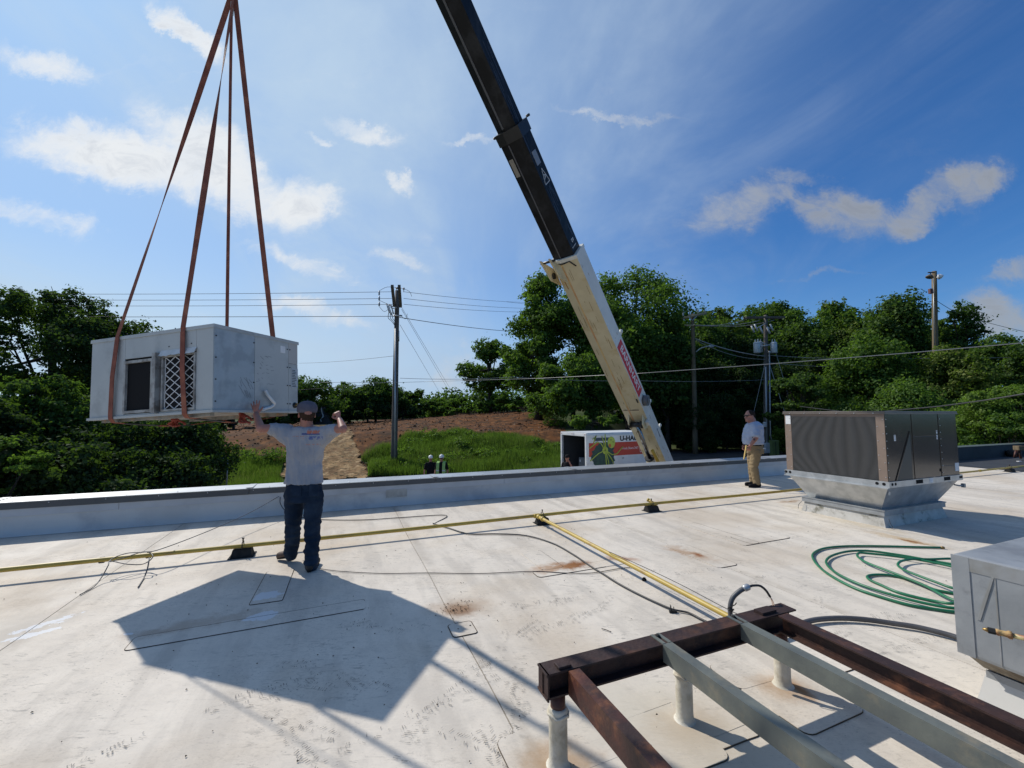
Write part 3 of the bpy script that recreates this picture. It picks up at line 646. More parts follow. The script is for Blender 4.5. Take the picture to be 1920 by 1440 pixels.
# ================================================================ RUSTY EQUIPMENT FRAME
M_rust = mat('brown_rusty_steel', (.020, .0085, .0075), .7, base2=(.035, .014, .011), nscale=7, base3=(.075, .028, .013), n3scale=5, bump=.5, bscale=30, world=True, rvar=.1)
M_rust2 = mat('red_brown_steel', (.075, .020, .012), .6, base2=(.03, .014, .011), nscale=5, base3=(.20, .075, .03), n3scale=4, bump=.4, bscale=30, world=True)
M_rust3 = mat('dark_brown_beam', (.045, .018, .012), .65, base2=(.025, .011, .009), nscale=8, base3=(.15, .06, .03), n3scale=6, bump=.4, bscale=30, world=True)
M_chan = mat('grey_green_channel', (.16, .17, .145), .5, .15, base2=(.11, .12, .11), nscale=5, base3=(.26, .22, .15), n3scale=3, bump=.2, bscale=30, world=True)
M_boot = mat('white_pipe_boot', (.60, .56, .47), .6, base2=(.48, .43, .33), nscale=7, base3=(.32, .27, .19), n3scale=5, bump=.5, bscale=25, world=True)
fr = thing('equipment_frame', 'rusty brown steel equipment frame standing on white booted posts', 'steel frame', bn(5.2, 6.12, 0), RZ)
def L(e, n_, z): return (e-5.2, -(n_-6.12), z)
def ibeam(mb, a, b, w_, h, tf=.009, tw=.008):   # a, b: local centre-top points along x or y
    ax = 0 if abs(b[0]-a[0]) > abs(b[1]-a[1]) else 1
    def bx(off0, off1, z0, z1):
        if ax == 0: mb.box(min(a[0], b[0]), max(a[0], b[0]), a[1]+off0, a[1]+off1, z0, z1)
        else: mb.box(a[0]+off0, a[0]+off1, min(a[1], b[1]), max(a[1], b[1]), z0, z1)
    z = a[2]; bx(-w_/2, w_/2, z-tf, z); bx(-w_/2, w_/2, z-h, z-h+tf); bx(-tw/2, tw/2, z-h+tf, z-tf)
    return mb
ZT = .462
ibeam(MB(), L(5.19, 6.12, ZT), L(6.93, 6.12, ZT), .10, .115).build('main_beam', M_rust, fr)
MB().box(*(L(5.196, 6, 0)[0], L(5.204, 6, 0)[0]), -.05, .05, ZT-.125, ZT).build('beam_end_plate', M_rust, fr)
ibeam(MB(), L(5.2, 8.75, ZT), L(6.95, 8.75, ZT), .10, .125).build('main_beam', M_rust, fr)
# brown tube member
MB().box(5.335-5.2-.03, 5.335-5.2+.03, -2.58, -.052, ZT-.115, ZT-.004).build('cross_tube', M_rust2, fr)
# two grey channels
for e in (5.905, 6.475):
    x = e-5.2; mb = MB(); y0_, y1_ = -2.58, .045
    mb.box(x-.030, x+.030, y0_, -.052, ZT-.006, ZT+.004); mb.box(x-.030, x-.022, y0_, -.052, ZT-.085, ZT-.006); mb.box(x+.022, x+.030, y0_, -.052, ZT-.085, ZT-.006)
    mb.box(x-.030, x-.010, -.052, y1_, ZT+.001, ZT+.006); mb.box(x+.010, x+.030, -.052, y1_, ZT+.001, ZT+.006)
    mb.build('cross_channel', M_chan, fr)
    MB().lathe([(.013, 0), (.013, .009), (.007, .014)], (x, .02, ZT+.001), 6).build('bolt', M_rub, fr)
ibeam(MB(), L(6.80, 6.175, ZT-.004), L(6.80, 8.70, ZT-.004), .085, .098).build('cross_beam', M_rust3, fr)
MB().box(6.66-5.2, 6.78-5.2, -.03, .03, ZT+.002, ZT+.016).build('weld_plate', M_rust, fr)
MB().bbox(5.26-5.2, 5.33-5.2, -.04, .01, ZT+.001, ZT+.013, .003).build('weld_plate', M_rust, fr)
for (e, n_) in ((5.275, 6.12), (6.06, 6.12), (6.85, 6.12), (5.275, 8.75), (6.06, 8.75), (6.85, 8.75)):
    x, y, _ = L(e, n_, 0)
    p = MB().lathe([(.036, .20), (.036, ZT-.125)], (x, y, 0), 16).build('post', M_rust2, fr)
    MB().lathe([(.075, .0), (.056, .006), (.047, .018), (.045, .05), (.045, .235), (.047, .262), (.041, .270), (.0375, .272)], (x, y, .002), 20).build('post_boot', M_boot, p)
    MB().tube([(x+.049*cos(a*.5), y+.049*sin(a*.5), .245+.008*sin(a*2.1)) for a in range(14)], .007, 6).build('boot_clamp', M_boot, p)
# conduit whip
wc = thing('conduit_whip', 'grey bent conduit with a black whip arching onto the rusty frame', 'conduit', tuple(bn(7.0, 6.0, 0)))
YW = 2.80
q = [at(1371, 1176, YW), at(1370, 1159, YW), at(1369, 1138, YW), at(1374, 1121, YW), at(1386, 1109, YW), at(1396, 1103, YW)]
MB().tube(spline(q, 6), .0145, 12).build('conduit_pipe', M_cabg, wc, True)
MB().tube([at(1394, 1104.5, YW), at(1396, 1103.2, YW), at(1403, 1100.3, YW), at(1405, 1099.6, YW)], [.017, .021, .021, .015], 10).build('connector', mat('zinc', (.42, .43, .44), .4, .6), wc, True)
MB().tube(spline([at(1403, 1100.5, YW), at(1412, 1098, YW), at(1425, 1098.5, YW), at(1436, 1107, YW), at(1444, 1119, YW)], 6), .0075, 8).build('whip', M_cab, wc, True)
for k in (-1, 1): MB().tube(spline([at(1444, 1119, YW), at(1448+k, 1127, YW-.02), at(1451+k*1.5, 1137, 2.74)], 4), .0028, 6).build('bare_wire', mat('wire_tan', (.35, .22, .14), .5), wc, True)
MB().tube([at(1364, 1141, YW-.02), at(1378, 1134, YW-.03), at(1381, 1130, YW-.03)], .003, 6).tube([at(1366, 1143, YW-.015), at(1372, 1146, YW-.02), at(1376, 1142, YW-.02)], .005, 6).build('zip_tie', M_rub, wc, True)

# ================================================================ DUCT BOX AT THE RIGHT
M_duct = mat('grey_duct_wrap', (.33, .34, .345), .5, .25, base2=(.27, .28, .285), nscale=3, base3=(.22, .225, .23), n3scale=5, bump=.5, bscale=6, world=True)

du = thing('duct_box', 'grey wrapped duct box on a low white curb at the edge of the roof scene', 'duct', bn(7.547, 6.669, 0), RZ)
mb = MB(); mb.bbox(0, .95, -1.9, 0, .33, .88, .02); mb.build('duct_shell', M_duct, du)
MB().box(-.004, .0, -.07, .004, .335, .875).build('wrap_seam', M_duct, du)
MB().box(-.003, .0, -1.9, -.004, .80, .873).box(-.0025, .0, -.17, -.165, .34, .80).build('wrap_tape', mat('duct_tape', (.38, .385, .385), .4, .4, base2=(.30, .29, .26), nscale=6, world=True), du)
MB().hexa([(-.0045, -.10, .55), (-.0045, -.085, .55), (-.001, -.085, .55), (-.001, -.10, .55), (-.0045, -.165, .80), (-.0045, -.155, .80), (-.001, -.155, .80), (-.001, -.165, .80)]).build('wrap_fold', mat('duct_tape'), du)
MB().hexa([(.10, -1.85, .26), (.9, -1.85, .26), (.9, -.06, .26), (.10, -.06, .26), (.03, -1.88, .328), (.92, -1.88, .328), (.92, -.02, .328), (.03, -.02, .328)]).build('curb_gasket', mat('dirty_foam', (.16, .13, .10), .9, base2=(.32, .28, .22), nscale=9, bump=.8, bscale=20), du)
MB().hexa([(.04, -1.9, 0), (.95, -1.9, 0), (.95, -.02, 0), (.04, -.02, 0), (.10, -1.87, .25), (.93, -1.87, .25), (.93, -.07, .25), (.10, -.07, .25)]).build('curb', M_wallm, du)
MB().box(.092, .10, -1.86, -.07, .215, .255).build('curb_flashing', M_duct, du)
MB().hexa([(-.16, -1.2, .001), (.06, -1.2, .001), (.06, -.45, .001), (-.02, -.45, .001), (-.10, -1.2, .02), (.10, -1.2, .2), (.10, -.45, .12), (.06, -.45, .02)]).build('membrane_flap', M_wallm, du)
gs = thing('gas_stub', 'rusty capped gas pipe stub with a brass tip in front of the grey duct', 'pipe', tuple(at(1840, 1180, 2.12)))
a_ = at(1842, 1179, 2.12); dv = (at(1935, 1200, 2.02)-a_); l_ = dv.length; dv.normalize()
MB().tube([a_+dv*.085, a_+dv*(l_+.5)], .011, 10).build('pipe_length', mat('worn_yellow_pipe', (.50, .42, .20), .5, base2=(.30, .13, .05), nscale=12, nmin=.5, nmax=.6), gs, True)
MB().tube([a_, a_+dv*.012, a_+dv*.02], [.004, .009, .010], 10).build('brass_tip', mat('brass'), gs, True)
MB().tube([a_+dv*.018, a_+dv*.042], .0145, 6, smooth=False).build('valve_nut', M_rub, gs, True)
MB().tube([a_+dv*.042, a_+dv*.05, a_+dv*.058, a_+dv*.078, a_+dv*.085, a_+dv*.095], [.013, .016, .013, .014, .019, .018], 12).build('rusty_fitting', mat('orange_rust', (.26, .09, .03), .7, base2=(.46, .30, .12), nscale=25, bump=.5), gs, True)

# ================================================================ ROOFTOP UNIT ON CURB (brown)
M_brn = mat('brown_cabinet_paint', (.050, .040, .032), .16, base2=(.042, .034, .027), nscale=2.5, base3=(.06, .05, .04), n3scale=4, bump=.06, bscale=6)
M_tan = mat('tan_cabinet_post', (.24, .175, .135), .45, base2=(.21, .155, .12), nscale=4)
M_galv = mat('galvanised', (.50, .515, .52), .38, .65, base2=(.40, .415, .42), nscale=7, base3=(.56, .57, .57), n3scale=3)
M_dark = mat('dark_void', (.012, .012, .013), .8)
M_fin = mat('coil_fins', (.10, .097, .093), .55, .3, base2=(.06, .058, .056), nscale=3)
M_wire = mat('guard_wire', (.10, .096, .092), .5, .1)
M_lab = mat('white_label', (.72, .72, .72), .5, base2=(.64, .64, .64), nscale=6)
M_ink = mat('black_ink', (.02, .02, .02), .6)
ru = thing('rooftop_unit', 'brown rooftop air conditioner on a flared galvanised curb adapter', 'rooftop unit', bn(11.608, 4.391, 0), RZ)
RL, RW = 1.97, 1.48
MB().box(.012, RL-.012, .012, RW-.012, .702, 1.685).build('inner_casing', M_dark, ru)
MB().bbox(-.02, RL+.02, -.02, RW+.02, 1.688, 1.722, .006).build('top_lid', mat('brown_lid', (.15, .12, .10), .4, base2=(.12, .1, .085), nscale=3), ru)
MB().box(-.021, RL+.021, -.024, -.0205, 1.675, 1.70).box(-.024, -.0205, -.02, RW+.02, 1.675, 1.70).build('lid_lip', mat('brown_lid'), ru)
for (y0_, y1_) in ((0, .108), (1.37, RW)): MB().box(-.002, .03, y0_, y1_, .70, 1.687).build('corner_post', M_tan, ru)
MB().box(.0, .02, .108, 1.37, 1.635, 1.687).build('top_rail', M_tan, ru)
MB().box(.008, .0115, .11, 1.369, .705, 1.634).build('condenser_coil', M_fin, ru)
mb = MB()
for i in range(112): y = .115+i*.0112; mb.box(.0005, .003, y, y+.0030, .705, 1.634)
for i in range(84): z = .71+i*.011; mb.box(-.0025, .0, .112, 1.367, z, z+.0030)
mb.build('coil_guard', M_wire, ru, kind='stuff')
mb = MB()
for i in range(106):
    y = .115+i*.01188; vs = []
    for k in range(9):
        u = k/8; yy = y+.050*(u-.5)**2*(i/53-.6)*1.6; z = .706+.927*u; vs += [(.006, yy, z), (.006, yy+.0045, z)]
    mb.add(vs, [(2*k, 2*k+2, 2*k+3, 2*k+1) for k in range(8)])
mb.build('coil_fin', mat('fin_alu', (.24, .235, .23), .5, .3), ru, kind='stuff')
MB().box(-.005, -.003, 1.375, 1.462, 1.50, 1.655).build('spec_label', M_lab, ru)
# camera side panels
def pan(x0, x1, z0, z1, name='side_panel', y=-.006, m=M_brn): return MB().bbox(x0+.002, x1-.002, y, .01, z0+.002, z1-.002, .003).build(name, m, ru)
pan(0, .625, .70, 1.687); pan(.69, 1.425, .70, 1.335); pan(.69, 1.425, 1.335, 1.687); pan(1.49, RL, .86, 1.687); pan(1.49, RL, .70, .86)
pan(.625, .69, .70, 1.687, 'panel_post', .0); pan(1.425, 1.49, .70, 1.687, 'panel_post', -.012)
MB().add([(.19, -.0075, .705), (.622, -.0075, .705), (.622, -.0075, 1.41)], [(0, 1, 2)]).add([(.19, -.0065, .705), (.622, -.0065, .705), (.622, -.0065, 1.41)], [(2, 1, 0)]).build('hood_triangle', mat('hood_dark', (.035, .04, .042), .4, .3), ru)  # flat dark triangle set just proud of the panel, nothing cut out
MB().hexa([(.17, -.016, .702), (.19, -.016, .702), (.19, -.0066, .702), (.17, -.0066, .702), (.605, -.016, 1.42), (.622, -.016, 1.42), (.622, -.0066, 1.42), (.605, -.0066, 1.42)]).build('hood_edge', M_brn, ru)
MB().box(.20, .245, -.0085, -.0064, 1.28, 1.37).build('sticker', M_lab, ru)
MB().box(1.35, 1.385, -.0085, -.0064, 1.37, 1.42).build('sticker', M_lab, ru)
MB().box(1.35, 1.385, -.0085, -.0064, 1.28, 1.35).build('sticker', M_lab, ru)
MB().box(1.84, 1.955, -.0085, -.0064, .76, .89).build('spec_label', M_lab, ru)
Mx = lambda x, z, y=-.0095: Matrix.Translation((x, y, z)) @ Matrix.Rotation(pi/2, 4, 'X')
text_mesh('sticker_print', '+', .06, M_ink, ru, Mx(1.367, 1.40), .0004); text_mesh('sticker_print', 'L', .06, M_ink, ru, Mx(1.367, 1.315), .0004); text_mesh('sticker_print', 'T', .05, M_ink, ru, Mx(.222, 1.345), .0004); text_mesh('sticker_print', '1', .04, M_ink, ru, Mx(.222, 1.305), .0004)
mb = MB()
for i in range(9):
    z = .76+i*.105; mb.lathe([(.008, 0), (.007, -.005)], (.012 if i % 2 else .02, -.0065, z), 6, 'Y')
    mb.lathe([(.007, 0), (.006, -.004)], (-.003, .02+.07*(i % 2), z), 6, 'X'); mb.lathe([(.007, 0), (.006, -.004)], (-.003, 1.39+.06*(i % 2), z), 6, 'X'); mb.lathe([(.008, 0), (.007, -.005)], (1.457, -.0125, z), 6, 'Y')
for i in range(6): mb.lathe([(.008, 0), (.007, -.005)], (-.0245, .12+.25*i, 1.69), 6, 'X')
mb.build('screws', M_scr, ru, kind='stuff')
MB().lathe([(.026, 0), (.026, .002)], (1.40, -.0085, .80), 14, 'Y').build('cable_hole', M_dark, ru)
# base rail
MB().box(-.025, RL+.04, -.025, -.006, .615, .70).box(-.025, -.006, -.006, RW+.03, .615, .70).box(-.025, RL+.04, RW+.01, RW+.03, .615, .70).box(RL+.02, RL+.04, -.006, RW+.01, .615, .70).build('base_rail', M_galv, ru)
mb = MB()
for x in (.05, .13, RL-.05, RL-.0): mb.lathe([(.021, 0), (.021, -.0025)], (x, -.0255, .662), 12, 'Y')
for y in (.04, .125, RW-.07, RW+.0): mb.lathe([(.022, 0), (.022, -.0025)], (-.0255, y, .662), 12, 'X')
mb.box(.66, .84, -.028, -.0255, .635, .69).box(1.44, 1.62, -.028, -.0255, .635, .69); mb.build('rail_holes', M_dark, ru, kind='stuff')
MB().box(1.03, 1.12, -.028, -.0255, .63, .69).build('rail_label', M_lab, ru)
MB().box(-.06, -.02, -.02, RW+.02, .60, .615).build('rail_flange', M_galv, ru)
ia, ib = .01, .21
MB().hexa([(ib, ib, .25), (RL-ib, ib, .25), (RL-ib, RW-ib, .25), (ib, RW-ib, .25), (ia, ia, .615), (RL-ia, ia, .615), (RL-ia, RW-ia, .615), (ia, RW-ia, .615)]).build('curb_adapter', M_galv, ru)
MB().box(.14, RL-.14, .14, RW-.14, .165, .248).box(.13, RL-.13, .13, RW-.13, .235, .2505).build('adapter_cap', mat('dull_galvanised', (.36, .375, .38), .5, .4, base2=(.28, .29, .295), nscale=6), ru)
MB().hexa([(.13, .13, .0), (RL-.13, .13, .0), (RL-.13, RW-.13, .0), (.13, RW-.13, .0), (.17, .17, .165), (RL-.17, .17, .165), (RL-.17, RW-.17, .165), (.17, RW-.17, .165)]).build('roof_curb', mat('dirty_curb', (.52, .50, .46), .6, base2=(.40, .38, .34), nscale=4, base3=(.16, .15, .11), n3scale=5, bump=.5, bscale=8), ru)
hk = MB().tube([(RL-.12, .03, .54), (RL-.10, -.03, .53), (RL-.02, -.04, .53)], .012, 6).box(RL-.03, RL+.02, -.06, -.02, .50, .56); hk.build('tie_bracket', mat('dull_galvanised'), ru)
MB().lathe([(.028, 0), (.028, -.004)], (.1, .045, .52), 12, 'Y').build('cover_disc', M_galv, ru)
MB().tube(spline([(.16, .1, .14), (.15, .08, .08), (.18, .07, .03), (.12, .05, .01)], 4), .004, 5).tube(spline([(.12, RW-.15, .16), (.08, RW-.12, .1), (.1, RW-.1, .03)], 4), .004, 5).build('loose_wire', M_cabg, ru, kind='stuff')

# ================================================================ UNIT HANGING FROM THE CRANE
M_off = mat('off_white_cabinet', (.44, .455, .44), .42, base2=(.40, .415, .405), nscale=2.2, base3=(.34, .35, .34), n3scale=3, bump=.08, bscale=5)
M_mot = mat('weathered_zinc_panel', (.40, .425, .43), .4, .25, base2=(.325, .345, .35), nscale=4.5, nmin=.45, nmax=.6, base3=(.45, .46, .45), n3scale=3, bump=.1, bscale=8)
M_frm = mat('grimy_trim', (.36, .36, .34), .55, base2=(.24, .235, .22), nscale=9, nmin=.45, nmax=.6, base3=(.14, .12, .10), n3scale=7)
HUL, HUW, HUH = 1.744, 1.109, .856
hu = thing('hanging_unit', 'pale grey air conditioner hanging in slings over the roof', 'rooftop unit', (-2.974, 4.144, 1.721), rot=(-.0527, .0034, 1.3046))
HM = pmat(hu); HI = HM.inverted()
def hit(px, py, ax, val=0.):      # where a sight line meets a face of the hanging unit, in its own coordinates
    o = HI @ Vector((0, 0, CAMH)); d = (HI.to_3x3() @ ray(px, py)); t = (val-o[ax])/d[ax]; return o+d*t
MB().box(.006, HUW-.006, .006, HUL-.006, .004, HUH-.004).build('inner_casing', M_dark, hu)
MB().bbox(-.012, HUW+.012, -.012, HUL+.012, HUH-.002, HUH+.016, .004).box(-.0125, -.009, -.012, HUL+.012, HUH-.022, HUH).box(-.012, HUW+.012, -.0125, -.009, HUH-.022, HUH).build('top_cover', M_off, hu)
yA = hit(222, 690, 0).y; d0 = hit(236, 771, 0); d1 = hit(286, 677, 0); f0 = hit(306, 768, 0); f1 = hit(366, 664, 0)
dy0, dy1, dz0, dz1 = d1.y, d0.y, d0.z, d1.z; fy0, fy1, fz0, fz1 = f1.y, f0.y, f0.z, f1.z
def hp_(y0, y1, z0, z1, name='casing_panel', m=M_off, x=-.004): return MB().bbox(x, .012, y0+.0015, y1-.0015, z0+.0015, z1-.0015, .002).build(name, m, hu)
hp_(yA, HUL, 0, HUH-.003); hp_(dy1+.03, yA, 0, HUH-.003)
hp_(0, fy0-.02, 0, HUH-.003); hp_(fy0-.02, dy1+.03, fz1+.03, HUH-.003); hp_(fy0-.02, dy1+.03, 0, min(dz0, fz0)-.02)
# dark opening with flanged frame
def rimf(y0, y1, z0, z1, w_, x, name, m):
    MB().box(x, .008, y0-w_, y1+w_, z0-w_, z0).box(x, .008, y0-w_, y1+w_, z1, z1+w_).box(x, .008, y0-w_, y0, z0, z1).box(x, .008, y1, y1+w_, z0, z1).build(name, m, hu)
rimf(dy0, dy1, dz0, dz1, .028, -.018, 'opening_frame', M_frm)
MB().box(.03, .034, dy0, dy1, dz0, dz1).build('dark_duct_opening', mat('dark_screen', (.018, .017, .016), .5, base2=(.04, .036, .03), nscale=4), hu)
mb = MB()
for i in range(1, 30): z = dz0+(dz1-dz0)*i/30; mb.box(.018, .022, dy0, dy1, z, z+.003)
mb.build('opening_screen', mat('dark_mesh', (.03, .028, .026), .5), hu)
MB().box(-.05, .006, (dy0+fy1)/2-.028, (dy0+fy1)/2+.022, fz0-.03, fz1+.055).build('duct_flange', M_frm, hu)
rimf(fy0, fy1, fz0, fz1, .02, -.016, 'filter_frame', M_frm)
mb = MB(); N = 22
for i in range(N):
    y = fy0+(fy1-fy0)*i/N; dd = (fy1-fy0)/N
    mb.add([(.03, y, fz0), (.012, y+dd/2, fz0), (.03, y+dd, fz0), (.03, y, fz1), (.012, y+dd/2, fz1), (.03, y+dd, fz1)], [(0, 1, 4, 3), (1, 2, 5, 4)])
mb.build('pleated_filter', mat('filter_paper', (.36, .32, .28), .9, base2=(.24, .21, .185), nscale=8), hu)
mb = MB(); cw = (fy1-fy0-.02)/3.; y_a = fy0+.01; nz = 6; chh = (fz1-fz0)/nz
Mgrid = mat('filter_card', (.58, .58, .57), .6)
for cx_ in range(3):
    for i in range(nz+1):
        zc_ = fz0+chh*i; yc_ = y_a+cw*(cx_+.5)
        for s1_ in (-1, 1):
            for s2_ in (-1, 1):
                p = (yc_, zc_+s2_*chh*.5); q = (yc_+s1_*cw*.5, zc_)
                if min(p[1], q[1]) < fz0-.001 or max(p[1], q[1]) > fz1+.001: continue
                mb.ribbon([(.006, p[0], p[1]), (.005, q[0], q[1])], (0, q[1]-p[1], -(q[0]-p[0])), .0085, .002)
for cx_ in (0, 3): mb.box(.004, .007, y_a+cw*cx_-.005, y_a+cw*cx_+.005, fz0, fz1)
mb.build('filter_grid', Mgrid, hu)
f2 = hit(303, 660, 0); f3 = hit(372, 650, 0)
mb = MB(); NN = 14
for i in range(NN+1):
    y = fy0-.03+(fy1-fy0+.07)*i/NN; zz = fz1+.012+.014*mnoise.noise(Vector((i*.6, 0, 2))); mb.v += [(-.006, y, fz1+.075), (-.035-.012*mnoise.noise(Vector((i*.5, 3, 0))), y, zz)]
mb.f = [(2*i, 2*i+1, 2*i+3, 2*i+2) for i in range(NN)]; mb.mi = [0]*NN; mb.sm = [True]*NN
mb.build('torn_flashing', mat('torn_white_flashing', (.60, .61, .60), .45, base2=(.5, .51, .5), nscale=8, bump=.4, bscale=15), hu)
# right-hand face y = 0
x1_ = hit(477, 690, 1).x; x2_ = hit(540.5, 690, 1).x
def hr(x0, x1, z0, z1, name='casing_panel', m=M_off, y=-.004): return MB().bbox(x0+.0015, x1-.0015, y, .012, z0+.0015, z1-.0015, .002).build(name, m, hu)
hr(0, x1_, 0, HUH-.003, m=M_mot)['label'] = 'blotchy weathered zinc panel'; hr(x1_, x2_, 0, HUH-.003); hr(x2_, HUW, 0, HUH*.68); hr(x2_, HUW, HUH*.68, HUH-.003, m=mat('beige_panel', (.42, .41, .39), .5))
mb = MB()
for x in (.02, x1_-.012, x2_-.02, x2_+.02):
    for k in range(4):
        z = HUH*(.10+.26*k)
        mb.lathe([(.009, 0), (.007, -.006)], (x, -.0045, z), 6, 'Y')
for (px, py) in ((318, 650), (360, 644), (295, 622), (330, 616), (240, 626)):
    p = hit(px, py, 0); mb.lathe([(.008, 0), (.006, -.005)], (-.0045, p.y, p.z), 6, 'X')
mb.build('screws', mat('dark_screw', (.03, .03, .03), .5), hu, kind='stuff')
dp = [hit(493, 732, 1), hit(497, 742, 1), hit(506, 753, 1), hit(510, 757, 1), hit(506, 763, 1), hit(497, 766, 1), hit(489, 769, 1)]
MB().tube(spline([Vector((p.x, -.03-.015*sin(i), p.z)) for i, p in enumerate(dp)], 6), .017, 10).build('drain_pipe', mat('white_plastic', (.66, .67, .66), .4, base2=(.5, .5, .48), nscale=8), hu)
def lab(px0, py0, px1, py1, name, m):
    a = hit(px0, py1, 1); b = hit(px1, py0, 1); return MB().box(a.x, b.x, -.0075, -.0042, a.z, b.z).build(name, m, hu), a, b
lab(525, 650, 534, 655, 'sticker', M_lab); lab(525, 656, 534, 661, 'sticker', M_lab); lab(525, 693, 525.6, 694, 'rivet', M_lab)
o_, a_, b_ = lab(546, 692, 557.5, 727, 'data_plate', mat('silver_plate', (.5, .5, .5), .4, .4))
mb = MB()
for k in range(11): z = a_.z+(b_.z-a_.z)*(k+.6)/12; mb.box(a_.x+.008, a_.x+(b_.x-a_.x)*(.5+.4*rr.random()), -.0095, -.0078, z, z+.007)
mb.build('data_plate_print', M_ink, hu)
pg = hit(552, 760, 1); MB().lathe([(.035, 0), (.035, -.01), (.02, -.012)], (pg.x, -.004, pg.z), 14, 'Y').build('service_port', M_ink, hu)
MB().tube([(pg.x-.01, -.014, pg.z), (pg.x+.02, -.05, pg.z-.005)], .009, 8).tube([(pg.x+.0, -.014, pg.z+.015), (pg.x+.01, -.045, pg.z+.02)], .006, 8).build('service_valve', mat('brass'), hu)
# smudges from gloved hands are part of the paint: thin dirty streaks
mb = MB(); r3 = random.Random(3)
for k in range(16):
    p = hit(r3.uniform(443, 472), r3.uniform(712, 742), 1); a = r3.uniform(.7, 1.3); l = r3.uniform(.02, .05)
    mb.add([(p.x-l*cos(a), -.0052, p.z+l*sin(a)), (p.x-l*cos(a)+.004, -.0052, p.z+l*sin(a)+.003), (p.x+l*cos(a)+.005, -.0052, p.z-l*sin(a)+.003), (p.x+l*cos(a), -.0052, p.z-l*sin(a))], [(0, 1, 2, 3)])
for k in range(22):
    p = hit(r3.uniform(482, 512), r3.uniform(668, 722), 1); a = r3.uniform(-.9, .9); l = r3.uniform(.01, .03)
    mb.add([(p.x-l*cos(a), -.0052, p.z+l*sin(a)), (p.x-l*cos(a)+.002, -.0052, p.z+l*sin(a)+.006), (p.x+l*cos(a)+.003, -.0052, p.z-l*sin(a)+.004), (p.x+l*cos(a), -.0052, p.z-l*sin(a))], [(0, 1, 2, 3)])
mb.build('hand_smudges', mat('grey_smudge', (.22, .235, .24), .7), hu, kind='stuff')
# base rails and underside
M_und = mat('dirty_base', (.30, .29, .265), .6, base2=(.16, .15, .13), nscale=6, base3=(.36, .2, .1), n3scale=4)
MB().box(-.02, HUW+.02, -.02, .01, -.025, 0).box(-.02, .01, .01, HUL+.02, -.025, 0).box(HUW-.01, HUW+.02, .01, HUL+.02, -.025, 0).box(.01, HUW-.01, HUL-.01, HUL+.02, -.025, 0).build('base_rail', M_off, hu)
MB().box(.012, HUW-.012, .012, HUL-.012, -.012, -.003).build('underside', M_und, hu)
MB().box(.05, .10, .1, HUL-.1, -.055, -.0125).box(HUW-.10, HUW-.05, .1, HUL-.1, -.055, -.0125).build('skid_rail', M_und, hu)
# slings
M_sl = mat('red_brown_webbing', (.26, .095, .065), .8, base2=(.19, .07, .05), nscale=9, base3=(.33, .13, .08), n3scale=5, bump=.4, bscale=90)
M_slv = mat('grey_wear_sleeve', (.07, .075, .075), .8, base2=(.05, .05, .05), nscale=12)
M_red = mat('red_rigging_rope', (.24, .035, .02), .6)
APEX = at(437, -14, 4.93)
def lp(x, y, z): return HM @ Vector((x, y, z))
def y_for_px(px):
    best = None
    for i in range(200):
        y = HUL*i/199; p = lp(HUW+.02, y, HUH); d = p.y*cos(PITCH)+(p.z-CAMH)*sin(PITCH); q = 960+FPX*p.x/d
        if best is None or abs(q-px) < best[0]: best = (abs(q-px), y)
    return best[1]
LY = (HM.to_3x3() @ Vector((0, 1, 0))); LZ = (HM.to_3x3() @ Vector((0, 0, 1)))
def sling(name, label, yt, yb, ybk, ax_off, tw):
    t = thing(name, label, 'sling', tuple(APEX), group='lifting slings round the hanging unit')
    up = APEX+ax_off
    def leg(top, pts_below, nm, twist, w0=.058):
        n = 34; P = []; W = []; Wd = []
        side = Vector((.8, .6, 0))
        for i in range(n+1):
            f = i/n; p = up.lerp(top, f); sag = .0; P.append(p+Vector((0, 0, -.03*sin(pi*f))))
            ang = twist[0]+(twist[1]-twist[0])*sst((f-.1)/.8)
            d = (top-up).normalized(); a = d.cross(LY).normalized(); wd = (LY*cos(ang)+a*sin(ang)); Wd.append(wd); W.append(w0)
        for p in pts_below: P.append(p); Wd.append(LY); W.append(w0*1.06)
        return MB().ribbon(P, Wd, W, .006).build(nm, M_sl, t, True)
    f_top = lp(-.022, yt, HUH+.012); leg(f_top, [lp(-.024, yt+.0, HUH-.03), lp(-.040, (yt+yb)/2, HUH*.5), lp(-.030, yb, .03), lp(-.028, yb, -.02), lp(.0, yb, -.062), lp(.12, yb, -.075)], 'webbing_front', tw[0])
    b_top = lp(HUW+.022, ybk, HUH+.012); leg(b_top, [lp(HUW+.024, ybk, HUH-.03), lp(HUW+.03, ybk, .03), lp(HUW+.028, ybk, -.02), lp(HUW, ybk, -.062), lp(HUW-.12, ybk, -.075)], 'webbing_rear', tw[1])
    n = 12; P = []
    for i in range(n+1):
        f = i/n; P.append(lp(.10+(HUW-.2)*f, yb+(ybk-yb)*f, -.078-.035*sin(pi*f)+.004*sin(9*f)))
    MB().ribbon(P[:5], LY, .066, .010).ribbon(P[5:9], LY, .066, .010).build('wear_sleeve', M_slv, t, True)
    MB().ribbon(P[4:7], LY, .058, .013).ribbon(P[8:], LY, .058, .007).build('webbing_bottom', M_sl, t, True)
    return t, P
y1t, y1b = hit(224, 640, 0).y, hit(213, 775, 0).y; y2t, y2b = hit(347, 630, 0).y, hit(351, 765, 0).y
s1_, P1 = sling('lifting_sling', 'red brown lifting sling round the far end of the hanging unit', y1t, y1b, y_for_px(425), Vector((-.03, .02, 0)), ((1.9, .1), (1.2, 1.35)))
s2_, P2 = sling('lifting_sling', 'red brown lifting sling crossing the filter of the hanging unit', y2t, y2b, y_for_px(513), Vector((.03, -.02, 0)), ((.2, 3.05), (-.9, -.75)))
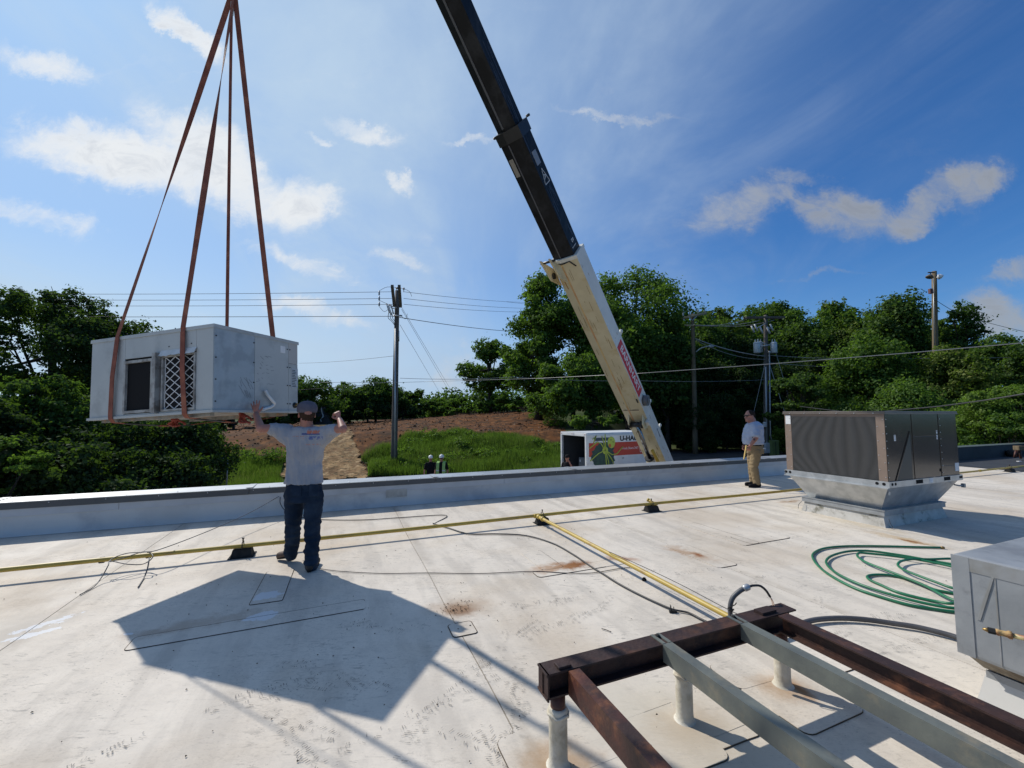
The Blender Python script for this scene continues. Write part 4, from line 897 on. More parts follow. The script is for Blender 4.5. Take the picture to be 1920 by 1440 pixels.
MB().box(-.022, .022, -.004, -.0005, -.32, -.12).build('sling_tag', mat('tag_beige', (.42, .38, .34), .7), s2_)
def knot(c, label, sd):
    t = thing('rigging_knot', label, 'rope knot', tuple(c)); r_ = random.Random(sd); mb = MB()
    for k in range(5):
        a = Vector((r_.uniform(-.035, .035), r_.uniform(-.035, .035), r_.uniform(-.02, .03))); b = Vector((r_.uniform(-.07, .07), r_.uniform(-.07, .07), r_.uniform(-.07, -.015)))
        mb.tube(spline([(0, 0, .03), tuple(a), tuple(b), tuple(b*.6+Vector((.05, 0, -.03)))], 4), .012, 6)
    mb.build('rope_loops', M_red, t); MB().sphere((0, 0, 0), (.035, .035, .03), 10).build('rope_core', M_red, t)
knot(at(327, 787, P1[4].y), 'red rope knot under the far sling of the hanging unit', 2)
knot(at(455, 781, P2[5].y-.1), 'red rope knot under the hanging unit near the man\'s hand', 5)

# ================================================================ CRANE
M_crm = mat('cream_crane_paint', (.62, .54, .36), .45, base2=(.56, .48, .31), nscale=2, base3=(.50, .40, .22), n3scale=1.3, world=True)
M_crw = mat('white_crane_paint', (.66, .65, .60), .4, base2=(.60, .59, .54), nscale=2.5, world=True)
M_bbk = mat('black_boom_paint', (.006, .0065, .008), .5, base2=(.013, .014, .017), nscale=3.5, nmin=.5, nmax=.62, base3=(.026, .027, .03), n3scale=1.7, spec=.25, stretch=(1, 1, .35), world=True)
M_ors = mat('orange_wear_strip', (.55, .27, .12), .6, base2=(.62, .46, .22), nscale=2, world=True)
M_blk2 = mat('black_iron', (.015, .015, .016), .45)
M_chr = mat('chrome_rod', (.25, .25, .26), .15, 1.)
BB = at(1240, 872, 17.2)
r0, r1 = ray(1240, 872), ray(849, 0); pn = r0.cross(r1)
TX, TY = APEX.x, APEX.y
TZ = CAMH+(-(pn.x*TX+pn.y*TY))/pn.z
TT = Vector((TX, TY, TZ)); DV = (TT-BB).normalized(); BLEN = (TT-BB).length
SV = Vector((-DV.y, DV.x, 0)).normalized()
if SV.y > 0: SV = -SV
UV = DV.cross(SV).normalized()
if UV.z < 0: UV = -UV
def proj_y(p): d = p.y*cos(PITCH)+(p.z-CAMH)*sin(PITCH); return 720-FPX*(-p.y*sin(PITCH)+(p.z-CAMH)*cos(PITCH))/d
def bt(py):
    lo_, hi_ = 0., BLEN*.95
    for _ in range(50):
        m_ = (lo_+hi_)/2
        if proj_y(BB+DV*m_) > py: lo_ = m_
        else: hi_ = m_
    return lo_
cr = thing('mobile_crane', 'mobile crane with a long telescopic boom, cream base and black upper sections', 'crane', (BB.x+.6, BB.y+.7, GZ), RZ)
def bx_(t, s, u): return BB+DV*t+SV*s+UV*u
def hexsec(t0, t1, w_, h_, ridge=.5):   # shallow keel section; material 0 under side, 1 side walls
    pr_ = [(-w_/2, h_*.5), (w_/2, h_*.5), (w_/2, -h_*.40), (-w_*.12, -h_*ridge), (-w_/2, -h_*.40)]
    vs = [bx_(t, s, u) for t in (t0, t1) for (s, u) in pr_]; n = 5
    return vs, [(i, (i+1) % n, n+(i+1) % n, n+i) for i in range(n)]+[tuple(range(n))[::-1], tuple(range(n, 2*n))], [1, 1, 0, 0, 1, 1, 1]
def addsec(name, t0, t1, w_, h_, mats, parent=cr):
    vs, fs, mi = hexsec(t0, t1, w_, h_); mb = MB(); mb.add(vs, fs); mb.mi = mi
    return mb.build(name, mats, parent, True)
W1, H1 = .80, .66
tA = bt(478); tB = bt(243)
base = addsec('base_boom', -1.6, tA, W1, H1, [M_crm, M_crw])
sec2 = addsec('mid_boom', tA-.4, tB, W1*.80, H1*.80, [M_bbk, M_bbk])
sec3 = addsec('upper_boom', tB-.3, BLEN-2.2, W1*.66, H1*.66, [M_bbk, M_bbk])
addsec('tip_boom', BLEN-2.4, BLEN-.25, W1*.52, H1*.52, [M_bbk, M_bbk])
addsec('boom_collar', tB-.22, tB+.05, W1*.86, H1*.88, [M_blk2, M_blk2])
MB().tube([bx_(tB+.06, W1*.42, H1*.46), bx_(tB+.06, W1*.5, H1*.56)], .03, 6).tube([bx_(tB+.02, -W1*.42, -H1*.38), bx_(tB+.02, -W1*.5, -H1*.3)], .03, 6).build('collar_pin', M_blk2, sec3, True)
def strip(t0, t1, s, u, w_, m, name, parent, th=.012):
    a, b = bx_(t0, s, u), bx_(t1, s, u)
    return MB().ribbon([a, b], SV, w_, th).build(name, m, parent, True)
rw = random.Random(21)
mbw = MB()
for k in range(46):
    t_ = rw.uniform(.3, tA-.3); s_ = rw.uniform(-.42, .42)*W1; l_ = rw.uniform(.05, .4)
    mbw.ribbon([bx_(t_, s_, -H1*(.5-.1*abs(s_/W1+.12)*1.6)-.004), bx_(t_+l_, s_+rw.uniform(-.01, .01), -H1*(.5-.1*abs(s_/W1+.12)*1.6)-.004)], SV, rw.uniform(.004, .014), .002)
for k in range(20):
    t_ = rw.uniform(.3, tA-.3); u_ = rw.uniform(-.3, .42)*H1; l_ = rw.uniform(.04, .25); mbw.ribbon([bx_(t_, W1/2+.003, u_), bx_(t_+l_, W1/2+.003, u_)], UV, rw.uniform(.004, .012), .002)
mbw.build('paint_scratches', mat('scratch_brown', (.20, .12, .06), .8), base, True, kind='stuff')
mbw = MB()
for k in range(40):
    t_ = rw.uniform(tA+.1, BLEN*.7); w_ = W1*(.80 if t_ < tB else .66); s_ = rw.choice((-1, 1))*rw.uniform(.02, .36)*w_; l_ = rw.uniform(.1, .7); hh_ = H1*(.80 if t_ < tB else .66)
    mbw.ribbon([bx_(t_, w_/2+.003, s_*.8), bx_(t_+l_, w_/2+.003, s_*.8+rw.uniform(-.02, .02))], UV, rw.uniform(.006, .03), .002)
mbw.build('grease_marks', mat('grease_grey', (.035, .037, .042), .35), sec2, True, kind='stuff')
strip(.4, tA-.1, -W1*.12, -H1*.5-.004, .045, M_ors, 'wear_strip', base)
strip(tA+.02, tB-.25, -W1*.09, -H1*.40-.006, .03, mat('grey_strip', (.10, .10, .11), .4), 'wear_strip', sec2)
strip(tB+.1, BLEN-2.6, -W1*.075, -H1*.33-.006, .045, mat('grey_strip'), 'wear_strip', sec3)
# pads worn to bare metal near the collar
MB().ribbon([bx_(tB-.95, W1*.4+.004, .0), bx_(tB-.62, W1*.4+.004, .0)], UV, .22, .006).build('worn_patch', mat('bare_grey', (.22, .23, .25), .4), sec2, True)
MB().ribbon([bx_(tB-.98, -W1*.25, -H1*.375), bx_(tB-.55, -W1*.25, -H1*.375)], SV, .12, .006).build('worn_patch', mat('bare_tan', (.26, .24, .21), .5), sec2, True)
# boom head of the base section: ears and pins at the upper left
for k, s_ in enumerate((-W1*.5-.03, -W1*.18)):
    MB().hexa([bx_(tA-.75, s_-.03, -H1*.42), bx_(tA-.75, s_+.03, -H1*.42), bx_(tA-.2, s_+.03, -H1*.42), bx_(tA-.2, s_-.03, -H1*.42),
               bx_(tA-.35, s_-.03, -H1*.42-.34), bx_(tA-.35, s_+.03, -H1*.42-.34), bx_(tA+.34, s_+.03, -H1*.42-.42), bx_(tA+.34, s_-.03, -H1*.42-.42)]).build('sheave_ear', M_crm, base, True)
MB().tube([bx_(tA+.22, -W1*.62, -H1*.42-.34), bx_(tA+.22, -W1*.05, -H1*.42-.34)], .035, 10).tube([bx_(tA-.3, -W1*.6, -H1*.42-.2), bx_(tA-.3, -W1*.45, -H1*.42-.2)], .09, 12).build('ear_pin', M_blk2, base, True)
addsec('base_boom_rim', tA-.05, tA+.05, W1*1.04, H1*1.03, [M_crw, M_crw])
MB().tube([bx_(tA-.05, -W1*.22, -H1*.49), bx_(tA-.08, -W1*.05, -H1*.51), bx_(tA-.06, W1*.2, -H1*.47), bx_(tA-.25, W1*.36, -H1*.44)], .02, 6).build('hydraulic_hose', M_blk2, base, True)
MB().ribbon([bx_(tA-.9, -W1*.30, -H1*.462), bx_(tA-.12, -W1*.33, -H1*.455)], SV, .025, .006).build('rust_streak', mat('amber_rust', (.36, .18, .06), .7), base, True)
# side furniture
t1_, t2_ = bt(738), bt(646)
MB().ribbon([bx_(t1_, W1/2+.006, .0), bx_(t2_, W1/2+.006, .0)], UV, H1*.62, .010).build('name_board', mat('sign_red', (.55, .025, .035), .5), base, True)
tl_ = t2_-t1_; c_ = bx_((t1_+t2_)/2, W1/2+.016, 0)
text_mesh('sign_lettering', 'BARNHART', H1*.50, mat('sign_white', (.75, .74, .72), .5), base, pmat(base.parent).inverted() @ frame(c_, -DV, UV), .002, .004, sx=tl_*.90/(H1*.50*5.35))
for (py, sx_) in ((815, 0), (642, 0), (770, 0)):
    t_ = bt(py); MB().ribbon([bx_(t_, W1/2-.02, H1*.5), bx_(t_+.03, W1/2-.02, H1*.5+.14)], DV, .12, .03).tube([bx_(t_+.03, W1/2-.05, H1*.5+.13), bx_(t_+.03, W1/2+.02, H1*.5+.13)], .06, 8).build('lifting_lug', M_crw, base, True)
t_ = bt(752); MB().tube([bx_(t_, W1/2, .02), bx_(t_, W1/2+.16, .02)], .19, 20).tube([bx_(t_, W1/2+.16, .02), bx_(t_, W1/2+.19, .02)], .10, 16).build('cable_reel', mat('grey_reel', (.12, .12, .125), .5), base, True)
t_ = bt(812); MB().poly([bx_(t_-.32, W1/2+.004, -.02), bx_(t_-.1, W1/2+.004, .12), bx_(t_+.22, W1/2+.004, .16), bx_(t_+.16, W1/2+.004, -.14), bx_(t_-.2, W1/2+.004, -.17)], .008, SV).build('diamond_plate', M_crw, base, True)
MB().ribbon([bx_(t_-.28, W1/2+.016, .05), bx_(t_+.18, W1/2+.016, .09)], UV, .035, .005).build('emblem_bar', mat('navy', (.01, .015, .06), .5), base, True)
for (py, s_) in ((738, .12), (740, -.2)):
    t_ = bt(py); MB().ribbon([bx_(t_, W1*s_+(.3*W1 if s_ > 0 else 0), -H1*.45), bx_(t_-.16, W1*s_+(.3*W1 if s_ > 0 else 0), -H1*.455)], SV, .04, .03).build('drain_slot', M_blk2, base, True)
t_ = bt(757); MB().ribbon([bx_(t_, -.02, -H1*.485), bx_(t_+.015, -.02, -H1*.485)], SV, W1*.72, .02).build('weld_line', M_blk2, base, True)
# letters on the black section
for (py, ch_) in ((339, 'A'), (456, 'B')):
    t_ = bt(py); c_ = bx_(t_, W1*.40+.004, .02)
    text_mesh('boom_mark', ch_, .20, mat('mark_white', (.5, .5, .5), .6), sec2, pmat(sec2.parent).inverted() @ frame(c_, DV.lerp(UV, .0), -UV) @ Matrix.Rotation(pi, 4, 'Z'), .002)
    if ch_ == 'A':
        q = [bx_(t_-.17, W1*.40+.006, .16), bx_(t_-.17, W1*.40+.006, -.12), bx_(t_+.20, W1*.40+.006, .02)]
        mb = MB(); [mb.ribbon([q[i], q[(i+1) % 3]], SV.cross(q[(i+1) % 3]-q[i]), .02, .004) for i in range(3)]; mb.build('mark_outline', mat('mark_white'), sec2, True)
    else: MB().ribbon([bx_(t_-.16, W1*.40+.006, .12), bx_(t_-.16, W1*.40+.006, -.14)], DV, .02, .004).build('mark_outline', mat('mark_white'), sec2, True)
# lift cylinder
tq = bt(778); pin = bx_(tq, .05, -H1*.5-.14); foot = at(1233, 900, BB.y-.85)
dc = (foot-pin).normalized(); cl_ = (foot-pin).length
lc = MB().tube([pin+dc*.05, pin+dc*(cl_*.62)], .075, 14).build('cylinder_rod', M_chr, cr, True)
MB().tube([pin+dc*(cl_*.58), foot+dc*.9], .16, 16).build('cylinder_barrel', M_crm, cr, True)
MB().tube([pin+dc*(cl_*.575), pin+dc*(cl_*.60)], .175, 16).build('cylinder_gland', M_blk2, cr, True)
MB().tube([pin-SV*.22, pin+SV*.22], .10, 12).tube([pin-SV*.3, pin-SV*.24], .13, 12).tube([pin+SV*.12, pin+SV*.2], .13, 12).build('cylinder_pin', M_blk2, cr, True)
for s_ in (-.26, .26): MB().hexa([bx_(tq-.3, s_+.05-.02, -H1*.44), bx_(tq-.3, s_+.05+.02, -H1*.44), bx_(tq+.35, s_+.05+.02, -H1*.44), bx_(tq+.35, s_+.05-.02, -H1*.44), bx_(tq-.14, s_+.03, -H1*.5-.24), bx_(tq-.14, s_+.07, -H1*.5-.24), bx_(tq+.14, s_+.07, -H1*.5-.24), bx_(tq+.14, s_+.03, -H1*.5-.24)]).build('pin_bracket', M_crm, base, True)
MB().hexa([pin+SV*.30+UV*.05-DV*.1, pin+SV*.42+UV*.05-DV*.1, pin+SV*.42+UV*.05+DV*.08, pin+SV*.30+UV*.05+DV*.08, pin+SV*.30+UV*.2-DV*.1, pin+SV*.42+UV*.2-DV*.1, pin+SV*.42+UV*.2+DV*.08, pin+SV*.30+UV*.2+DV*.08]).build('pin_lug', M_crw, base, True)
MB().tube(spline([pin+dc*1.2+SV*.22, pin+dc*1.9+SV*.3, pin+dc*2.3+SV*.42, pin+dc*2.45+SV*.5], 4), .06, 8).build('yellow_hose', mat('hose_yellow', (.55, .33, .04), .5), cr, True)
# turntable and carrier below the parapet
piv = BB-DV*1.5
cb = Vector((piv.x-.6, piv.y-.35, GZ)); CM = Matrix.Translation(cb) @ Matrix.Rotation(RZ, 4, 'Z')
MB().box(-3.6, 4.2, -1.15, 1.15, .62, .95).box(-3.2, 3.8, -.5, .5, .35, .62).build('carrier_deck', M_crw, cr, True, M=CM)
MB().lathe([(.8, .95), (.8, 1.15)], (0, 0, 0), 20).box(-.9, 1.1, -.62, -.40, 1.15, 1.45).box(-.9, 1.1, .40, .62, 1.15, 1.45).build('turntable', M_crm, cr, True, M=CM)
for x in (-2.9, -1.9, 2.2, 3.4):
    for s_ in (-1, 1):
        wq = MB().lathe([(.2, -.14), (.46, -.14), (.5, -.08), (.5, .08), (.46, .14), (.2, .14)], (x, 0, .50), 20, 'Y')
        wq.v = [(a, b+s_*1.0, c) for a, b, c in wq.v]; wo_ = wq.build('tyre', M_rub, cr, True, M=CM)
MB().bbox(-3.7, -2.9, -1.1, 1.1, .95, 1.35, .08).build('carrier_cab', M_crw, cr, True, M=CM)
for x in (-2.4, 2.9):
    for s_ in (-1, 1): MB().box(x-.12, x+.12, min(s_*1.15, s_*1.6), max(s_*1.15, s_*1.6), .55, .8).box(x-.08, x+.08, s_*1.5-.08, s_*1.5+.08, .05, .55).box(x-.25, x+.25, s_*1.5-.25, s_*1.5+.25, .0, .05).build('outrigger', M_crm, cr, True, M=CM)
# boom head, rope, hook block above the slings
MB().tube([bx_(BLEN-.1, -.16, -.1), bx_(BLEN-.1, .16, -.1)], .22, 18).build('head_sheave', M_blk2, cr, True)
HB = APEX+Vector((0, 0, .75))
for k in (-.05, .05): MB().tube([HB+SV*k+Vector((0, 0, .2)), TT+SV*k+Vector((0, 0, -.2))], .009, 6).build('hoist_rope', M_blk2, cr, True)
MB().tube([HB-SV*.1, HB+SV*.1], .2, 18).build('hook_block', mat('hook_yellow', (.55, .4, .05), .5), cr, True)
MB().tube(spline([HB+Vector((0, 0, -.15)), HB+Vector((0, 0, -.4)), HB+SV*.11+Vector((0, 0, -.58)), HB+Vector((0, 0, -.73)), HB-SV*.11+Vector((0, 0, -.62))], 5), .035, 10).build('hook', M_blk2, cr, True)

# ================================================================ RENTAL TRUCK
M_twh = mat('truck_white', (.70, .70, .69), .4, base2=(.62, .62, .61), nscale=3)
M_tro = mat('truck_roof_white', (.55, .57, .58), .6, base2=(.46, .48, .49), nscale=2)
tr = thing('rental_truck', 'white box truck with an open rear door and a spider painted on its side', 'box truck', (3.22, 18.0, GZ), R(27))
TLn, TW = 3.75, 1.95; zt = .86-GZ; zb = .72
MB().box(.06, TLn, .03, TW-.03, zb-.02, zb+.06).build('load_floor', mat('ply_floor', (.22, .17, .12), .8), tr)
MB().box(.05, TLn, .0, .035, zb, zt-.12).build('side_wall', M_twh, tr); MB().box(.05, TLn, TW-.035, TW, zb, zt-.12).build('side_wall', M_twh, tr); MB().box(TLn-.04, TLn, .036, TW-.036, zb+.06, zt-.06).build('front_wall', M_twh, tr)
mb = MB(); pr_ = [(0, zt-.12), (.01, zt-.05), (.05, zt-.01), (.12, zt), (TW-.12, zt), (TW-.05, zt-.01), (TW-.01, zt-.05), (TW, zt-.12)]
vs = [(x, y, z) for x in (.0, TLn+.02) for y, z in pr_]; mb.add(vs, [(i, i+8, i+9, i+1) for i in range(7)]+[tuple(range(8, 16))]+[(0, 7, 15, 8)], smooth=False); mb.build('box_roof', M_tro, tr)
MB().box(-.004, TLn+.02, -.012, -.001, zt-.13, zt-.055).box(-.004, TLn+.02, TW+.001, TW+.012, zt-.13, zt-.055).build('roof_trim', mat('trim_alu', (.50, .54, .60), .35, .5), tr)
MB().bbox(-.05, .05, -.01, .09, zb-.05, zt-.13, .01).bbox(-.05, .05, TW-.09, TW+.01, zb-.05, zt-.13, .01).bbox(-.05, .05, -.01, TW+.01, zt-.16, zt-.01, .02).build('rear_frame', M_twh, tr)
mb = MB()
for k in (.45, .5, .55): mb.box(-.056, -.05, TW*k-.02, TW*k+.02, zt-.09, zt-.07)
mb.box(-.056, -.05, .05, .12, zt-.09, zt-.07).box(-.056, -.05, TW-.12, TW-.05, zt-.09, zt-.07); mb.build('marker_lights', mat('red_lens', (.30, .03, .02), .4), tr)
MB().box(TLn-.10, TLn-.05, .04, TW-.04, zb+.06, zt-.14).box(.06, TLn-.11, TW-.045, TW-.0355, zb+.06, zt-.13).box(.06, TLn-.11, .0355, .045, zb+.06, zt-.13).box(.06, TLn-.11, .05, TW-.05, zt-.15, zt-.13).build('inner_wall', mat('inner_shade_grey', (.06, .065, .07), .8), tr)  # dark liner added; the shade inside the box is put into its colour
mb = MB()
for y in (.35, .75, 1.2, 1.55): mb.box(TLn-.13, TLn-.101, y-.12, y+.12, zt-.75-.2*(y > 1), zt-.5)
mb.build('inner_signs', mat('inner_panel', (.14, .15, .15), .7), tr)
cg = thing('cargo_unit', 'dark grey metal unit standing inside the open box truck', 'cargo unit', tuple(Matrix.Translation((3.22, 18, GZ+zb+.065)) @ Matrix.Rotation(R(27), 4, 'Z') @ Vector((.5, .25, 0))), R(27))
MB().bbox(0, 1.6, 0, 1.05, 0, 1.0, .02).build('unit_casing', mat('cargo_grey', (.14, .15, .16), .5, base2=(.11, .12, .13), nscale=3), cg)
mb = MB(); [mb.box(-.012, .0, .03+.1*i, .05+.1*i, .05, .62) for i in range(10)]; mb.box(-.012, 0, .02, 1.03, .66, .68); mb.build('casing_ribs', mat('cargo_rib', (.20, .21, .22), .5), cg)
MB().box(-.004, -.001, .9, .97, .80, .9).build('sticker', M_lab, cg)
M_band = mat('truck_red', (.46, .045, .02), .5); M_sgn = mat('crab_green', (.42, .50, .07), .5); M_bgn = mat('deep_green', (.03, .085, .055), .6, base2=(.02, .05, .05), nscale=6)
ysd = -.003
MB().box(.10, 3.2, ysd-.001, -.0003, zt-1.03, zt-.44).build('red_band', M_band, tr)
zc2 = zt-.78; rg = random.Random(4)
blob = [(.9+.62*cos(a)*(1+.16*rg.uniform(-1, 1)), ysd-.0035, zt-1.0+(.56 if sin(a) > 0 else .72)*sin(a)*(1+.12*rg.uniform(-1, 1))) for a in [2*pi*i/36 for i in range(36)]]
MB().poly(blob[::-1], .0015, (0, 1, 0)).build('graphic_patch', M_bgn, tr)
MB().box(.38, 1.45, ysd-.004, ysd-.002, zt-.36, zt-.22).build('graphic_block', mat('slate', (.05, .07, .09), .6), tr)
mb = MB()
def flat(p): return (p[0], ysd-.006, p[1])
legs = [[(.95, zc2), (.75, zc2+.30), (.55, zc2+.38), (.12, zc2+.12)], [(.95, zc2), (.6, zc2-.12), (.15, zc2-.42)], [(.95, zc2), (.9, zc2+.35), (.80, zc2+.62)], [(1.0, zc2), (1.0, zc2+.5), (.98, zc2+.72)],
        [(1.0, zc2), (1.35, zc2-.20), (1.62, zc2-.18), (1.98, zc2+.12)], [(1.0, zc2), (1.3, zc2-.35), (1.45, zc2-.6)], [(1.0, zc2), (1.15, zc2-.5), (1.2, zc2-1.)], [(.98, zc2), (1.02, zc2-.5), (1.1, zc2-1.05)], [(.3, zc2+.5), (.5, zc2+.66), (.35, zc2+.35)]]
for l in legs: mb.tube([flat(p) for p in l], .024, 6)
mb.sphere(flat((.98, zc2)), (.16, .012, .17), 14); mb.sphere(flat((1.33, zc2+.34)), (.22, .012, .26), 16); mb.build('spider_graphic', M_sgn, tr)
mb = MB(); mb.sphere((.98, ysd-.016, zc2), (.05, .006, .05), 10).sphere((1.30, ysd-.017, zc2+.45), (.03, .005, .03), 8).sphere((1.42, ysd-.017, zc2+.36), (.025, .005, .03), 8); mb.build('spider_spots', M_ink, tr)
MB().sphere((1.24, ysd-.016, zc2+.20), (.07, .006, .09), 12).build('spider_mark', mat('crab_orange', (.5, .14, .03), .5), tr)
TX_ = lambda x, z, y=-.006: Matrix.Translation((x, y, z)) @ Matrix.Rotation(pi/2, 4, 'X')
text_mesh('side_lettering', 'U-HAUL', .30, M_ink, tr, TX_(2.45, zt-.29), .001, .013, sx=1.15)
text_mesh('side_lettering', 'Truck Share 24/7', .15, M_lab, tr, TX_(2.42, zt-.73), .001, .0, sx=.95)
MB().ribbon([(3.02, ysd-.004, zt-.93), (2.98, ysd-.004, zt-.60), (3.06, ysd-.004, zt-.52), (3.14, ysd-.004, zt-.60), (3.08, ysd-.004, zt-.92), (3.02, ysd-.004, zt-.93)], (1, 0, .2), .018, .002).build('phone_outline', M_lab, tr)
text_mesh('side_lettering', '24', .12, M_ink, tr, TX_(1.98, zt-1.16), .001, .0)
MB().bbox(TLn+.03, TLn+1.55, .05, TW-.05, .45, 1.35, .08).build('cab', M_twh, tr)
MB().hexa([(TLn+.05, .1, 1.35), (TLn+1.1, .1, 1.35), (TLn+1.1, TW-.1, 1.35), (TLn+.05, TW-.1, 1.35), (TLn+.1, .18, 2.0), (TLn+.6, .18, 2.0), (TLn+.6, TW-.18, 2.0), (TLn+.1, TW-.18, 2.0)]).build('cab_top', M_twh, tr)
for x, y in ((.75, .15), (.75, TW-.15), (TLn+.9, .15), (TLn+.9, TW-.15)):
    q = MB().lathe([(.2, -.1), (.34, -.1), (.37, -.06), (.37, .06), (.34, .1), (.2, .1)], (0, 0, 0), 18, 'Y'); q.v = [(a+x, b+y, c+.37) for a, b, c in q.v]; q.build('tyre', M_rub, tr)
MB().box(.1, TLn+.4, .5, .6, .45, .69).box(.1, TLn+.4, TW-.6, TW-.5, .45, .69).build('chassis', M_blk2, tr)
MB().box(-.12, .0, .05, TW-.05, .42, .55).build('rear_bumper', M_blk2, tr)

# ================================================================ PEOPLE
def skin_mat(name, c): return mat(name, c, .5, base2=tuple(x*.85 for x in c), nscale=9, base3=(c[0]*1.05, c[1]*.8, c[2]*.75), n3scale=6)
M_skin = skin_mat('sunburnt_skin', (.40, .175, .125)); M_skin2 = skin_mat('tanned_skin', (.42, .19, .135))
M_jean = mat('dark_denim', (.012, .022, .040), .9, base2=(.032, .050, .078), nscale=5, nmin=.4, nmax=.75, bump=.3, bscale=120)
M_khaki = mat('khaki_cloth', (.27, .20, .115), .85, base2=(.25, .185, .105), nscale=6, bump=.3, bscale=80)
M_hair = mat('brown_hair', (.055, .03, .018), .8, bump=.6, bscale=150); M_bt = mat('brown_boots', (.12, .065, .04), .7, base2=(.06, .035, .025), nscale=15)
M_blkc = mat('black_cloth', (.012, .012, .014), .9)
def seg(mb, p, q, r0, r1, n=12):
    p, q = Vector(p), Vector(q); m = 5
    mb.tube([p.lerp(q, i/m) for i in range(m+1)], [r0+(r1-r0)*i/m for i in range(m+1)], n); mb.sphere(p, r0, n); mb.sphere(q, r1, n)
def ell(mb, c, r, ang=0., n=14):
    q = MB().sphere((0, 0, 0), r, n); ca, sa = cos(ang), sin(ang)
    k = len(mb.v); mb.v += [(c[0]+x*ca-y*sa, c[1]+x*sa+y*ca, c[2]+z) for x, y, z in q.v]
    for f in q.f: mb.f.append(tuple(i+k for i in f)); mb.mi.append(0); mb.sm.append(True)
def torso(mb, levels, ang):   # stacked ellipses: (centre, half width, half depth)
    n = 20; k = len(mb.v); ca, sa = cos(ang), sin(ang)
    for c, a, b in levels:
        for j in range(n):
            t = 2*pi*j/n; x, y = a*(abs(cos(t))**.85)*(1 if cos(t) > 0 else -1), b*(abs(sin(t))**.85)*(1 if sin(t) > 0 else -1); mb.v.append((c[0]+x*ca-y*sa, c[1]+x*sa+y*ca, c[2]))
    for i in range(len(levels)-1):
        for j in range(n): mb.f.append((k+i*n+j, k+i*n+(j+1) % n, k+(i+1)*n+(j+1) % n, k+(i+1)*n+j)); mb.mi.append(0); mb.sm.append(True)
    mb.f.append(tuple(k+j for j in range(n))[::-1]); e = k+(len(levels)-1)*n; mb.f.append(tuple(e+j for j in range(n))); mb.mi += [0, 0]; mb.sm += [False]*2
def wr(amp, sc=(9, 9, 16), seed=0):
    def f(p):
        n1 = mnoise.noise(Vector((p.x*sc[0]+seed, p.y*sc[1], p.z*sc[2]))); return amp*(1-abs(n1)*3.0)*.8+amp*.4*mnoise.noise(Vector((p.x*25, p.y*25, p.z*30)))
    return f
def hand(mb, wrist, palm_dir, width_dir, size=1., curl=.15, spread=.28, thumb=1, bend=None):
    """palm and five fingers of different lengths; palm_dir points to the fingers, width_dir towards the thumb"""
    pd = Vector(palm_dir).normalized(); wd = (Vector(width_dir)-pd*Vector(width_dir).dot(pd)).normalized(); nd = pd.cross(wd) if bend is None else (Vector(bend)-pd*Vector(bend).dot(pd)).normalized()
    w0 = Vector(wrist); s = size
    for f in (-.028, -.010, .010, .026): seg(mb, w0+pd*.012*s, w0+pd*.088*s+wd*f*s, .018*s, .0125*s, 8)
    for i, (f, ln) in enumerate(((.032, .070), (.012, .080), (-.010, .074), (-.030, .058))):
        a = spread*(1.2-i*.8)*.6; d = (pd*cos(a)+wd*sin(a)).normalized(); b = w0+pd*.088*s+wd*f*s
        c1 = curl; p1 = b+(d*cos(c1)+nd*sin(c1))*ln*.45*s; c2 = curl*2.1; p2 = p1+(d*cos(c2)+nd*sin(c2))*ln*.32*s; c3 = curl*3.1; p3 = p2+(d*cos(c3)+nd*sin(c3))*ln*.25*s
        seg(mb, b, p1, .0098*s, .0088*s, 8); seg(mb, p1, p2, .0088*s, .0080*s, 8); seg(mb, p2, p3, .0080*s, .0066*s, 8)
    b = w0+pd*.025*s+wd*.026*s*thumb; d = (pd*.62+wd*thumb*.75+nd*.15).normalized(); p1 = b+d*.042*s; p2 = p1+(d*.7+pd*.5+nd*.2).normalized()*.032*s
    seg(mb, b, p1, .0135*s, .011*s, 8); seg(mb, p1, p2, .011*s, .0085*s, 8)
def head(mb, c, face, s=1., ears=True, nose=True):
    f = Vector(face).normalized(); sd = Vector((0, 0, 1)).cross(f).normalized(); a = atan2(f.y, f.x)
    ell(mb, Vector(c)+Vector((0, 0, .03*s))-f*.012*s, (.098*s, .076*s, .10*s), a); ell(mb, Vector(c)+f*.02*s-Vector((0, 0, .055*s)), (.07*s, .058*s, .068*s), a)
    ell(mb, Vector(c)+f*.062*s-Vector((0, 0, .095*s)), (.026*s, .03*s, .02*s), a)
    if nose: seg(mb, Vector(c)+f*.085*s+Vector((0, 0, .015*s)), Vector(c)+f*.108*s-Vector((0, 0, .025*s)), .009*s, .015*s, 8)
    for k in (-1, 1):
        ell(mb, Vector(c)+f*.082*s+sd*k*.031*s+Vector((0, 0, .032*s)), (.012*s, .022*s, .007*s), a)
        if ears: ell(mb, Vector(c)+sd*k*.079*s-Vector((0, 0, .004*s))-f*.005*s, (.018*s, .009*s, .032*s), a)
    ell(mb, Vector(c)+f*.080*s-Vector((0, 0, .056*s)), (.014*s, .024*s, .006*s), a); ell(mb, Vector(c)+f*.078*s-Vector((0, 0, .068*s)), (.014*s, .021*s, .006*s), a)
def shoe(mb, heel, toe, s=1.):
    heel, toe = Vector(heel), Vector(toe); d = (toe-heel); a = atan2(d.y, d.x)
    seg(mb, heel+Vector((0, 0, .045))+d*.12, toe+Vector((0, 0, .036))-d*.12, .044*s, .042*s, 12); seg(mb, heel+Vector((0, 0, .05))+d*.15, heel+d*.22+Vector((0, 0, .13)), .046*s, .048*s, 12)
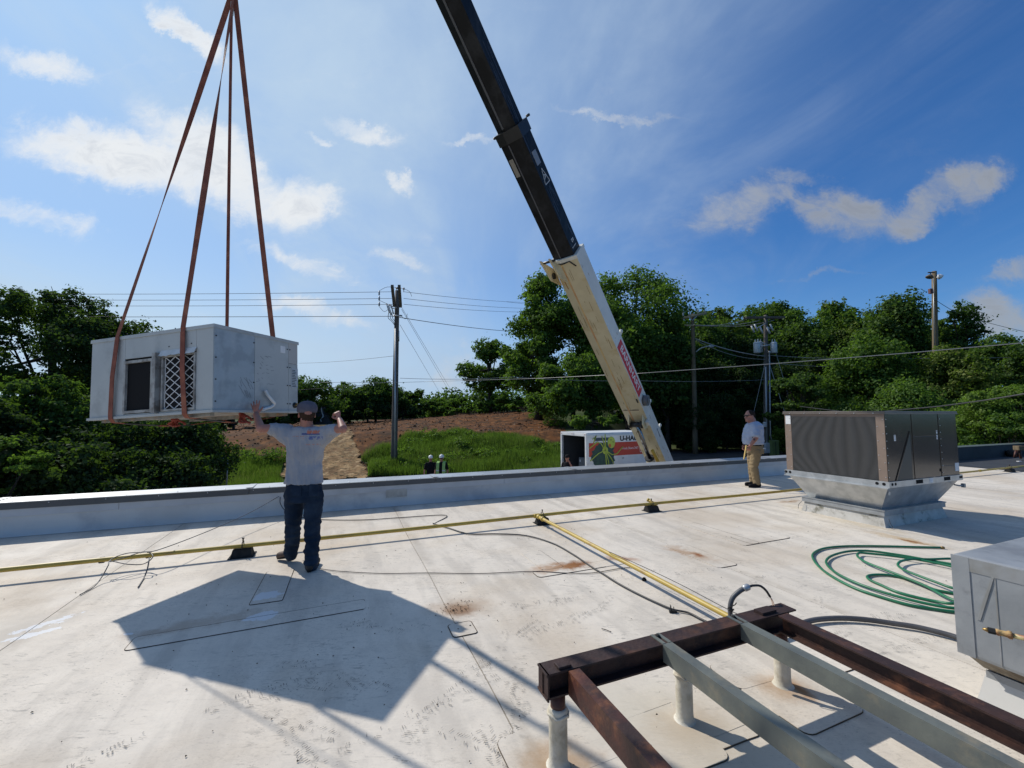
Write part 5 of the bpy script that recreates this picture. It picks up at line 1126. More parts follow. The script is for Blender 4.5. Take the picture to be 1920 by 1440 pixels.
def shoe_obj(name, heel, toe, m, parent, s=1.):
    mb = MB(); shoe(mb, heel, toe, s); o = remeshed(mb, name, m, .012, parent, 2)
    heel, toe = Vector(heel), Vector(toe); d = (toe-heel); l = d.length; dn = d.normalized(); sd = Vector((0, 0, 1)).cross(Vector((dn.x, dn.y, 0))).normalized()
    pts = []
    for i in range(16):
        t = 2*pi*i/16; pts.append(heel.lerp(toe, .5)+dn*cos(t)*l*.52+sd*sin(t)*.043*s)
    MB().poly(pts, .018).build('sole', mat('dark_sole', (.02, .018, .016), .8), o, True)

# ---- the man signalling
p1 = thing('person', 'person in grey T-shirt and cap seen from behind, touching the hanging unit with one hand', 'person', tuple(gp(575, 1062)), 0)
shL, shR = at(533, 803, 4.55), at(613, 806, 4.55); elL, wrL = at(489, 803.5, 4.37), at(480, 777, 4.52); elR, wrR = at(643, 804, 4.40), at(637, 787, 4.50)
nk = at(577, 798, 4.56); hd = at(575.5, 778, 4.55); hd.z -= .0
hipC = at(570, 918, 4.60); hipL, hipR = at(552, 925, 4.62), at(588, 925, 4.58)
knL, knR = at(550, 985, 4.72), at(586, 990, 4.60); anL, anR = gp(546, 1043), gp(584, 1068); anL.z = .13; anR.z = .09
anL = at(546, 1036, 4.86); anR = at(584, 1053, 4.62)
mb = MB(); seg(mb, shL, elL, .052, .043); seg(mb, elL, wrL, .045, .029); seg(mb, shR, elR, .052, .043); seg(mb, elR, wrR, .046, .029)
up_ = Vector((0, 0, 1))
hand(mb, wrL+Vector((0, .01, -.005)), (-.24, .12, 1), (1, .05, .2), .97, .05, .42, 1, bend=(-.3, 1, 0))
# fist: fingers closed over the palm
fw = wrR+Vector((-.008, .005, .0)); hand(mb, fw, (-.35, .25, .85), (-.9, .2, -.2), .95, 1.05, .1, 1, bend=(-.8, .5, -.1))
head(mb, hd, (-.55, .83, 0), 1.0); seg(mb, nk+Vector((0, 0, -.06)), hd+Vector((.01, -.03, -.05)), .066, .060)
torso(mb, [(nk.lerp(hipC, 1.), .15, .10), (nk.lerp(hipC, .6), .14, .10), (nk.lerp(hipC, .25), .17, .11), (nk.lerp(hipC, .06), .15, .09), (nk, .07, .06)], 0)
seg(mb, hipL, knL, .075, .055); seg(mb, knL, anL, .052, .038); seg(mb, hipR, knR, .075, .055); seg(mb, knR, anR, .052, .038)
body = remeshed(mb, 'body', M_skin, .0062, p1, 2)
# shirt
M_shirt = bpy.data.materials.new('grey_tshirt'); M_shirt.use_nodes = True; t = NT(M_shirt.node_tree); b = t.n['Principled BSDF']; b.inputs['Roughness'].default_value = .9
pos = t.node('ShaderNodeNewGeometry').outputs['Position']; col = t.mix(t.ramp(t.noise(pos, 6, 5), .3, .7), (.35, .35, .37), (.29, .295, .32))
sp_ = t.node('ShaderNodeSeparateXYZ'); t.put(sp_.inputs[0], pos)
def band(a0, a1, v, s=.004): return t.math('MULTIPLY', t.ramp(v, a0-s, a0+s), t.ramp(v, a1-s, a1+s, 1., 0.))
def prnt(px0, py0, px1, py1, c, k, brk=60, thr=.42):
    a, b_ = at(px0, py1, 4.46), at(px1, py0, 4.46)
    m_ = t.math('MULTIPLY', band(a.x, b_.x, sp_.outputs[0]), band(a.z, b_.z, sp_.outputs[2]))
    m_ = t.math('MULTIPLY', m_, t.ramp(t.noise(t.mapping(pos, scale=(1, .01, .5)), brk, 2), thr, thr+.1)); return t.mix(t.math('MULTIPLY', m_, k), col, c)
col = prnt(577, 807, 599, 813.5, (.55, .16, .08), .9, 50, .38); col = prnt(568, 812, 577, 815, (.03, .05, .20), .9, 10, .2); col = prnt(576, 813, 600, 815, (.03, .04, .18), .9, 10, .2); col = prnt(581, 818, 606, 824, (.04, .07, .28), .7, 60, .42)
col = prnt(550, 817, 578, 819, (.5, .2, .12), .6, 60, .4); col = prnt(560, 821, 578, 823, (.5, .2, .12), .3, 60, .45); col = prnt(573, 832, 600, 834.5, (.5, .2, .15), .55, 70, .45); col = prnt(578, 803.5, 583, 807, (.3, .12, .12), .4, 20, .3)
t.put(b.inputs['Base Color'], col); bp = t.node('ShaderNodeBump'); bp.inputs['Strength'].default_value = .9; bp.inputs['Distance'].default_value = .05
t.put(bp.inputs['Height'], t.math('ADD', t.noise(t.mapping(pos, rot=(0, .5, 0), scale=(7, 5, 2.2)), 1., 4, .55, .8), t.math('MULTIPLY', t.noise(t.mapping(pos, rot=(0, -.7, 0), scale=(12, 5, 3)), 1., 3), .5))); t.l.new(bp.outputs[0], b.inputs['Normal'])
mb = MB()
hem = at(569.5, 906, 4.58); c1 = at(571, 870, 4.58); c2 = at(573, 840, 4.56); c3 = at(574, 820, 4.55); c4 = at(575, 806, 4.55); c5 = at(577, 799, 4.56)
torso(mb, [(hem, .198, .135), (hem.lerp(c1, .5), .186, .130), (c1, .180, .126), (c2, .202, .13), (c3, .222, .128), (c4, .212, .105), (at(576, 801, 4.55), .15, .085), (c5, .088, .072)], 0)
seg(mb, shL+Vector((.03, 0, -.035)), shL.lerp(elL, .46)+Vector((0, 0, -.012)), .088, .076, 14); seg(mb, shR+Vector((-.03, 0, -.035)), shR.lerp(elR, .50)+Vector((0, 0, -.012)), .085, .074, 14)
seg(mb, c3+Vector((-.15, 0, -.02)), shL.lerp(elL, .25)+Vector((0, 0, -.035)), .10, .078); seg(mb, c3+Vector((.15, 0, -.02)), shR.lerp(elR, .25)+Vector((0, 0, -.035)), .10, .075)
def fold(p):   # drapes running down from the shoulders and across the small of the back
    k = sst((1.35-p.z)/.4); a = mnoise.noise(Vector((p.x*16+p.z*4, p.y*9, p.z*3.2))); b_ = mnoise.noise(Vector((p.x*9-p.z*7, p.y*8+3, p.z*9)))
    return .012*(1-abs(a)*3.2)*.8*(.5+.5*k)+.007*b_-.004
remeshed(mb, 'tshirt', M_shirt, .008, p1, 2, fold)
mb = MB()
wst = at(570, 905, 4.59); torso(mb, [(wst, .178, .122), (at(570, 925, 4.6), .188, .132), (at(570, 940, 4.6), .182, .13)], 0)
seg(mb, hipL+Vector((-.0, 0, -.02)), knL, .104, .080, 16); seg(mb, knL, anL+Vector((0, 0, -.015)), .080, .072, 16); seg(mb, hipR+Vector((.0, 0, -.02)), knR, .104, .080, 16); seg(mb, knR, anR+Vector((0, 0, -.03)), .080, .070, 16)
ell(mb, anL+Vector((.0, -.01, .02)), (.078, .08, .05)); ell(mb, anR+Vector((.0, -.01, 0)), (.076, .08, .05))
def jw(p):
    d = max(0, 1-abs(p.z-.25)/.35); return wr(.006, (8, 8, 13), 3)(p)+(.35+d)*.012*mnoise.noise(Vector((p.x*7, p.y*7, p.z*26)))
jn = remeshed(mb, 'jeans', M_jean, .009, p1, 2, jw)
bk = at(556, 917, 4.47); MB().bbox(bk.x-.055, bk.x+.055, bk.y-.012, bk.y+.01, bk.z-.075, bk.z+.05, .01).build('back_pocket', M_jean, jn, True)
bk = at(589, 917, 4.47); MB().bbox(bk.x-.05, bk.x+.05, bk.y-.012, bk.y+.01, bk.z-.075, bk.z+.05, .01).build('back_pocket', M_jean, jn, True)
shoe_obj('boot', Vector((anR.x+.01, anR.y-.08, .004)), Vector((anR.x-.03, anR.y+.21, .004)), mat('dark_boots', (.035, .025, .02), .7), p1)
shoe_obj('boot', Vector((anL.x+.06, anL.y-.03, .07)), Vector((anL.x-.19, anL.y+.07, .012)), M_bt, p1)
M_cap = mat('grey_cap', (.13, .12, .145), .85, base2=(.10, .095, .12), nscale=10, bump=.2, bscale=90)
hf = Vector((-.55, .83, 0)).normalized(); hc = hd+Vector((.004, -.005, .035))
mb = MB(); prof = [(.0895, -.018), (.0965, .0), (.099, .03), (.092, .062), (.07, .092), (.035, .108), (.004, .112)]; mb.lathe([(a*1.05, b) for a, b in prof], tuple(hc+Vector((0, 0, .008))), 24)
cap = mb.build('cap', M_cap, p1, True)
MB().lathe([(.008, .117), (.009, .121), (.003, .125)], tuple(hc+Vector((0, 0, .005))), 8).build('cap_button', M_cap, cap, True)
sd_ = hf.cross(Vector((0, 0, 1))); pts = [hc+hf*.07+sd_*.08, hc+hf*.13+sd_*.075, hc+hf*.165+sd_*.04, hc+hf*.17, hc+hf*.165-sd_*.04, hc+hf*.13-sd_*.075, hc+hf*.07-sd_*.08]; MB().poly([p+Vector((0, 0, -.01)) for p in pts], .006).build('cap_brim', M_cap, cap, True)
mb = MB(); ell(mb, hd+Vector((0, 0, .01))-hf*.025, (.082, .081, .07), atan2(hf.y, hf.x)); ell(mb, hd-hf*.05+Vector((0, 0, -.045)), (.045, .062, .035), atan2(hf.y, hf.x))
remeshed(mb, 'hair', M_hair, .008, p1, 1, lambda p: .003*mnoise.noise(p*90))
MB().tube([wrL+Vector((0, 0, -.035)), wrL+Vector((0, .0, -.01))], .034, 12).build('wrist_band', mat('grey_band', (.16, .15, .17), .7), p1, True)

# ---- the heavy man in khaki trousers
YB = 9.8; p2 = thing('person', 'heavy person in pale grey T-shirt, khaki trousers and sunglasses holding a folding rule', 'person', tuple(gp(1412, 911)), 0)
hd = at(1405, 781, YB); fc = Vector((-.97, -.26, 0)).normalized()
sh = at(1415.5, 801, YB-.17); el = at(1417.5, 821, YB-.25); wq_ = at(1407, 835.5, YB-.27); sh2 = at(1408, 800, YB+.18); el2 = at(1404, 820, YB+.24); wq2 = at(1396.5, 834, YB+.12)
hipc = at(1414, 842, YB); kn = at(1413, 874, YB-.07); an = at(1419, 903, YB-.10); kn2 = at(1410, 873, YB+.12); an2 = at(1412, 900, YB+.14)
mb = MB(); seg(mb, sh, el, .062, .053); seg(mb, el, wq_, .054, .034); seg(mb, sh2, el2, .06, .05); seg(mb, el2, wq2, .052, .034)
hand(mb, wq_, (-.35, .0, -1), (-.9, .1, 0), 1.05, .75, .12, 1, bend=(-.3, .8, .1)); hand(mb, wq2, (-.5, -.1, -.9), (-.8, -.3, 0), 1.05, .5, .15, 1, bend=(.4, -.8, 0))
head(mb, hd, fc, 1.15); seg(mb, at(1412, 796, YB), hd+Vector((.035, 0, -.05)), .092, .086)
torso(mb, [(hipc, .16, .17), (at(1411, 822, YB), .18, .18), (at(1413, 805, YB), .14, .2), (at(1412, 796, YB), .08, .12)], 0)
seg(mb, hipc+Vector((0, -.09, -.05)), kn, .09, .062); seg(mb, kn, an, .06, .042); seg(mb, hipc+Vector((0, .09, -.05)), kn2, .09, .062); seg(mb, kn2, an2, .06, .042)
b2 = remeshed(mb, 'body', M_skin2, .0085, p2, 2)
mb = MB(); torso(mb, [(at(1412.5, 833, YB), .205, .195), (at(1412, 826, YB), .222, .205), (at(1411.5, 817, YB), .212, .205), (at(1413, 804, YB), .190, .22), (at(1414, 797, YB), .165, .205), (at(1413.5, 792.5, YB), .11, .13), (at(1412.5, 790.5, YB), .088, .095)], 0)
seg(mb, sh+Vector((0, .03, 0)), sh.lerp(el, .78), .092, .084, 14); seg(mb, sh2+Vector((0, -.03, 0)), sh2.lerp(el2, .75), .09, .082, 14)
remeshed(mb, 'tshirt', mat('pale_grey_tshirt', (.44, .48, .58), .9, base2=(.39, .43, .52), nscale=5, bump=.4, bscale=12), .010, p2, 2, wr(.009))
mb = MB(); torso(mb, [(at(1413.5, 832, YB), .178, .178), (at(1414.5, 842, YB), .19, .18), (at(1415, 850, YB), .18, .175)], 0)
seg(mb, hipc+Vector((.0, -.085, -.05)), kn, .122, .092, 14); seg(mb, kn, an+Vector((0, 0, -.02)), .092, .078, 14); seg(mb, hipc+Vector((.0, .085, -.05)), kn2, .12, .09, 14); seg(mb, kn2, an2+Vector((0, 0, -.02)), .09, .076, 14)
kt = remeshed(mb, 'trousers', M_khaki, .010, p2, 2, lambda p: wr(.008, (7, 7, 12), 5)(p))
MB().lathe([(.188, -.02), (.188, .02)], (0, 0, 0), 24).build('belt', M_blkc, p2, True, M=Matrix.Translation(at(1413, 833.5, YB)))
pk = at(1428.5, 840.5, YB-.10); MB().box(pk.x-.05, pk.x+.05, pk.y-.06, pk.y-.05, pk.z-.008, pk.z+.008).build('white_pocket_edge', M_lab, p2, True)
shoe_obj('shoe', an+Vector((.08, 0, 0))*1+Vector((0, 0, .004-an.z)), Vector((an.x-.22, an.y-.06, .004)), M_blkc, p2, 1.1); shoe_obj('shoe', Vector((an2.x+.08, an2.y, .004)), Vector((an2.x-.22, an2.y-.06, .004)), M_blkc, p2, 1.1)
mb = MB(); ell(mb, hd+Vector((0, 0, .062))-fc*.030, (.110, .099, .092), atan2(fc.y, fc.x)); ell(mb, hd-fc*.065+Vector((0, 0, .01)), (.060, .090, .075), atan2(fc.y, fc.x)); remeshed(mb, 'hair', mat('dark_short_hair', (.03, .02, .016), .85), .01, p2, 1)
sdv = Vector((0, 0, 1)).cross(fc).normalized(); gx = hd+fc*.101+Vector((0, 0, .018)); mb = MB()
for k in (-1, 1): mb.hexa([gx+sdv*k*.012-Vector((0, 0, .02)), gx+sdv*k*.058-fc*.014-Vector((0, 0, .016)), gx+sdv*k*.058-fc*.008-Vector((0, 0, .016)), gx+sdv*k*.012+fc*.008-Vector((0, 0, .02)), gx+sdv*k*.012+Vector((0, 0, .02)), gx+sdv*k*.064-fc*.014+Vector((0, 0, .02)), gx+sdv*k*.064-fc*.008+Vector((0, 0, .02)), gx+sdv*k*.012+fc*.008+Vector((0, 0, .02))]); mb.tube([gx+sdv*k*.06-fc*.01+Vector((0, 0, .01)), gx+sdv*k*.09-fc*.10+Vector((0, 0, .008))], .006, 6)
mb.tube([gx-sdv*.02+Vector((0, 0, .01)), gx+sdv*.02+Vector((0, 0, .01))], .006, 6); mb.build('sunglasses', M_ink, p2, True)
tp_ = el.lerp(wq_, .3)+Vector((-.03, -.045, .02)); MB().sphere(tp_, (.02, .012, .028), 10).sphere(tp_+Vector((-.035, .0, .05)), (.014, .01, .014), 8).build('arm_tattoo', mat('tattoo', (.05, .035, .04), .6), p2, True)
rl_ = at(1399.5, 835, YB-.30); rb_ = at(1395, 861, YB-.33)
tag(MB().ribbon([rl_, rb_], (0, 1, 0), .03, .02).build('folding_rule', mat('yellow_wood', (.55, .38, .12), .6)), 'yellow wooden folding rule held down by the heavy person', 'folding rule')

# ---- people on the ground beyond the parapet
def stander(label, x, y, ang, height, m_top, m_leg, headwear=None, vest=None, armL=None, skin=M_skin2, z0=None):
    """simple full figure; ang = direction it faces"""
    z0 = terrain(x, y) if z0 is None else z0; s = height/1.8
    o = thing('person', label, 'person', (x, y, z0), 0); F = Vector((cos(ang), sin(ang), 0)); S = Vector((-sin(ang), cos(ang), 0)); U = Vector((0, 0, 1)); B = Vector((x, y, z0))
    P = lambda f, sd_, u: B+F*f*s+S*sd_*s+U*u*s
    mb = MB(); head(mb, P(.02, 0, 1.665), F, s); seg(mb, P(-.01, 0, 1.45), P(0, 0, 1.60), .062*s, .055*s)
    arms = []
    for k in (-1, 1):
        a = P(0, k*.19, 1.42); e_ = P(-.02, k*.27, 1.14); w_ = P(.10, k*.29, .90)
        if armL is not None and k == 1: e_ = P(.12, k*.30, 1.22); w_ = P(.16, k*.14, 1.55)
        seg(mb, a, e_, .05*s, .042*s, 10); seg(mb, e_, w_, .043*s, .028*s, 10); arms.append((a, e_)); hand(mb, w_, w_-e_, F, 1., .3, .2, 1)
        seg(mb, P(0, k*.09, .95), P(.02, k*.11, .50), .085*s, .06*s); seg(mb, P(.02, k*.11, .50), P(-.01, k*.12, .08), .058*s, .04*s)
    torso(mb, [(P(0, 0, .95), .12*s, .16*s), (P(0, 0, 1.2), .11*s, .155*s), (P(0, 0, 1.42), .10*s, .17*s), (P(0, 0, 1.5), .06*s, .07*s)], ang)
    remeshed(mb, 'body', skin, .012, o, 2)
    mb = MB(); torso(mb, [(P(0, 0, .88), .145*s, .19*s), (P(.01, 0, 1.1), .145*s, .185*s), (P(0, 0, 1.35), .13*s, .205*s), (P(0, 0, 1.46), .10*s, .17*s), (P(0, 0, 1.52), .06*s, .075*s)], ang)
    for a, e_ in arms: seg(mb, a, a.lerp(e_, .75), .075*s, .065*s)
    remeshed(mb, 'shirt', m_top, .015, o, 3, wr(.005)); mb = MB(); torso(mb, [(P(0, 0, .80), .13*s, .17*s), (P(0, 0, .96), .13*s, .175*s)], ang)
    for k in (-1, 1): seg(mb, P(0, k*.085, .88), P(.02, k*.11, .5), .105*s, .08*s); seg(mb, P(.02, k*.11, .5), P(0, k*.12, .10), .08*s, .07*s)
    remeshed(mb, 'trousers', m_leg, .015, o, 2)
    for k in (-1, 1): shoe_obj('shoe', P(-.08, k*.12, .004), P(.2, k*.13, .004), M_blkc, o)
    if headwear:
        c = P(0, 0, 1.70); hq = MB().lathe([(.105*s, 0), (.112*s, .03*s), (.10*s, .08*s), (.065*s, .115*s), (.01, .13*s)], (0, 0, 0), 18); hat = hq.build('hard_hat' if headwear[0] == 'hat' else 'cap', headwear[1], o, True, M=Matrix.Translation(c))
        MB().poly([c+F*.08*s+S*.09*s, c+F*.15*s+S*.07*s, c+F*.17*s, c+F*.15*s-S*.07*s, c+F*.08*s-S*.09*s], .012).build('brim', headwear[1], hat, True)
        if headwear[0] == 'hat': MB().tube([c-F*.10*s+U*.06, c+U*.135*s, c+F*.10*s+U*.06], .018, 6).build('hat_ridge', headwear[1], hat, True)
    else:
        mb = MB(); ell(mb, P(-.03, 0, 1.71), (.10*s, .088*s, .09*s), ang); remeshed(mb, 'hair', M_hair, .012, o, 1)
    if vest:
        mb = MB()
        for k in (-1, 1):
            lv = [(.145, .86), (.165, 1.1), (.155, 1.3), (.115, 1.47), (.0, 1.535), (-.115, 1.45), (-.155, 1.3), (-.165, 1.1), (-.16, .86)]
            mb.ribbon([P(f, k*.135, u) for f, u in lv], S, .125*s, .012)
            mb.ribbon([P(.02, k*.215, .88), P(.02, k*.212, 1.2)], F, .26*s, .012)
        mb.box(0, 0, 0, 0, 0, 0) if False else None
        vo = mb.build('safety_vest', vest, o, True)
        mb = MB(); [mb.ribbon([P(.176, k*.135, 1.12), P(.165, k*.135, 1.17)], S, .125*s, .006) for k in (-1, 1)]; mb.build('reflective_stripe', mat('silver_stripe', (.5, .52, .5), .4), vo, True)
    return o
M_vest = mat('hi_vis_vest', (.30, .48, .16), .8); M_hh = mat('white_hard_hat', (.66, .66, .64), .35)
q = at(828, 860, 19.4); pv = stander('person in yellow green safety vest and white hard hat', q.x, q.y, R(-95), 1.88, M_blkc, M_jean, ('hat', M_hh), M_vest)
q = at(807.5, 860, 19.9); stander('person in dark clothes and white hard hat left of the one in the safety vest', q.x, q.y, R(-75), 1.80, M_blkc, M_blkc, ('hat', M_hh))
q = at(1064, 860, 18.2); stander('person in black T-shirt and cap with hand to face behind the box truck', q.x, q.y, R(-120), 1.84, M_blkc, M_jean, ('cap', M_blkc), None, 1, z0=GZ+.16)
for o_ in bpy.data.objects:   # sunglasses for the man in the vest
    pass
MB().box(-.07, .07, -.015, .0, -.018, .018).build('sunglasses', M_ink, pv, M=Matrix.Translation((0, -.118, 1.735)))

# ================================================================ POLES AND WIRES
M_pole = mat('weathered_pole', (.14, .125, .11), .9, base2=(.085, .075, .065), nscale=3, stretch=(6, 6, .5), base3=(.20, .18, .155), n3scale=2, bump=.5, bscale=10, world=True)
M_polb = mat('brown_pole', (.19, .15, .095), .9, base2=(.13, .10, .065), nscale=3, stretch=(6, 6, .5), bump=.4, bscale=10, world=True)
M_cond = mat('steel_conduit', (.42, .43, .43), .4, .5); M_wr = mat('wire_dark', (.03, .03, .033), .6); M_wrl = mat('wire_bare', (.30, .30, .29), .5, .4); M_por = mat('porcelain_grey', (.45, .46, .47), .3)
def pole(name, label, px, ytop, Y, r0=.20, r1=.13, m=M_pole, xb=None):
    top = at(px, ytop, Y); gz = terrain(top.x, Y); o = thing(name, label, 'utility pole', (top.x, Y, gz), 0)
    bx = 0 if xb is None else at(xb, 880, Y).x-top.x
    h = top.z-gz; MB().tube([(bx*(1-i/8), 0, h*i/8-.2*(i == 0)) for i in range(9)], [r0+(r1-r0)*i/8 for i in range(9)], 14).build('pole_shaft', m, o)
    return o, top
YP1 = 25.5
u1, T1 = pole('utility_pole', 'tall weathered utility pole standing in the grass bank by the straw track', 745, 545, YP1, .20, .13)
W_ = lambda px, py, Y: at(px, py, Y)
for (xa, ya, xb_, yb_, nm) in ((744.5, 546, 738, 572, 'crossarm'), (757, 546, 750, 573, 'crossarm')):
    a, b = W_(xa, ya, YP1-.3), W_(xb_, yb_, YP1-.3); MB().hexa([a+Vector((-.07, -1.1, -.1)), a+Vector((.10, -1.1, -.1)), b+Vector((.10, .1, -.1)), b+Vector((-.07, .1, -.1)), a+Vector((-.07, -1.1, .06)), a+Vector((.10, -1.1, .06)), b+Vector((.10, .1, .06)), b+Vector((-.07, .1, .06))]).build(nm, M_pole, u1, True)
for (px, py) in ((744, 542), (757, 543)):
    p = W_(px, py, YP1-1.2); MB().lathe([(.02, -.15), (.02, 0), (.07, .01), (.05, .05), (.075, .06), (.04, .12)], (0, 0, 0), 10).build('pin_insulator', M_por, u1, True, M=Matrix.Translation(p))
for (px, py) in ((711, 550), (711, 560), (711, 571)):
    p = W_(px, py, YP1); MB().tube([p+Vector((0, 0, -.1)), p+Vector((0, 0, .14))], .05, 8).build('surge_arrester', M_por, u1, True)
for k, (px, py) in enumerate(((728, 578), (732, 582), (736, 580))):
    p = W_(px, py, YP1-.2); MB().tube([p+Vector((-.12, 0, .3)), p+Vector((.08, 0, -.3))], .04, 8).tube([p+Vector((.0, 0, .2)), p+Vector((.25, 0, .1))], .03, 6).build('fuse_cutout', M_por, u1, True)
MB().tube([W_(741.5, 616, YP1-.16), W_(740, 895, YP1-.16)], .045, 8).build('riser_conduit', M_cond, u1, True)
mb = MB()
for k in range(3): mb.tube(spline([W_(729+3*k, 585, YP1-.2), W_(728+4*k, 596, YP1-.25), W_(734+3*k, 602, YP1-.3), W_(741, 612, YP1-.2), W_(741.5, 618, YP1-.16)], 5), .018, 6)
for (a, b, c) in (((711, 545), (728, 538), (757, 541)), ((711, 563), (722, 568), (736, 574)), ((757, 541), (768, 547), (772, 556)), ((711, 575), (720, 584), (728, 580)), ((750, 590), (760, 598), (764, 588)), ((711, 548), (711, 560), (711, 574))): mb.tube(spline([W_(*a, YP1-.3), W_(*b, YP1-.3), W_(*c, YP1-.3)], 6), .012, 5)
mb.build('jumper_wires', M_wr, u1, True)
MB().tube([W_(737, 592, YP1-.15), W_(754, 592, YP1-.15)], .05, 8).tube([W_(748, 620, YP1-.2), W_(748, 640, YP1-.2)], .03, 6).build('bracket', M_cond, u1, True)
def wire(label, pts, r=.014, m=M_wr, sag=0., n=16, name='overhead_wire', grp=None):
    P = [W_(*q) for q in pts]; out = []
    for a, b in zip(P[:-1], P[1:]):
        for i in range(n): f = i/n; out.append(a.lerp(b, f)-Vector((0, 0, sag*4*f*(1-f))))
    out.append(P[-1]); return tag(MB().tube(out, r, 5).build(name, m), label, 'wire', grp)
for k, (yl, ym, yr) in enumerate(((550.5, 547, 563), (561, 559.5, 574), (572, 570.5, 581))):
    wire(['topmost wire left of the tall utility pole', 'second wire from the top left of the tall utility pole', 'third wire from the top left of the tall utility pole'][k], [(-60, yl, 26), (738, ym, YP1-.6)], .013, sag=.08)
    wire(['topmost wire right of the tall utility pole', 'second wire right of the tall utility pole', 'third wire right of the tall utility pole'][k], [(757, ym, YP1-.6), (985, yr+4, 44)], .013, sag=.12)
wire('lower cable left of the tall utility pole at the height of its bracket', [(-60, 594, 26), (742, 593, YP1-.2)], .017, sag=.02)
wire('cable sloping down right from the tall utility pole to the big tree', [(749, 595, YP1-.2), (955, 621, 40)], .022, sag=.1)
wire('faint wire running left from the pole at mid height', [(560, 681, 40), (741, 667, YP1-.1)], .011, sag=.1); wire('lower faint wire running left from the pole', [(-60, 742, 24), (330, 740, 25), (742, 716, YP1-.1)], .012, sag=.15)
wire('thin guy wire going down right from the pole top', [(751, 573, YP1), (852, 742, 52)], .012, M_wrl); wire('second guy wire close beside the first one', [(753, 580, YP1), (847, 742, 52)], .012, M_wrl); wire('guy wire from the bracket of the tall pole down to the bushes', [(750, 609, YP1), (829, 744, 52)], .012, M_wrl)
wire('pale cable crossing in front of the crane boom and the wood', [(600, 717, 24), (752, 717, YP1-.3), (1010, 709.5, 20), (1200, 700, 14.2), (1437, 683, 11.8), (1700, 662, 10.2), (1960, 639, 9.2)], .010, M_wrl, sag=0.0, n=6)
wire('faint dark cable just below the pale cable crossing the boom', [(750, 709, YP1-.2), (960, 707, 28), (1200, 714, 32), (1437, 712, 36)], .013, M_wrl, sag=.1)
# pole with transformers
YP3 = 37.
u3, T3 = pole('utility_pole', 'utility pole with two grey transformer cans and conduits beside the person in khaki', 1435.5, 591, YP3, .23, .15, M_pole, 1438)
MB().box(-1.75, 1.75, -.22, -.10, -.14, .0).box(-1.75, 1.75, .16, .28, -.14, .0).build('crossarm', M_pole, u3, True, M=Matrix.Translation(W_(1433, 594, YP3)))
for (px, sc_) in ((1419.5, 1.), (1425, .9), (1451.5, .95)):
    p = W_(px, 662 if px != 1425 else 661, YP3-.3 if px != 1425 else YP3+.45)
    can = MB().lathe([(.24*sc_, 0), (.27*sc_, .03), (.27*sc_, .90), (.22*sc_, .98), (.05, 1.0)], (0, 0, 0), 18).lathe([(.285*sc_, .82), (.285*sc_, .86)], (0, 0, 0), 18).build('transformer_can', mat('can_grey', (.50, .53, .55), .4, base2=(.44, .47, .49), nscale=4), u3, True, M=Matrix.Translation(p))
    mb = MB(); [mb.lathe([(.035, 0), (.05, .06), (.03, .1), (.045, .16), (.02, .30)], (dx, 0, .95), 8) for dx in (-.12, .1)]; mb.build('bushing', M_por, can, True, M=Matrix.Translation(p))
MB().tube([W_(1425, 650, YP3-.2), W_(1447, 646, YP3-.2)], .06, 8).tube([W_(1425, 640, YP3-.2), W_(1440, 648, YP3-.2)], .05, 6).build('can_bracket', M_cond, u3, True)
for (px, py) in ((1412, 616), (1418, 613), (1428, 618), (1441, 618), (1447, 613)):
    p = W_(px, py, YP3-.35); MB().tube([p+Vector((-.14, 0, .25)), p+Vector((.1, 0, -.35))], .075, 8).build('fuse_cutout', M_por, u3, True)
MB().tube([W_(1418, 616, YP3-.3), W_(1436, 606, YP3-.2)], .04, 6).tube([W_(1440, 614, YP3-.3), W_(1450, 618, YP3-.3)], .04, 6).build('cutout_arm', M_cond, u3, True)
MB().tube([W_(1435.5, 688, YP3-.3), W_(1438, 845, YP3-.3)], .06, 8).build('riser_conduit', M_cond, u3, True); MB().tube([W_(1442.5, 662, YP3-.3), W_(1444, 790, YP3-.3), W_(1444.5, 815, YP3-.3), W_(1447, 826, YP3-.3)], .055, 8).build('riser_conduit', M_cond, u3, True)
MB().tube([W_(1441, 661, YP3-.3), W_(1444, 660, YP3-.3)], .11, 8).build('weatherhead', M_cond, u3, True)
p = W_(1434, 796, YP3-.4); MB().bbox(p.x-.13, p.x+.13, p.y-.1, p.y+.1, p.z-.22, p.z+.22, .05).build('meter_box', M_lab, u3, True)
p = W_(1438.5, 840, YP3-.4); MB().bbox(p.x-.22, p.x+.22, p.y-.12, p.y+.1, p.z-.45, p.z+.45, .05).build('service_box', mat('can_grey'), u3, True)
gc = W_(1451, 838, YP3-.6); cb_ = thing('utility_cabinet', 'green utility cabinet at the foot of the pole with transformers', 'cabinet', (gc.x, gc.y, GZ), 0)
MB().bbox(-.30, .30, -.25, .25, 0, 1.5+.0, .03).build('cabinet_body', mat('cabinet_green', (.14, .19, .06), .6, base2=(.11, .15, .05), nscale=3), cb_); MB().box(-.02, .02, -.265, -.251, .1, 1.4).build('cabinet_door_gap', M_ink, cb_)
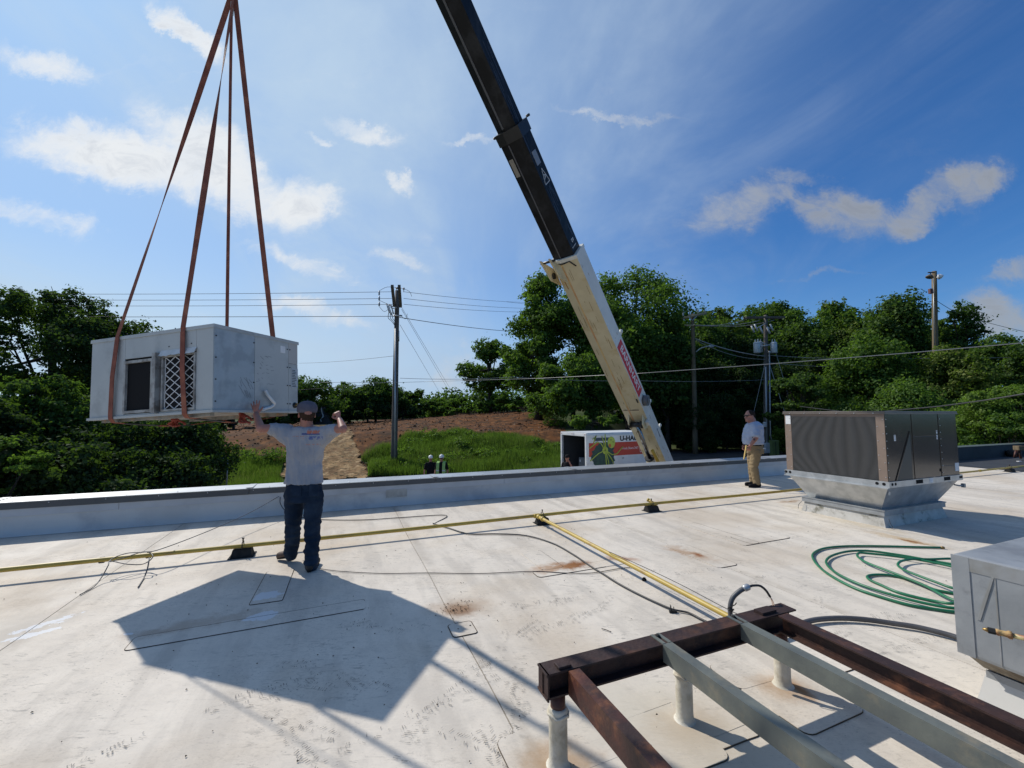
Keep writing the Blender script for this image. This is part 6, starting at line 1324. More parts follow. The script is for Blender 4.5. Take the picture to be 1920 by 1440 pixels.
# far pole with lamp
YP2 = 39.5
u2, T2 = pole('utility_pole', 'brown utility pole with a tilted crossarm in front of the dark wood', 1298.5, 588, YP2, .26, .16, M_polb, 1305)
MB().tube([W_(1279, 597, YP2-.2), W_(1324, 587, YP2-.2)], .13, 6).build('crossarm', mat('pale_wood', (.30, .26, .17), .8), u2, True); MB().tube([W_(1283, 610, YP2-.2), W_(1345, 611, YP2-.2)], .08, 6).build('crossarm', mat('pale_wood'), u2, True)
MB().tube([W_(1291, 594, YP2-.3), W_(1298, 601, YP2-.3), W_(1306, 593, YP2-.3)], .05, 6).build('brace', M_cond, u2, True)
for px in (1281, 1293, 1309, 1321): p = W_(px, 593-(px-1281)*.2, YP2-.2); MB().lathe([(.04, 0), (.09, .1), (.06, .2), (.09, .3), (.03, .36)], (0, 0, 0), 8).build('pin_insulator', M_por, u2, True, M=Matrix.Translation(p))
la = MB().tube(spline([W_(1305, 660, YP2-.2), W_(1314, 653, YP2-.3), W_(1325, 650, YP2-.5), W_(1330, 649.5, YP2-.5)], 5), .05, 6).build('lamp_arm', M_cond, u2, True)
MB().sphere(W_(1333, 649.5, YP2-.5), (.32, .18, .12), 12).build('lamp_head', M_por, u2, True)
for k, (a, b) in enumerate((((1300, 609), (1395, 600)), ((1302, 610), (1424, 601)), ((1345, 611), (1452, 600)))): wire(['upper', 'middle', 'lower'][k]+' wire of the three between the two crossarm poles', [(*a, YP2-.3), (*b, YP3-.3)], .026, M_wrl, sag=.25)
wire('pale cable from the lamp pole down to the transformer pole', [(1304, 635, YP2-.2), (1435, 668, YP3-.2)], .045, M_wrl, sag=.25); wire('thin cable just below the pale cable of the lamp pole', [(1304, 637, YP2-.2), (1435, 674, YP3-.2)], .02, M_wrl, sag=.45)
wire('upper of two cables running right from the transformer pole over the trees', [(1440, 666, YP3-.2), (1560, 672, 36), (1960, 669.5, 30)], .022, M_wrl, sag=.05); wire('lower of two cables running right from the transformer pole over the trees', [(1442, 680, YP3-.2), (1560, 688, 36), (1960, 690, 30)], .018, M_wrl, sag=.05)
wire('guy wire left of the transformer pole reaching down behind the person', [(1434, 684, YP3-.2), (1413, 775, YP3-1)], .02, M_wrl); wire('guy wire right of the transformer pole', [(1443, 684, YP3-.2), (1472, 775, YP3-1)], .03, M_wrl); wire('outer guy wire right of the transformer pole', [(1453, 655, YP3-.2), (1484, 762, YP3-1), (1487, 775, YP3-1)], .02, M_wrl)
wire('dark wire passing behind the big tree and the crane', [(950, 566, 50), (1100, 578, 50), (1290, 592, YP2)], .015, M_wr, sag=.1); wire('thick dark cable curving over the brown rooftop unit', [(1500, 762, 24), (1580, 772, 18), (1650, 772, 15), (1760, 762, 12.), (1850, 750, 10.5), (1960, 732, 9.4)], .017, M_wr, n=4)
# floodlight pole
YP4 = 33.
u4, T4 = pole('floodlight_pole', 'wooden pole carrying two floodlights above the trees at the right', 1751.5, 509, YP4, .21, .16, M_polb, 1758)
p = W_(1743, 519, YP4-.3); MB().lathe([(.05, .18), (.14, .15), (.24, .0), (.25, -.06), (.02, -.08)], (0, 0, 0), 16).build('floodlight', mat('lamp_brown', (.12, .10, .08), .5), u4, True, M=Matrix.Translation(p) @ Matrix.Rotation(R(25), 4, 'Y'))
MB().tube([W_(1740, 511, YP4-.2), W_(1752, 511, YP4-.2)], .05, 6).tube([W_(1745, 512, YP4-.25), W_(1744, 517, YP4-.3)], .03, 6).build('lamp_bracket', M_blk2, u4, True)
p = W_(1763, 519, YP4-.3); MB().lathe([(.08, .22), (.15, .18), (.20, .0), (.21, -.04), (.02, -.06)], (0, 0, 0), 16).build('floodlight', mat('lamp_white', (.72, .72, .72), .3), u4, True, M=Matrix.Translation(p) @ Matrix.Rotation(R(-60), 4, 'Y')); MB().tube([W_(1754, 517, YP4-.2), W_(1761, 518, YP4-.3)], .05, 6).build('lamp_bracket', M_blk2, u4, True)
p = W_(1745, 546, YP4-.25); MB().bbox(p.x-.12, p.x+.12, p.y-.1, p.y+.1, p.z-.2, p.z+.2, .02).build('ballast_box', mat('dark_red_box', (.10, .03, .03), .6), u4, True); MB().tube([W_(1750, 520, YP4-.2), W_(1752, 650, YP4-.2)], .03, 6).build('riser_conduit', M_cond, u4, True)
wire('dark wire sloping from the floodlight pole to the right', [(1758, 565, YP4), (1810, 593, 38), (1960, 630, 40)], .02, M_wr, sag=.1)
# chain link fence at the left of the field
fc_ = thing('chain_link_fence', 'chain link fence with grey posts under the dark bushes at the left', 'fence', tuple(tp(420, 893)), 0)
fp0 = tp(425, 905); fz = terrain(fp0.x, fp0.y)
FA, FB = Vector((W_(372, 880, 19).x, 19, 0)), Vector((W_(426, 880, 19.5).x, 19.5, 0))
for k in range(3):
    c = FA.lerp(FB, k/2); g = terrain(c.x, c.y); MB().tube([c+Vector((0, 0, g)), c+Vector((0, 0, g+1.75))], .035, 8).build('post', M_cond, fc_, True)
g = terrain(FA.x, FA.y); MB().tube([FA+Vector((0, 0, g+1.72)), FB+Vector((0, 0, g+1.72))], .025, 6).build('top_rail', M_cond, fc_, True)
mb = MB(); ln = (FB-FA).length; nn_ = int(ln/.09)
for i in range(-18, nn_):
    for s_ in (0, 1):
        a0 = max(0, i*.09); a1 = min(ln, i*.09+1.65); z0_, z1_ = (a0-i*.09), (a1-i*.09)
        if a1 <= a0: continue
        if s_: z0_, z1_ = 1.65-z0_, 1.65-z1_
        mb.tube([FA.lerp(FB, a0/ln)+Vector((0, 0, g+.05+z0_)), FA.lerp(FB, a1/ln)+Vector((0, 0, g+.05+z1_))], .0035, 3, caps=False)
mb.build('wire_mesh', M_wrl, fc_, True, kind='stuff')

# ================================================================ TREES
LM = {'dark': leaf_mat('leaf_dark', (.022, .050, .012), (.055, .105, .020), (.11, .17, .03), .40),
      'mid': leaf_mat('leaf_mid', (.035, .080, .014), (.090, .165, .025), (.15, .23, .035), .48),
      'light': leaf_mat('leaf_light', (.06, .12, .018), (.14, .22, .03), (.20, .28, .05), .5),
      'grass': leaf_mat('grass_blade', (.07, .12, .018), (.12, .18, .03), (.24, .20, .09), .4),
      'olive': leaf_mat('leaf_olive', (.045, .075, .012), (.11, .15, .025), (.20, .23, .05), .45),
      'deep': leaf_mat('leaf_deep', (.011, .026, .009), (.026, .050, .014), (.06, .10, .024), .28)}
M_bark = mat('bark', (.06, .05, .04), .95, base2=(.035, .03, .025), nscale=6, stretch=(4, 4, 1), bump=.6, bscale=12)
def leaf_mesh(name, cen, nrm, size, tint, m, shape=1.5):
    n = len(cen); r = RNG
    a = r.normal(size=(n, 3)); a -= nrm*(a*nrm).sum(1)[:, None]; a /= np.linalg.norm(a, axis=1)[:, None]+1e-9
    b = np.cross(nrm, a); s = size[:, None]
    L_ = shape
    v = np.empty((n, 4, 3)); v[:, 0] = cen-a*s*L_*.5; v[:, 1] = cen+b*s*.5+nrm*s*.12; v[:, 2] = cen+a*s*L_*.5-nrm*s*.1; v[:, 3] = cen-b*s*.5+nrm*s*.12
    me = bpy.data.meshes.new(name); me.vertices.add(4*n); me.vertices.foreach_set('co', v.astype('f').ravel())
    me.loops.add(4*n); me.loops.foreach_set('vertex_index', np.arange(4*n, dtype=np.int32))
    me.polygons.add(n); me.polygons.foreach_set('loop_start', np.arange(0, 4*n, 4, dtype=np.int32)); me.polygons.foreach_set('loop_total', np.full(n, 4, dtype=np.int32))
    me.update(); at_ = me.attributes.new('tint', 'FLOAT_VECTOR', 'POINT'); at_.data.foreach_set('vector', np.repeat(tint, 4, 0).astype('f').ravel())
    me.materials.append(m); return me
def crown_points(blobs, n, leaf, sub=9, seed=0, thick=.42):
    """leaves gathered in sprays over the outer shell of each lobe, uneven and with gaps"""
    r = np.random.default_rng(seed); C = []; Nn = []; T = []
    n = int(n*1.55); leaf *= .74
    vol = np.array([b[1][0]*b[1][1]+b[1][2]*b[1][0] for b in blobs]); cnt = (n*vol/vol.sum()).astype(int)
    for (c, rad), k in zip(blobs, cnt):
        rad = np.array(rad); c = np.array(c); ns = max(8, int(sub*min(rad.mean(), 3.)**1.1*3.6))
        d = r.normal(size=(ns, 3)); d /= np.linalg.norm(d, axis=1)[:, None]; sc = c+d*rad*(r.uniform(.38, 1.12, ns)[:, None]**.8); sw = r.uniform(.10, .30, ns)*rad.mean(); tn = r.uniform(0, 1, ns)
        i = r.integers(0, ns, k); off = r.normal(size=(k, 3))*sw[i][:, None]*np.array([1, 1, .62]); p = sc[i]+off
        nd = off/(np.linalg.norm(off, axis=1)[:, None]+1e-9)*.5+d[i]*.5+r.normal(size=(k, 3))*.55+np.array([0, 0, .35]); nd /= np.linalg.norm(nd, axis=1)[:, None]
        C.append(p); Nn.append(nd); T.append(np.stack([np.clip(tn[i]*.7+r.uniform(0, .3, k), 0, 1), r.uniform(0, 1, k), np.zeros(k)], 1))
    C = np.concatenate(C); Nn = np.concatenate(Nn); T = np.concatenate(T); S = leaf*r.uniform(.6, 1.35, len(C)); return C, Nn, S, T
def lobes(w_, h, z0, n, seed, dome=.5, lobe=.34, flat=.8):
    """lobe centres inside an egg of width w_ from z0 to z0+h"""
    r = random.Random(seed); out = []
    for i in range(n):
        for _ in range(60):
            x, y, z = r.uniform(-1, 1), r.uniform(-1, 1), r.uniform(-1, 1)
            if .25 < x*x+y*y+z*z < 1.0: break
        k = 1-.35*max(0, z)**2 if dome else 1
        rr_ = lobe*r.choice((r.uniform(.45, .8), r.uniform(.8, 1.3)))*min(w_, h)*.5
        out.append(((x*k*(w_/2-rr_*.8), y*k*(w_/2-rr_*.8), z0+h/2+z*(h/2-rr_*flat)), (rr_*1.1, rr_*1.1, rr_*flat)))
    return out
def tree_obj(name, label, X, Y, h, w_, m, n, leaf, seed, z0f=.25, nl=26, trunk=.2, cat='tree', grp=None, lobe=.36, sub=9, limbs=True, gz=None, zoff=0., blobs=None, flat=.8):
    gz = terrain(X, Y)-.1 if gz is None else gz
    o = thing(name, label, cat, (X, Y, gz), random.Random(seed).uniform(0, 6), grp)
    bl = blobs or lobes(w_, h*(1-z0f), h*z0f, nl, seed, lobe=lobe, flat=flat)
    C, Nn, S, T = crown_points(bl, n, leaf, sub, seed)
    me = leaf_mesh('crown', C, Nn, S, T, m); c = bpy.data.objects.new('crown', me); COL.objects.link(c); c.parent = o
    mb = MB(); r = random.Random(seed+1); top = h*(z0f+(1-z0f)*.6)
    tr_ = [(.04*h*mnoise.noise(Vector((seed, i*.3, 0)))*(i/6), .04*h*mnoise.noise(Vector((seed+5, i*.3, 0)))*(i/6), top*i/6) for i in range(7)]
    mb.tube(tr_, [trunk*(1.25 if i == 0 else 1-.12*i) for i in range(7)], 8)
    if limbs:
        for (cc, rad) in bl[:: max(1, len(bl)//14)]:
            k = r.randint(2, 5); s_ = Vector(tr_[k]); e_ = Vector(cc); m_ = s_.lerp(e_, .5)+Vector((0, 0, -.04*h*r.random()+.02*h)); mb.tube(spline([s_, m_, e_], 3), [trunk*.42*(1-.12*i) for i in range(7)], 5, caps=False)
            for _ in range(2):
                e2 = e_+Vector((r.uniform(-1, 1)*rad[0]*.8, r.uniform(-1, 1)*rad[1]*.8, r.uniform(-.3, .9)*rad[2])); mb.tube([m_.lerp(e_, .5), e2], [trunk*.16, trunk*.05], 4, caps=False)
    mb.build('trunk', M_bark, o); return o
def px_tree(name, label, cx, top, wpx, Y, m, n, leaf, seed, **k):
    X = at(cx, 760, Y).x; zt_ = at(cx, top, Y).z; gz = terrain(X, Y)-.1; return tree_obj(name, label, X, Y, zt_-gz, wpx/FPX*Y, m, n, leaf, seed, gz=gz, **k)
# left: open crowned tree and dark thicket
px_tree('broadleaf_tree', 'large open crowned tree with sky gaps at the far left', 95, 535, 340, 27, LM['deep'], 27000, .17, 11, z0f=.24, nl=64, trunk=.30, lobe=.235, sub=8)  # deep leaf set carries the backlit darkness in its colour
px_tree('broadleaf_tree', 'round crowned tree showing just above the hanging unit', 225, 578, 200, 30, LM['deep'], 12000, .18, 12, z0f=.25, nl=34, trunk=.25, lobe=.27)  # backlit darkness put into the leaf colour here too
gl = 'dark thicket below the open crowned tree'
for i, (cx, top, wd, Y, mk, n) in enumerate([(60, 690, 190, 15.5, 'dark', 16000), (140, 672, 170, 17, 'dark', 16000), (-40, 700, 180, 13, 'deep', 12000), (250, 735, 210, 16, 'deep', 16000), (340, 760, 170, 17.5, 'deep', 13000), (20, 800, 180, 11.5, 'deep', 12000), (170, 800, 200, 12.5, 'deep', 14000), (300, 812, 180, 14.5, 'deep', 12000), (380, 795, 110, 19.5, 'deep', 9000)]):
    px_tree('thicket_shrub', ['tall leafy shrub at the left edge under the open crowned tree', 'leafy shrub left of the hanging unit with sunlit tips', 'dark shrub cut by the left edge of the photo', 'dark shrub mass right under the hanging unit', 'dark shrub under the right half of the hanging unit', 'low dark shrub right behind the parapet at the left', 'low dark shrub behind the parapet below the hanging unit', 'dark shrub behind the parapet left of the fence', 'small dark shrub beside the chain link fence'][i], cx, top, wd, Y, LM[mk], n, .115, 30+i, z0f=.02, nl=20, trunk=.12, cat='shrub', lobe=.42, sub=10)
# bright fern-like branch at the left edge
px_tree('small_tree', 'light green feathery small tree at the left edge above the parapet', 5, 808, 130, 10.5, LM['light'], 5000, .07, 45, z0f=.45, nl=10, trunk=.05, lobe=.3, cat='shrub', flat=.35)
# middle: bushes behind the dirt field
for i, (cx, top, wd, Y, mk, n) in enumerate([(580, 695, 130, 46, 'dark', 9000), (500, 715, 140, 44, 'deep', 9000), (655, 708, 110, 54, 'dark', 8000), (705, 702, 110, 56, 'dark', 9000), (770, 725, 90, 58, 'dark', 7000), (440, 760, 110, 40, 'deep', 7000), (610, 745, 110, 50, 'deep', 7000), (690, 748, 120, 53, 'deep', 7000), (540, 755, 120, 43, 'deep', 7000), (755, 752, 80, 56, 'deep', 5000)]):
    px_tree('field_bush', ['rounded dark bush right of the hanging unit behind the raised fist', 'dark bush hidden behind the hanging unit', 'dark bush left of the utility pole', 'tall dark bush directly behind the utility pole', 'dark bush ending the row right of the utility pole', 'dark bush at the left end of the dirt field', 'low dark bush behind the man\'s raised fist', 'low dark bush at the foot of the tall bush by the pole', 'low dark bush behind the man\'s cap', 'low dark bush at the right end of the row'][i], cx, top, wd, Y, LM[mk], n, .24, 60+i, z0f=.02, nl=16, trunk=.15, cat='bush', lobe=.42)
for i, (cx, top, wd, Y, n) in enumerate([(815, 744, 70, 66, 3500), (858, 741, 80, 68, 4000), (845, 757, 90, 60, 4500), (905, 748, 90, 60, 4500), (950, 735, 80, 58, 5000), (985, 752, 90, 54, 5000), (880, 765, 110, 57, 4500), (1015, 762, 90, 50, 5000)]):
    px_tree('vine_bush', ['small light bush at the left end of the vine bank', 'light bush on the skyline left of the leaning tree', 'low vine covered bush at the top of the dirt field', 'vine covered bush under the leaning tree', 'vine covered bush between the leaning tree and the big tree', 'vine covered bush at the foot of the big tree', 'lowest vine bush along the edge of the dirt field', 'vine bush between the big tree and the box truck'][i], cx, top, wd, Y, LM['mid'], n, .26, 80+i, z0f=.02, nl=12, trunk=.1, cat='bush', lobe=.45)
px_tree('leaning_tree', 'open tree with visible branches left of the big tree', 918, 632, 118, 62, LM['mid'], 9000, .32, 95, z0f=.22, nl=20, trunk=.38, lobe=.30)
# big tree mass at the crane
px_tree('big_tree', 'tallest leafy tree with its crown top just right of the cream boom', 1180, 474, 235, 44, LM['mid'], 36000, .27, 101, z0f=.1, nl=46, trunk=.45, lobe=.36)
px_tree('big_tree', 'broad leafy tree left of the cream boom', 1010, 500, 150, 46, LM['mid'], 24000, .27, 102, z0f=.06, nl=36, trunk=.4, lobe=.32)
px_tree('big_tree', 'leafy tree top seen between boom and tallest tree', 1105, 492, 200, 47, LM['mid'], 18000, .28, 103, z0f=.2, nl=24, trunk=.4, lobe=.34)
px_tree('big_tree', 'vine draped tree filling the gap above the box truck', 1075, 655, 190, 40, LM['mid'], 22000, .23, 104, z0f=.02, nl=30, trunk=.3, lobe=.34)
px_tree('big_tree', 'lower leafy tree at the right of the tallest tree', 1250, 560, 130, 42, LM['dark'], 13000, .25, 105, z0f=.1, nl=20, trunk=.3, lobe=.36)
px_tree('vine_bush', 'bright vine bush right behind the roof of the box truck', 1110, 768, 120, 34, LM['light'], 6000, .17, 106, z0f=.02, nl=12, trunk=.1, cat='bush', lobe=.45)
# right wood: four kinds, copied
protos = []
for k in range(4):
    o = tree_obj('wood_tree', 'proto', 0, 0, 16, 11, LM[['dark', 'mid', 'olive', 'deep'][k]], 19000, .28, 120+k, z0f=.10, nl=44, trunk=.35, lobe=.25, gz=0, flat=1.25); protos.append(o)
r = random.Random(9); used_p = [0]*4; GW = 'trees of the dense wood behind the poles'
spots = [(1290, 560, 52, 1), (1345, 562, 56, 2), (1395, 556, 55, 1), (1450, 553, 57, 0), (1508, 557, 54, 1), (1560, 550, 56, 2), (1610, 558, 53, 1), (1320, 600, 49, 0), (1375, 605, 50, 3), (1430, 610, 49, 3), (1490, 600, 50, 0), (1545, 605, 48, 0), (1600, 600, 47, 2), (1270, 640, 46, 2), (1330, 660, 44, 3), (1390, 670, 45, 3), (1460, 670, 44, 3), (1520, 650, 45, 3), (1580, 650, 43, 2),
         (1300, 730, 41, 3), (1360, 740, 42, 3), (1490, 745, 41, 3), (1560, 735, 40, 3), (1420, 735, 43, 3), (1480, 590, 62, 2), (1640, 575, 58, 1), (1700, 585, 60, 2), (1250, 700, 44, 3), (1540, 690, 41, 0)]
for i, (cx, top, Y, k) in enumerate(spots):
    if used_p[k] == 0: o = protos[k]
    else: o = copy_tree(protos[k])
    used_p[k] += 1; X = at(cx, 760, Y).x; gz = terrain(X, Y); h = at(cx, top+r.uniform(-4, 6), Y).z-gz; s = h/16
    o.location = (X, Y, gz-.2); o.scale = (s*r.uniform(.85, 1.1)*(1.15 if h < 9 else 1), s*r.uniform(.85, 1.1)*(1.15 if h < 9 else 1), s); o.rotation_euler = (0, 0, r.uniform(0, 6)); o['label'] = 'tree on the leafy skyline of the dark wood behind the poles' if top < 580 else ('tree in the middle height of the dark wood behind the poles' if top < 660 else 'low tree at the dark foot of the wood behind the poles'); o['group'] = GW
px_tree('small_tree', 'sprawling small tree with layered branches behind the rooftop unit', 1497, 690, 115, 32, LM['dark'], 7000, .17, 140, z0f=.15, nl=16, trunk=.15, lobe=.3, flat=.45)
# right edge
for i, (cx, top, wd, Y, mk, n, lf) in enumerate([(1695, 538, 150, 40, 'dark', 20000, .24), (1640, 615, 150, 34, 'mid', 16000, .20), (1740, 540, 100, 42, 'dark', 10000, .25), (1816, 556, 84, 38, 'dark', 9000, .20), (1868, 600, 120, 34, 'mid', 13000, .19), (1790, 630, 140, 31, 'olive', 15000, .18), (1945, 618, 110, 30, 'dark', 10000, .18), (1700, 690, 150, 28, 'mid', 15000, .16), (1600, 735, 140, 30, 'dark', 11000, .17)]):
    px_tree('edge_tree', ['tall dark tree just left of the floodlight pole', 'leafy tree with pale leaf tips left of the floodlight pole', 'dark tree right behind the floodlight pole', 'small round tree standing clear against the white cloud', 'leafy tree at the right under the white cloud', 'leafy tree right of the floodlight pole foot', 'dark tree cut by the right edge of the photo', 'leafy tree below the floodlight pole foot', 'dark tree rising behind the left end of the rooftop unit'][i], cx, top, wd, Y, LM[mk], n, lf, 150+i, z0f=.06, nl=34, trunk=.25, lobe=.36, flat=1.1)
for i, (cx, top, wd, Y, mk, n) in enumerate([(1830, 705, 190, 21, 'light', 20000), (1920, 690, 130, 20, 'light', 11000), (1760, 745, 150, 22, 'light', 11000), (1880, 760, 160, 18.5, 'mid', 13000), (1800, 785, 130, 19.5, 'mid', 9000)]):
    px_tree('light_shrub', ['broad light green shrub with feathery leaves right of the rooftop unit', 'light green shrub at the right edge of the photo', 'light green shrub rising just above the rooftop unit', 'mid green shrub over the black parapet at the right', 'mid green shrub touching the right end of the rooftop unit'][i], cx, top, wd, Y, LM[mk], n, .10, 170+i, z0f=.02, nl=24, trunk=.1, cat='shrub', lobe=.34, flat=.42)
px_tree('vine_bush', 'grassy bush lit by the sun at the foot of the transformer pole', 1465, 795, 90, 39, LM['light'], 3500, .16, 180, z0f=.0, nl=10, trunk=.05, cat='bush', lobe=.5)
px_tree('vine_bush', 'dark undergrowth bush beside the road right of the crane boom', 1310, 812, 110, 42, LM['dark'], 4500, .2, 181, z0f=.0, nl=12, trunk=.05, cat='bush', lobe=.5)
px_tree('vine_bush', 'dark undergrowth bush behind the person in khaki', 1395, 805, 110, 44, LM['dark'], 4500, .2, 182, z0f=.0, nl=12, trunk=.05, cat='bush', lobe=.5)
# hedge line far behind closes the horizon
def far_trees(name, x0_, x1_, Y, h, n, m, seed, leaf=.8):
    r = np.random.default_rng(seed); bl = []
    for i in range(int((x1_-x0_)/6)): x = x0_+i*6+r.uniform(-2, 2); hh = h*r.uniform(.7, 1.15); g = terrain(x, Y); bl.append(((x, Y+r.uniform(-4, 4), g+hh*.45), (6, 5, hh*.55)))
    C, Nn, S, T = crown_points(bl, n, leaf, 6, seed); me = leaf_mesh(name, C, Nn, S, T, m); o = bpy.data.objects.new(name, me); COL.objects.link(o); return tag(o, 'far belt of trees closing the horizon beyond the field', 'treeline', kind='stuff')
far_trees('far_treeline', -160, 120, 120, 7, 40000, LM['dark'], 201)
far_trees('near_woodland_floor', 14, 60, 58, 12, 22000, LM['deep'], 202, .5)

# ================================================================ GRASS AND DEBRIS
def blades(name, polys, n, hmin, hmax, label, seed, m=LM['grass'], zlift=0., avoid=None):
    r = np.random.default_rng(seed); V = []; tint = []
    for poly, share in polys:
        f = ragged(inpoly(poly), .7, .6); xs_ = [p.x for p in poly]; ys_ = [p.y for p in poly]; k = 0; want = int(n*share)
        while k < want:
            x = r.uniform(min(xs_)-.5, max(xs_)+.5); y = r.uniform(min(ys_)-.5, max(ys_)+.5)
            if not f(x, y) or (avoid and avoid(x, y)): continue
            k += 1; z = terrain(x, y)+zlift; cl = mnoise.noise(Vector((x*.6, y*.6, 4))); h = r.uniform(hmin, hmax)*(1+.6*cl); a = r.uniform(0, 6.28); w_ = .014+.012*r.random(); ln_ = r.uniform(-.4, .4)*h
            V += [(x-cos(a)*w_, y-sin(a)*w_, z-.03), (x+cos(a)*w_, y+sin(a)*w_, z-.03), (x+ln_*sin(a)+w_*.2, y+ln_*cos(a), z+h)]; c2 = mnoise.noise(Vector((x*.25, y*.25, 9))); tt = (min(1, max(0, .5+cl*1.1+r.uniform(-.3, .3))), min(1, max(0, r.random()*.75+.5*c2+.15)), 0); tint += [tt]*3
    n3 = len(V)//3; me = bpy.data.meshes.new(name); me.vertices.add(3*n3); me.vertices.foreach_set('co', np.array(V, 'f').ravel()); me.loops.add(3*n3); me.loops.foreach_set('vertex_index', np.arange(3*n3, dtype=np.int32))
    me.polygons.add(n3); me.polygons.foreach_set('loop_start', np.arange(0, 3*n3, 3, dtype=np.int32)); me.polygons.foreach_set('loop_total', np.full(n3, 3, dtype=np.int32)); me.update()
    at_ = me.attributes.new('tint', 'FLOAT_VECTOR', 'POINT'); at_.data.foreach_set('vector', np.array(tint, 'f').ravel()); me.materials.append(m); o = bpy.data.objects.new(name, me); COL.objects.link(o); return tag(o, label, 'grass', kind='stuff')
mound = [tp(*q) for q in [(690, 900), (684, 870), (722, 850), (772, 830), (850, 818), (930, 826), (1000, 832), (1055, 850), (1070, 905)]]
M_soil = mat('grass_soil', (.05, .065, .02), .95, base2=(.075, .08, .03), nscale=1.5, world=True)
x0 = min(p.x for p in mound); x1 = max(p.x for p in mound); y0 = min(p.y for p in mound); y1 = max(p.y for p in mound)
grid_sheet('grass_bank', list(np.arange(x0-1, x1+1, .4)), list(np.arange(y0-1, y1+1, .4)), lambda x, y: terrain(x, y)+.23, M_soil, keep=ragged(inpoly(mound), .8, .6))
leftg = [tp(*q) for q in [(370, 925), (372, 866), (430, 862), (532, 872), (538, 925)]]
blades('bank_grass', [(mound, 1.)], 60000, .22, .60, 'bright green uncut grass covering the bank between track and truck', 301, zlift=.22)
blades('verge_grass', [(leftg, 1.)], 14000, .2, .5, 'green grass patch left of the straw track', 302)
# weeds: taller clumps on the mound
r = np.random.default_rng(33); bl = []
inm = inpoly(mound)
while len(bl) < 46:
    x = r.uniform(x0, x1); y = r.uniform(y0, y1)
    if inm(x, y): s = r.uniform(.25, .75); bl.append(((x, y, terrain(x, y)+.25+s*.35), (s, s, s*.6)))
for q in [(790, 782), (830, 776), (870, 772), (925, 770), (1010, 785), (1040, 800), (530, 866), (500, 868), (440, 866), (385, 875)]:
    p = tp(*q); bl.append(((p.x, p.y, p.z+.35), (1.2, .9, .55)))
C, Nn, S, T = crown_points(bl, 26000, .10, 9, 34); me = leaf_mesh('bank_weeds', C, Nn, S, T, LM['light']); o = bpy.data.objects.new('bank_weeds', me); COL.objects.link(o); tag(o, 'leafy weeds growing through the grass of the bank', 'weeds', kind='stuff')
# clods, roots and chippings on the cleared field
r2 = random.Random(17); mb = MB(); mb2 = MB(); xs_ = [p.x for p in dirt_poly]; ys_ = [p.y for p in dirt_poly]; k = 0
while k < 6500:
    x = r2.uniform(min(xs_), max(xs_)); y = min(ys_)+(max(ys_)-min(ys_))*r2.random()**1.3
    if not in_dirt(x, y) or in_path(x, y): continue
    k += 1; s = r2.uniform(.03, .10)*(1.8 if r2.random() < .06 else 1); z = terrain(x, y)+.09; a = r2.uniform(0, 6); st_ = r2.uniform(1, 3.2)
    q = [(x+cos(a+j*2.1)*s*(st_ if j == 0 else 1), y+sin(a+j*2.1)*s, z-.02) for j in range(3)]+[(x, y, z+s*r2.uniform(.5, 1.1))]
    (mb2 if r2.random() < .22 else mb).add(q, [(0, 1, 3), (1, 2, 3), (2, 0, 3)])
tag(mb.build('dirt_clods', mat('clod', (.045, .02, .011), .95, base2=(.16, .075, .035), nscale=.7, world=True)), 'clods of red soil scattered over the cleared field', 'soil', kind='stuff')
tag(mb2.build('wood_chippings', mat('chips', (.30, .22, .15), .9, base2=(.22, .16, .11), nscale=.9, world=True)), 'pale wood chips and roots on the cleared field', 'debris', kind='stuff')
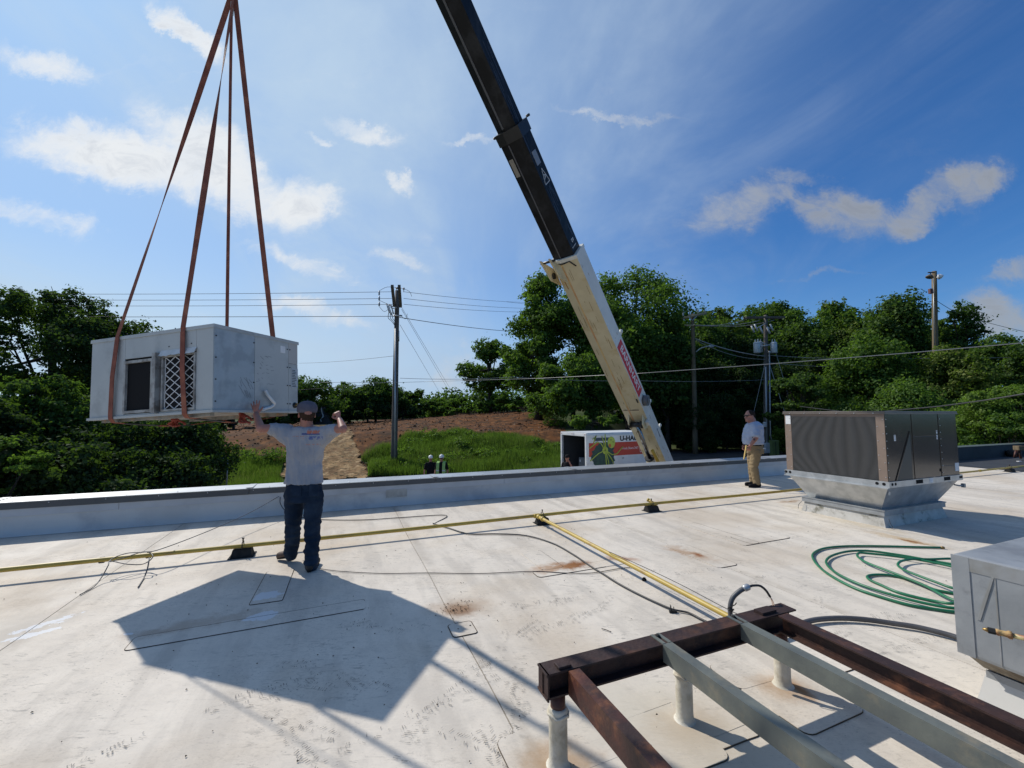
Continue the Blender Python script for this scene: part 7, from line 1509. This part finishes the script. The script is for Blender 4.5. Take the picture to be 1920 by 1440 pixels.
# ruts of straw on the track
mb = MB(); xs_ = [p.x for p in path_poly]; ys_ = [p.y for p in path_poly]; k = 0
while k < 5000:
    x = r2.uniform(min(xs_), max(xs_)); y = r2.uniform(min(ys_), max(ys_))
    if not in_path(x, y): continue
    k += 1; a = r2.uniform(-.7, .7); l = r2.uniform(.06, .2); z = terrain(x, y)+.235; mb.add([(x-cos(a)*l, y-sin(a)*l, z), (x-cos(a)*l, y-sin(a)*l+.02, z+.02), (x+cos(a)*l, y+sin(a)*l, z+.03*r2.random()), ], [(0, 1, 2)])
tag(mb.build('loose_straw', mat('straw', (.40, .29, .15), .9, base2=(.20, .13, .06), nscale=2, world=True)), 'loose straw strewn over the track up the bank', 'straw', kind='stuff')
# machine parked behind the man's cap
mq = at(603, 785, 47); mc = thing('parked_machine', 'small dark machine with a white hose parked beyond the field behind the cap', 'machine', (mq.x, mq.y, terrain(mq.x, mq.y)), .3)
MB().bbox(-.9, .9, -.7, .7, .5, 1.5, .1).box(-1.1, 1.1, -.75, -.45, .15, .6).box(-1.1, 1.1, .45, .75, .15, .6).build('machine_body', mat('machine_dark', (.03, .028, .03), .6), mc)
MB().box(-.6, .5, -.6, .6, 1.5, 2.3).build('machine_cab', mat('machine_blue', (.03, .035, .06), .4), mc); MB().tube(spline([(.0, -.8, 2.3), (.1, -.8, 1.6), (.25, -.8, 1.1), (.0, -.8, .8), (.1, -.8, .5)], 5), .07, 6).build('white_hose', M_lab, mc)
# junk on the black roof at the right edge
jk = thing('roof_clutter', 'small rusty tripod and a black bucket on the black roof at the right edge', 'roof clutter', tuple(gp(1908, 862)), 0)
jp = gp(1908, 862)
for (a, b) in (((1905, 845), (1902, 858)), ((1912, 845), (1914, 860)), ((1908, 838), (1908, 856))): MB().tube([at(*a, 15.2), at(*b, 15.2)], .035, 6).build('leg', M_rust2, jk, True)
p = at(1910, 840, 15.2); MB().bbox(p.x-.1, p.x+.12, p.y-.1, p.y+.1, p.z-.08, p.z+.08, .02).build('tripod_head', M_polb, jk, True); p = gp(1898, 857); MB().lathe([(.14, 0), (.17, .2), (.12, .26), (.02, .28)], (0, 0, 0), 14).build('bucket', M_rub, jk, True, M=Matrix.Translation(p))
for (a, b, hgt) in (((1856, 856), (1872, 855), .02), ((1908, 865), (1914, 865), .02)):
    tag(MB().ribbon([gp(*a, .03), gp(*b, .03)], (0, 1, 0), .08, .02).build('loose_strip', M_lab), 'white strip lying on the black roof '+('left' if a[0] < 1900 else 'right')+' of the two', 'strip')
bpy.context.view_layer.update()
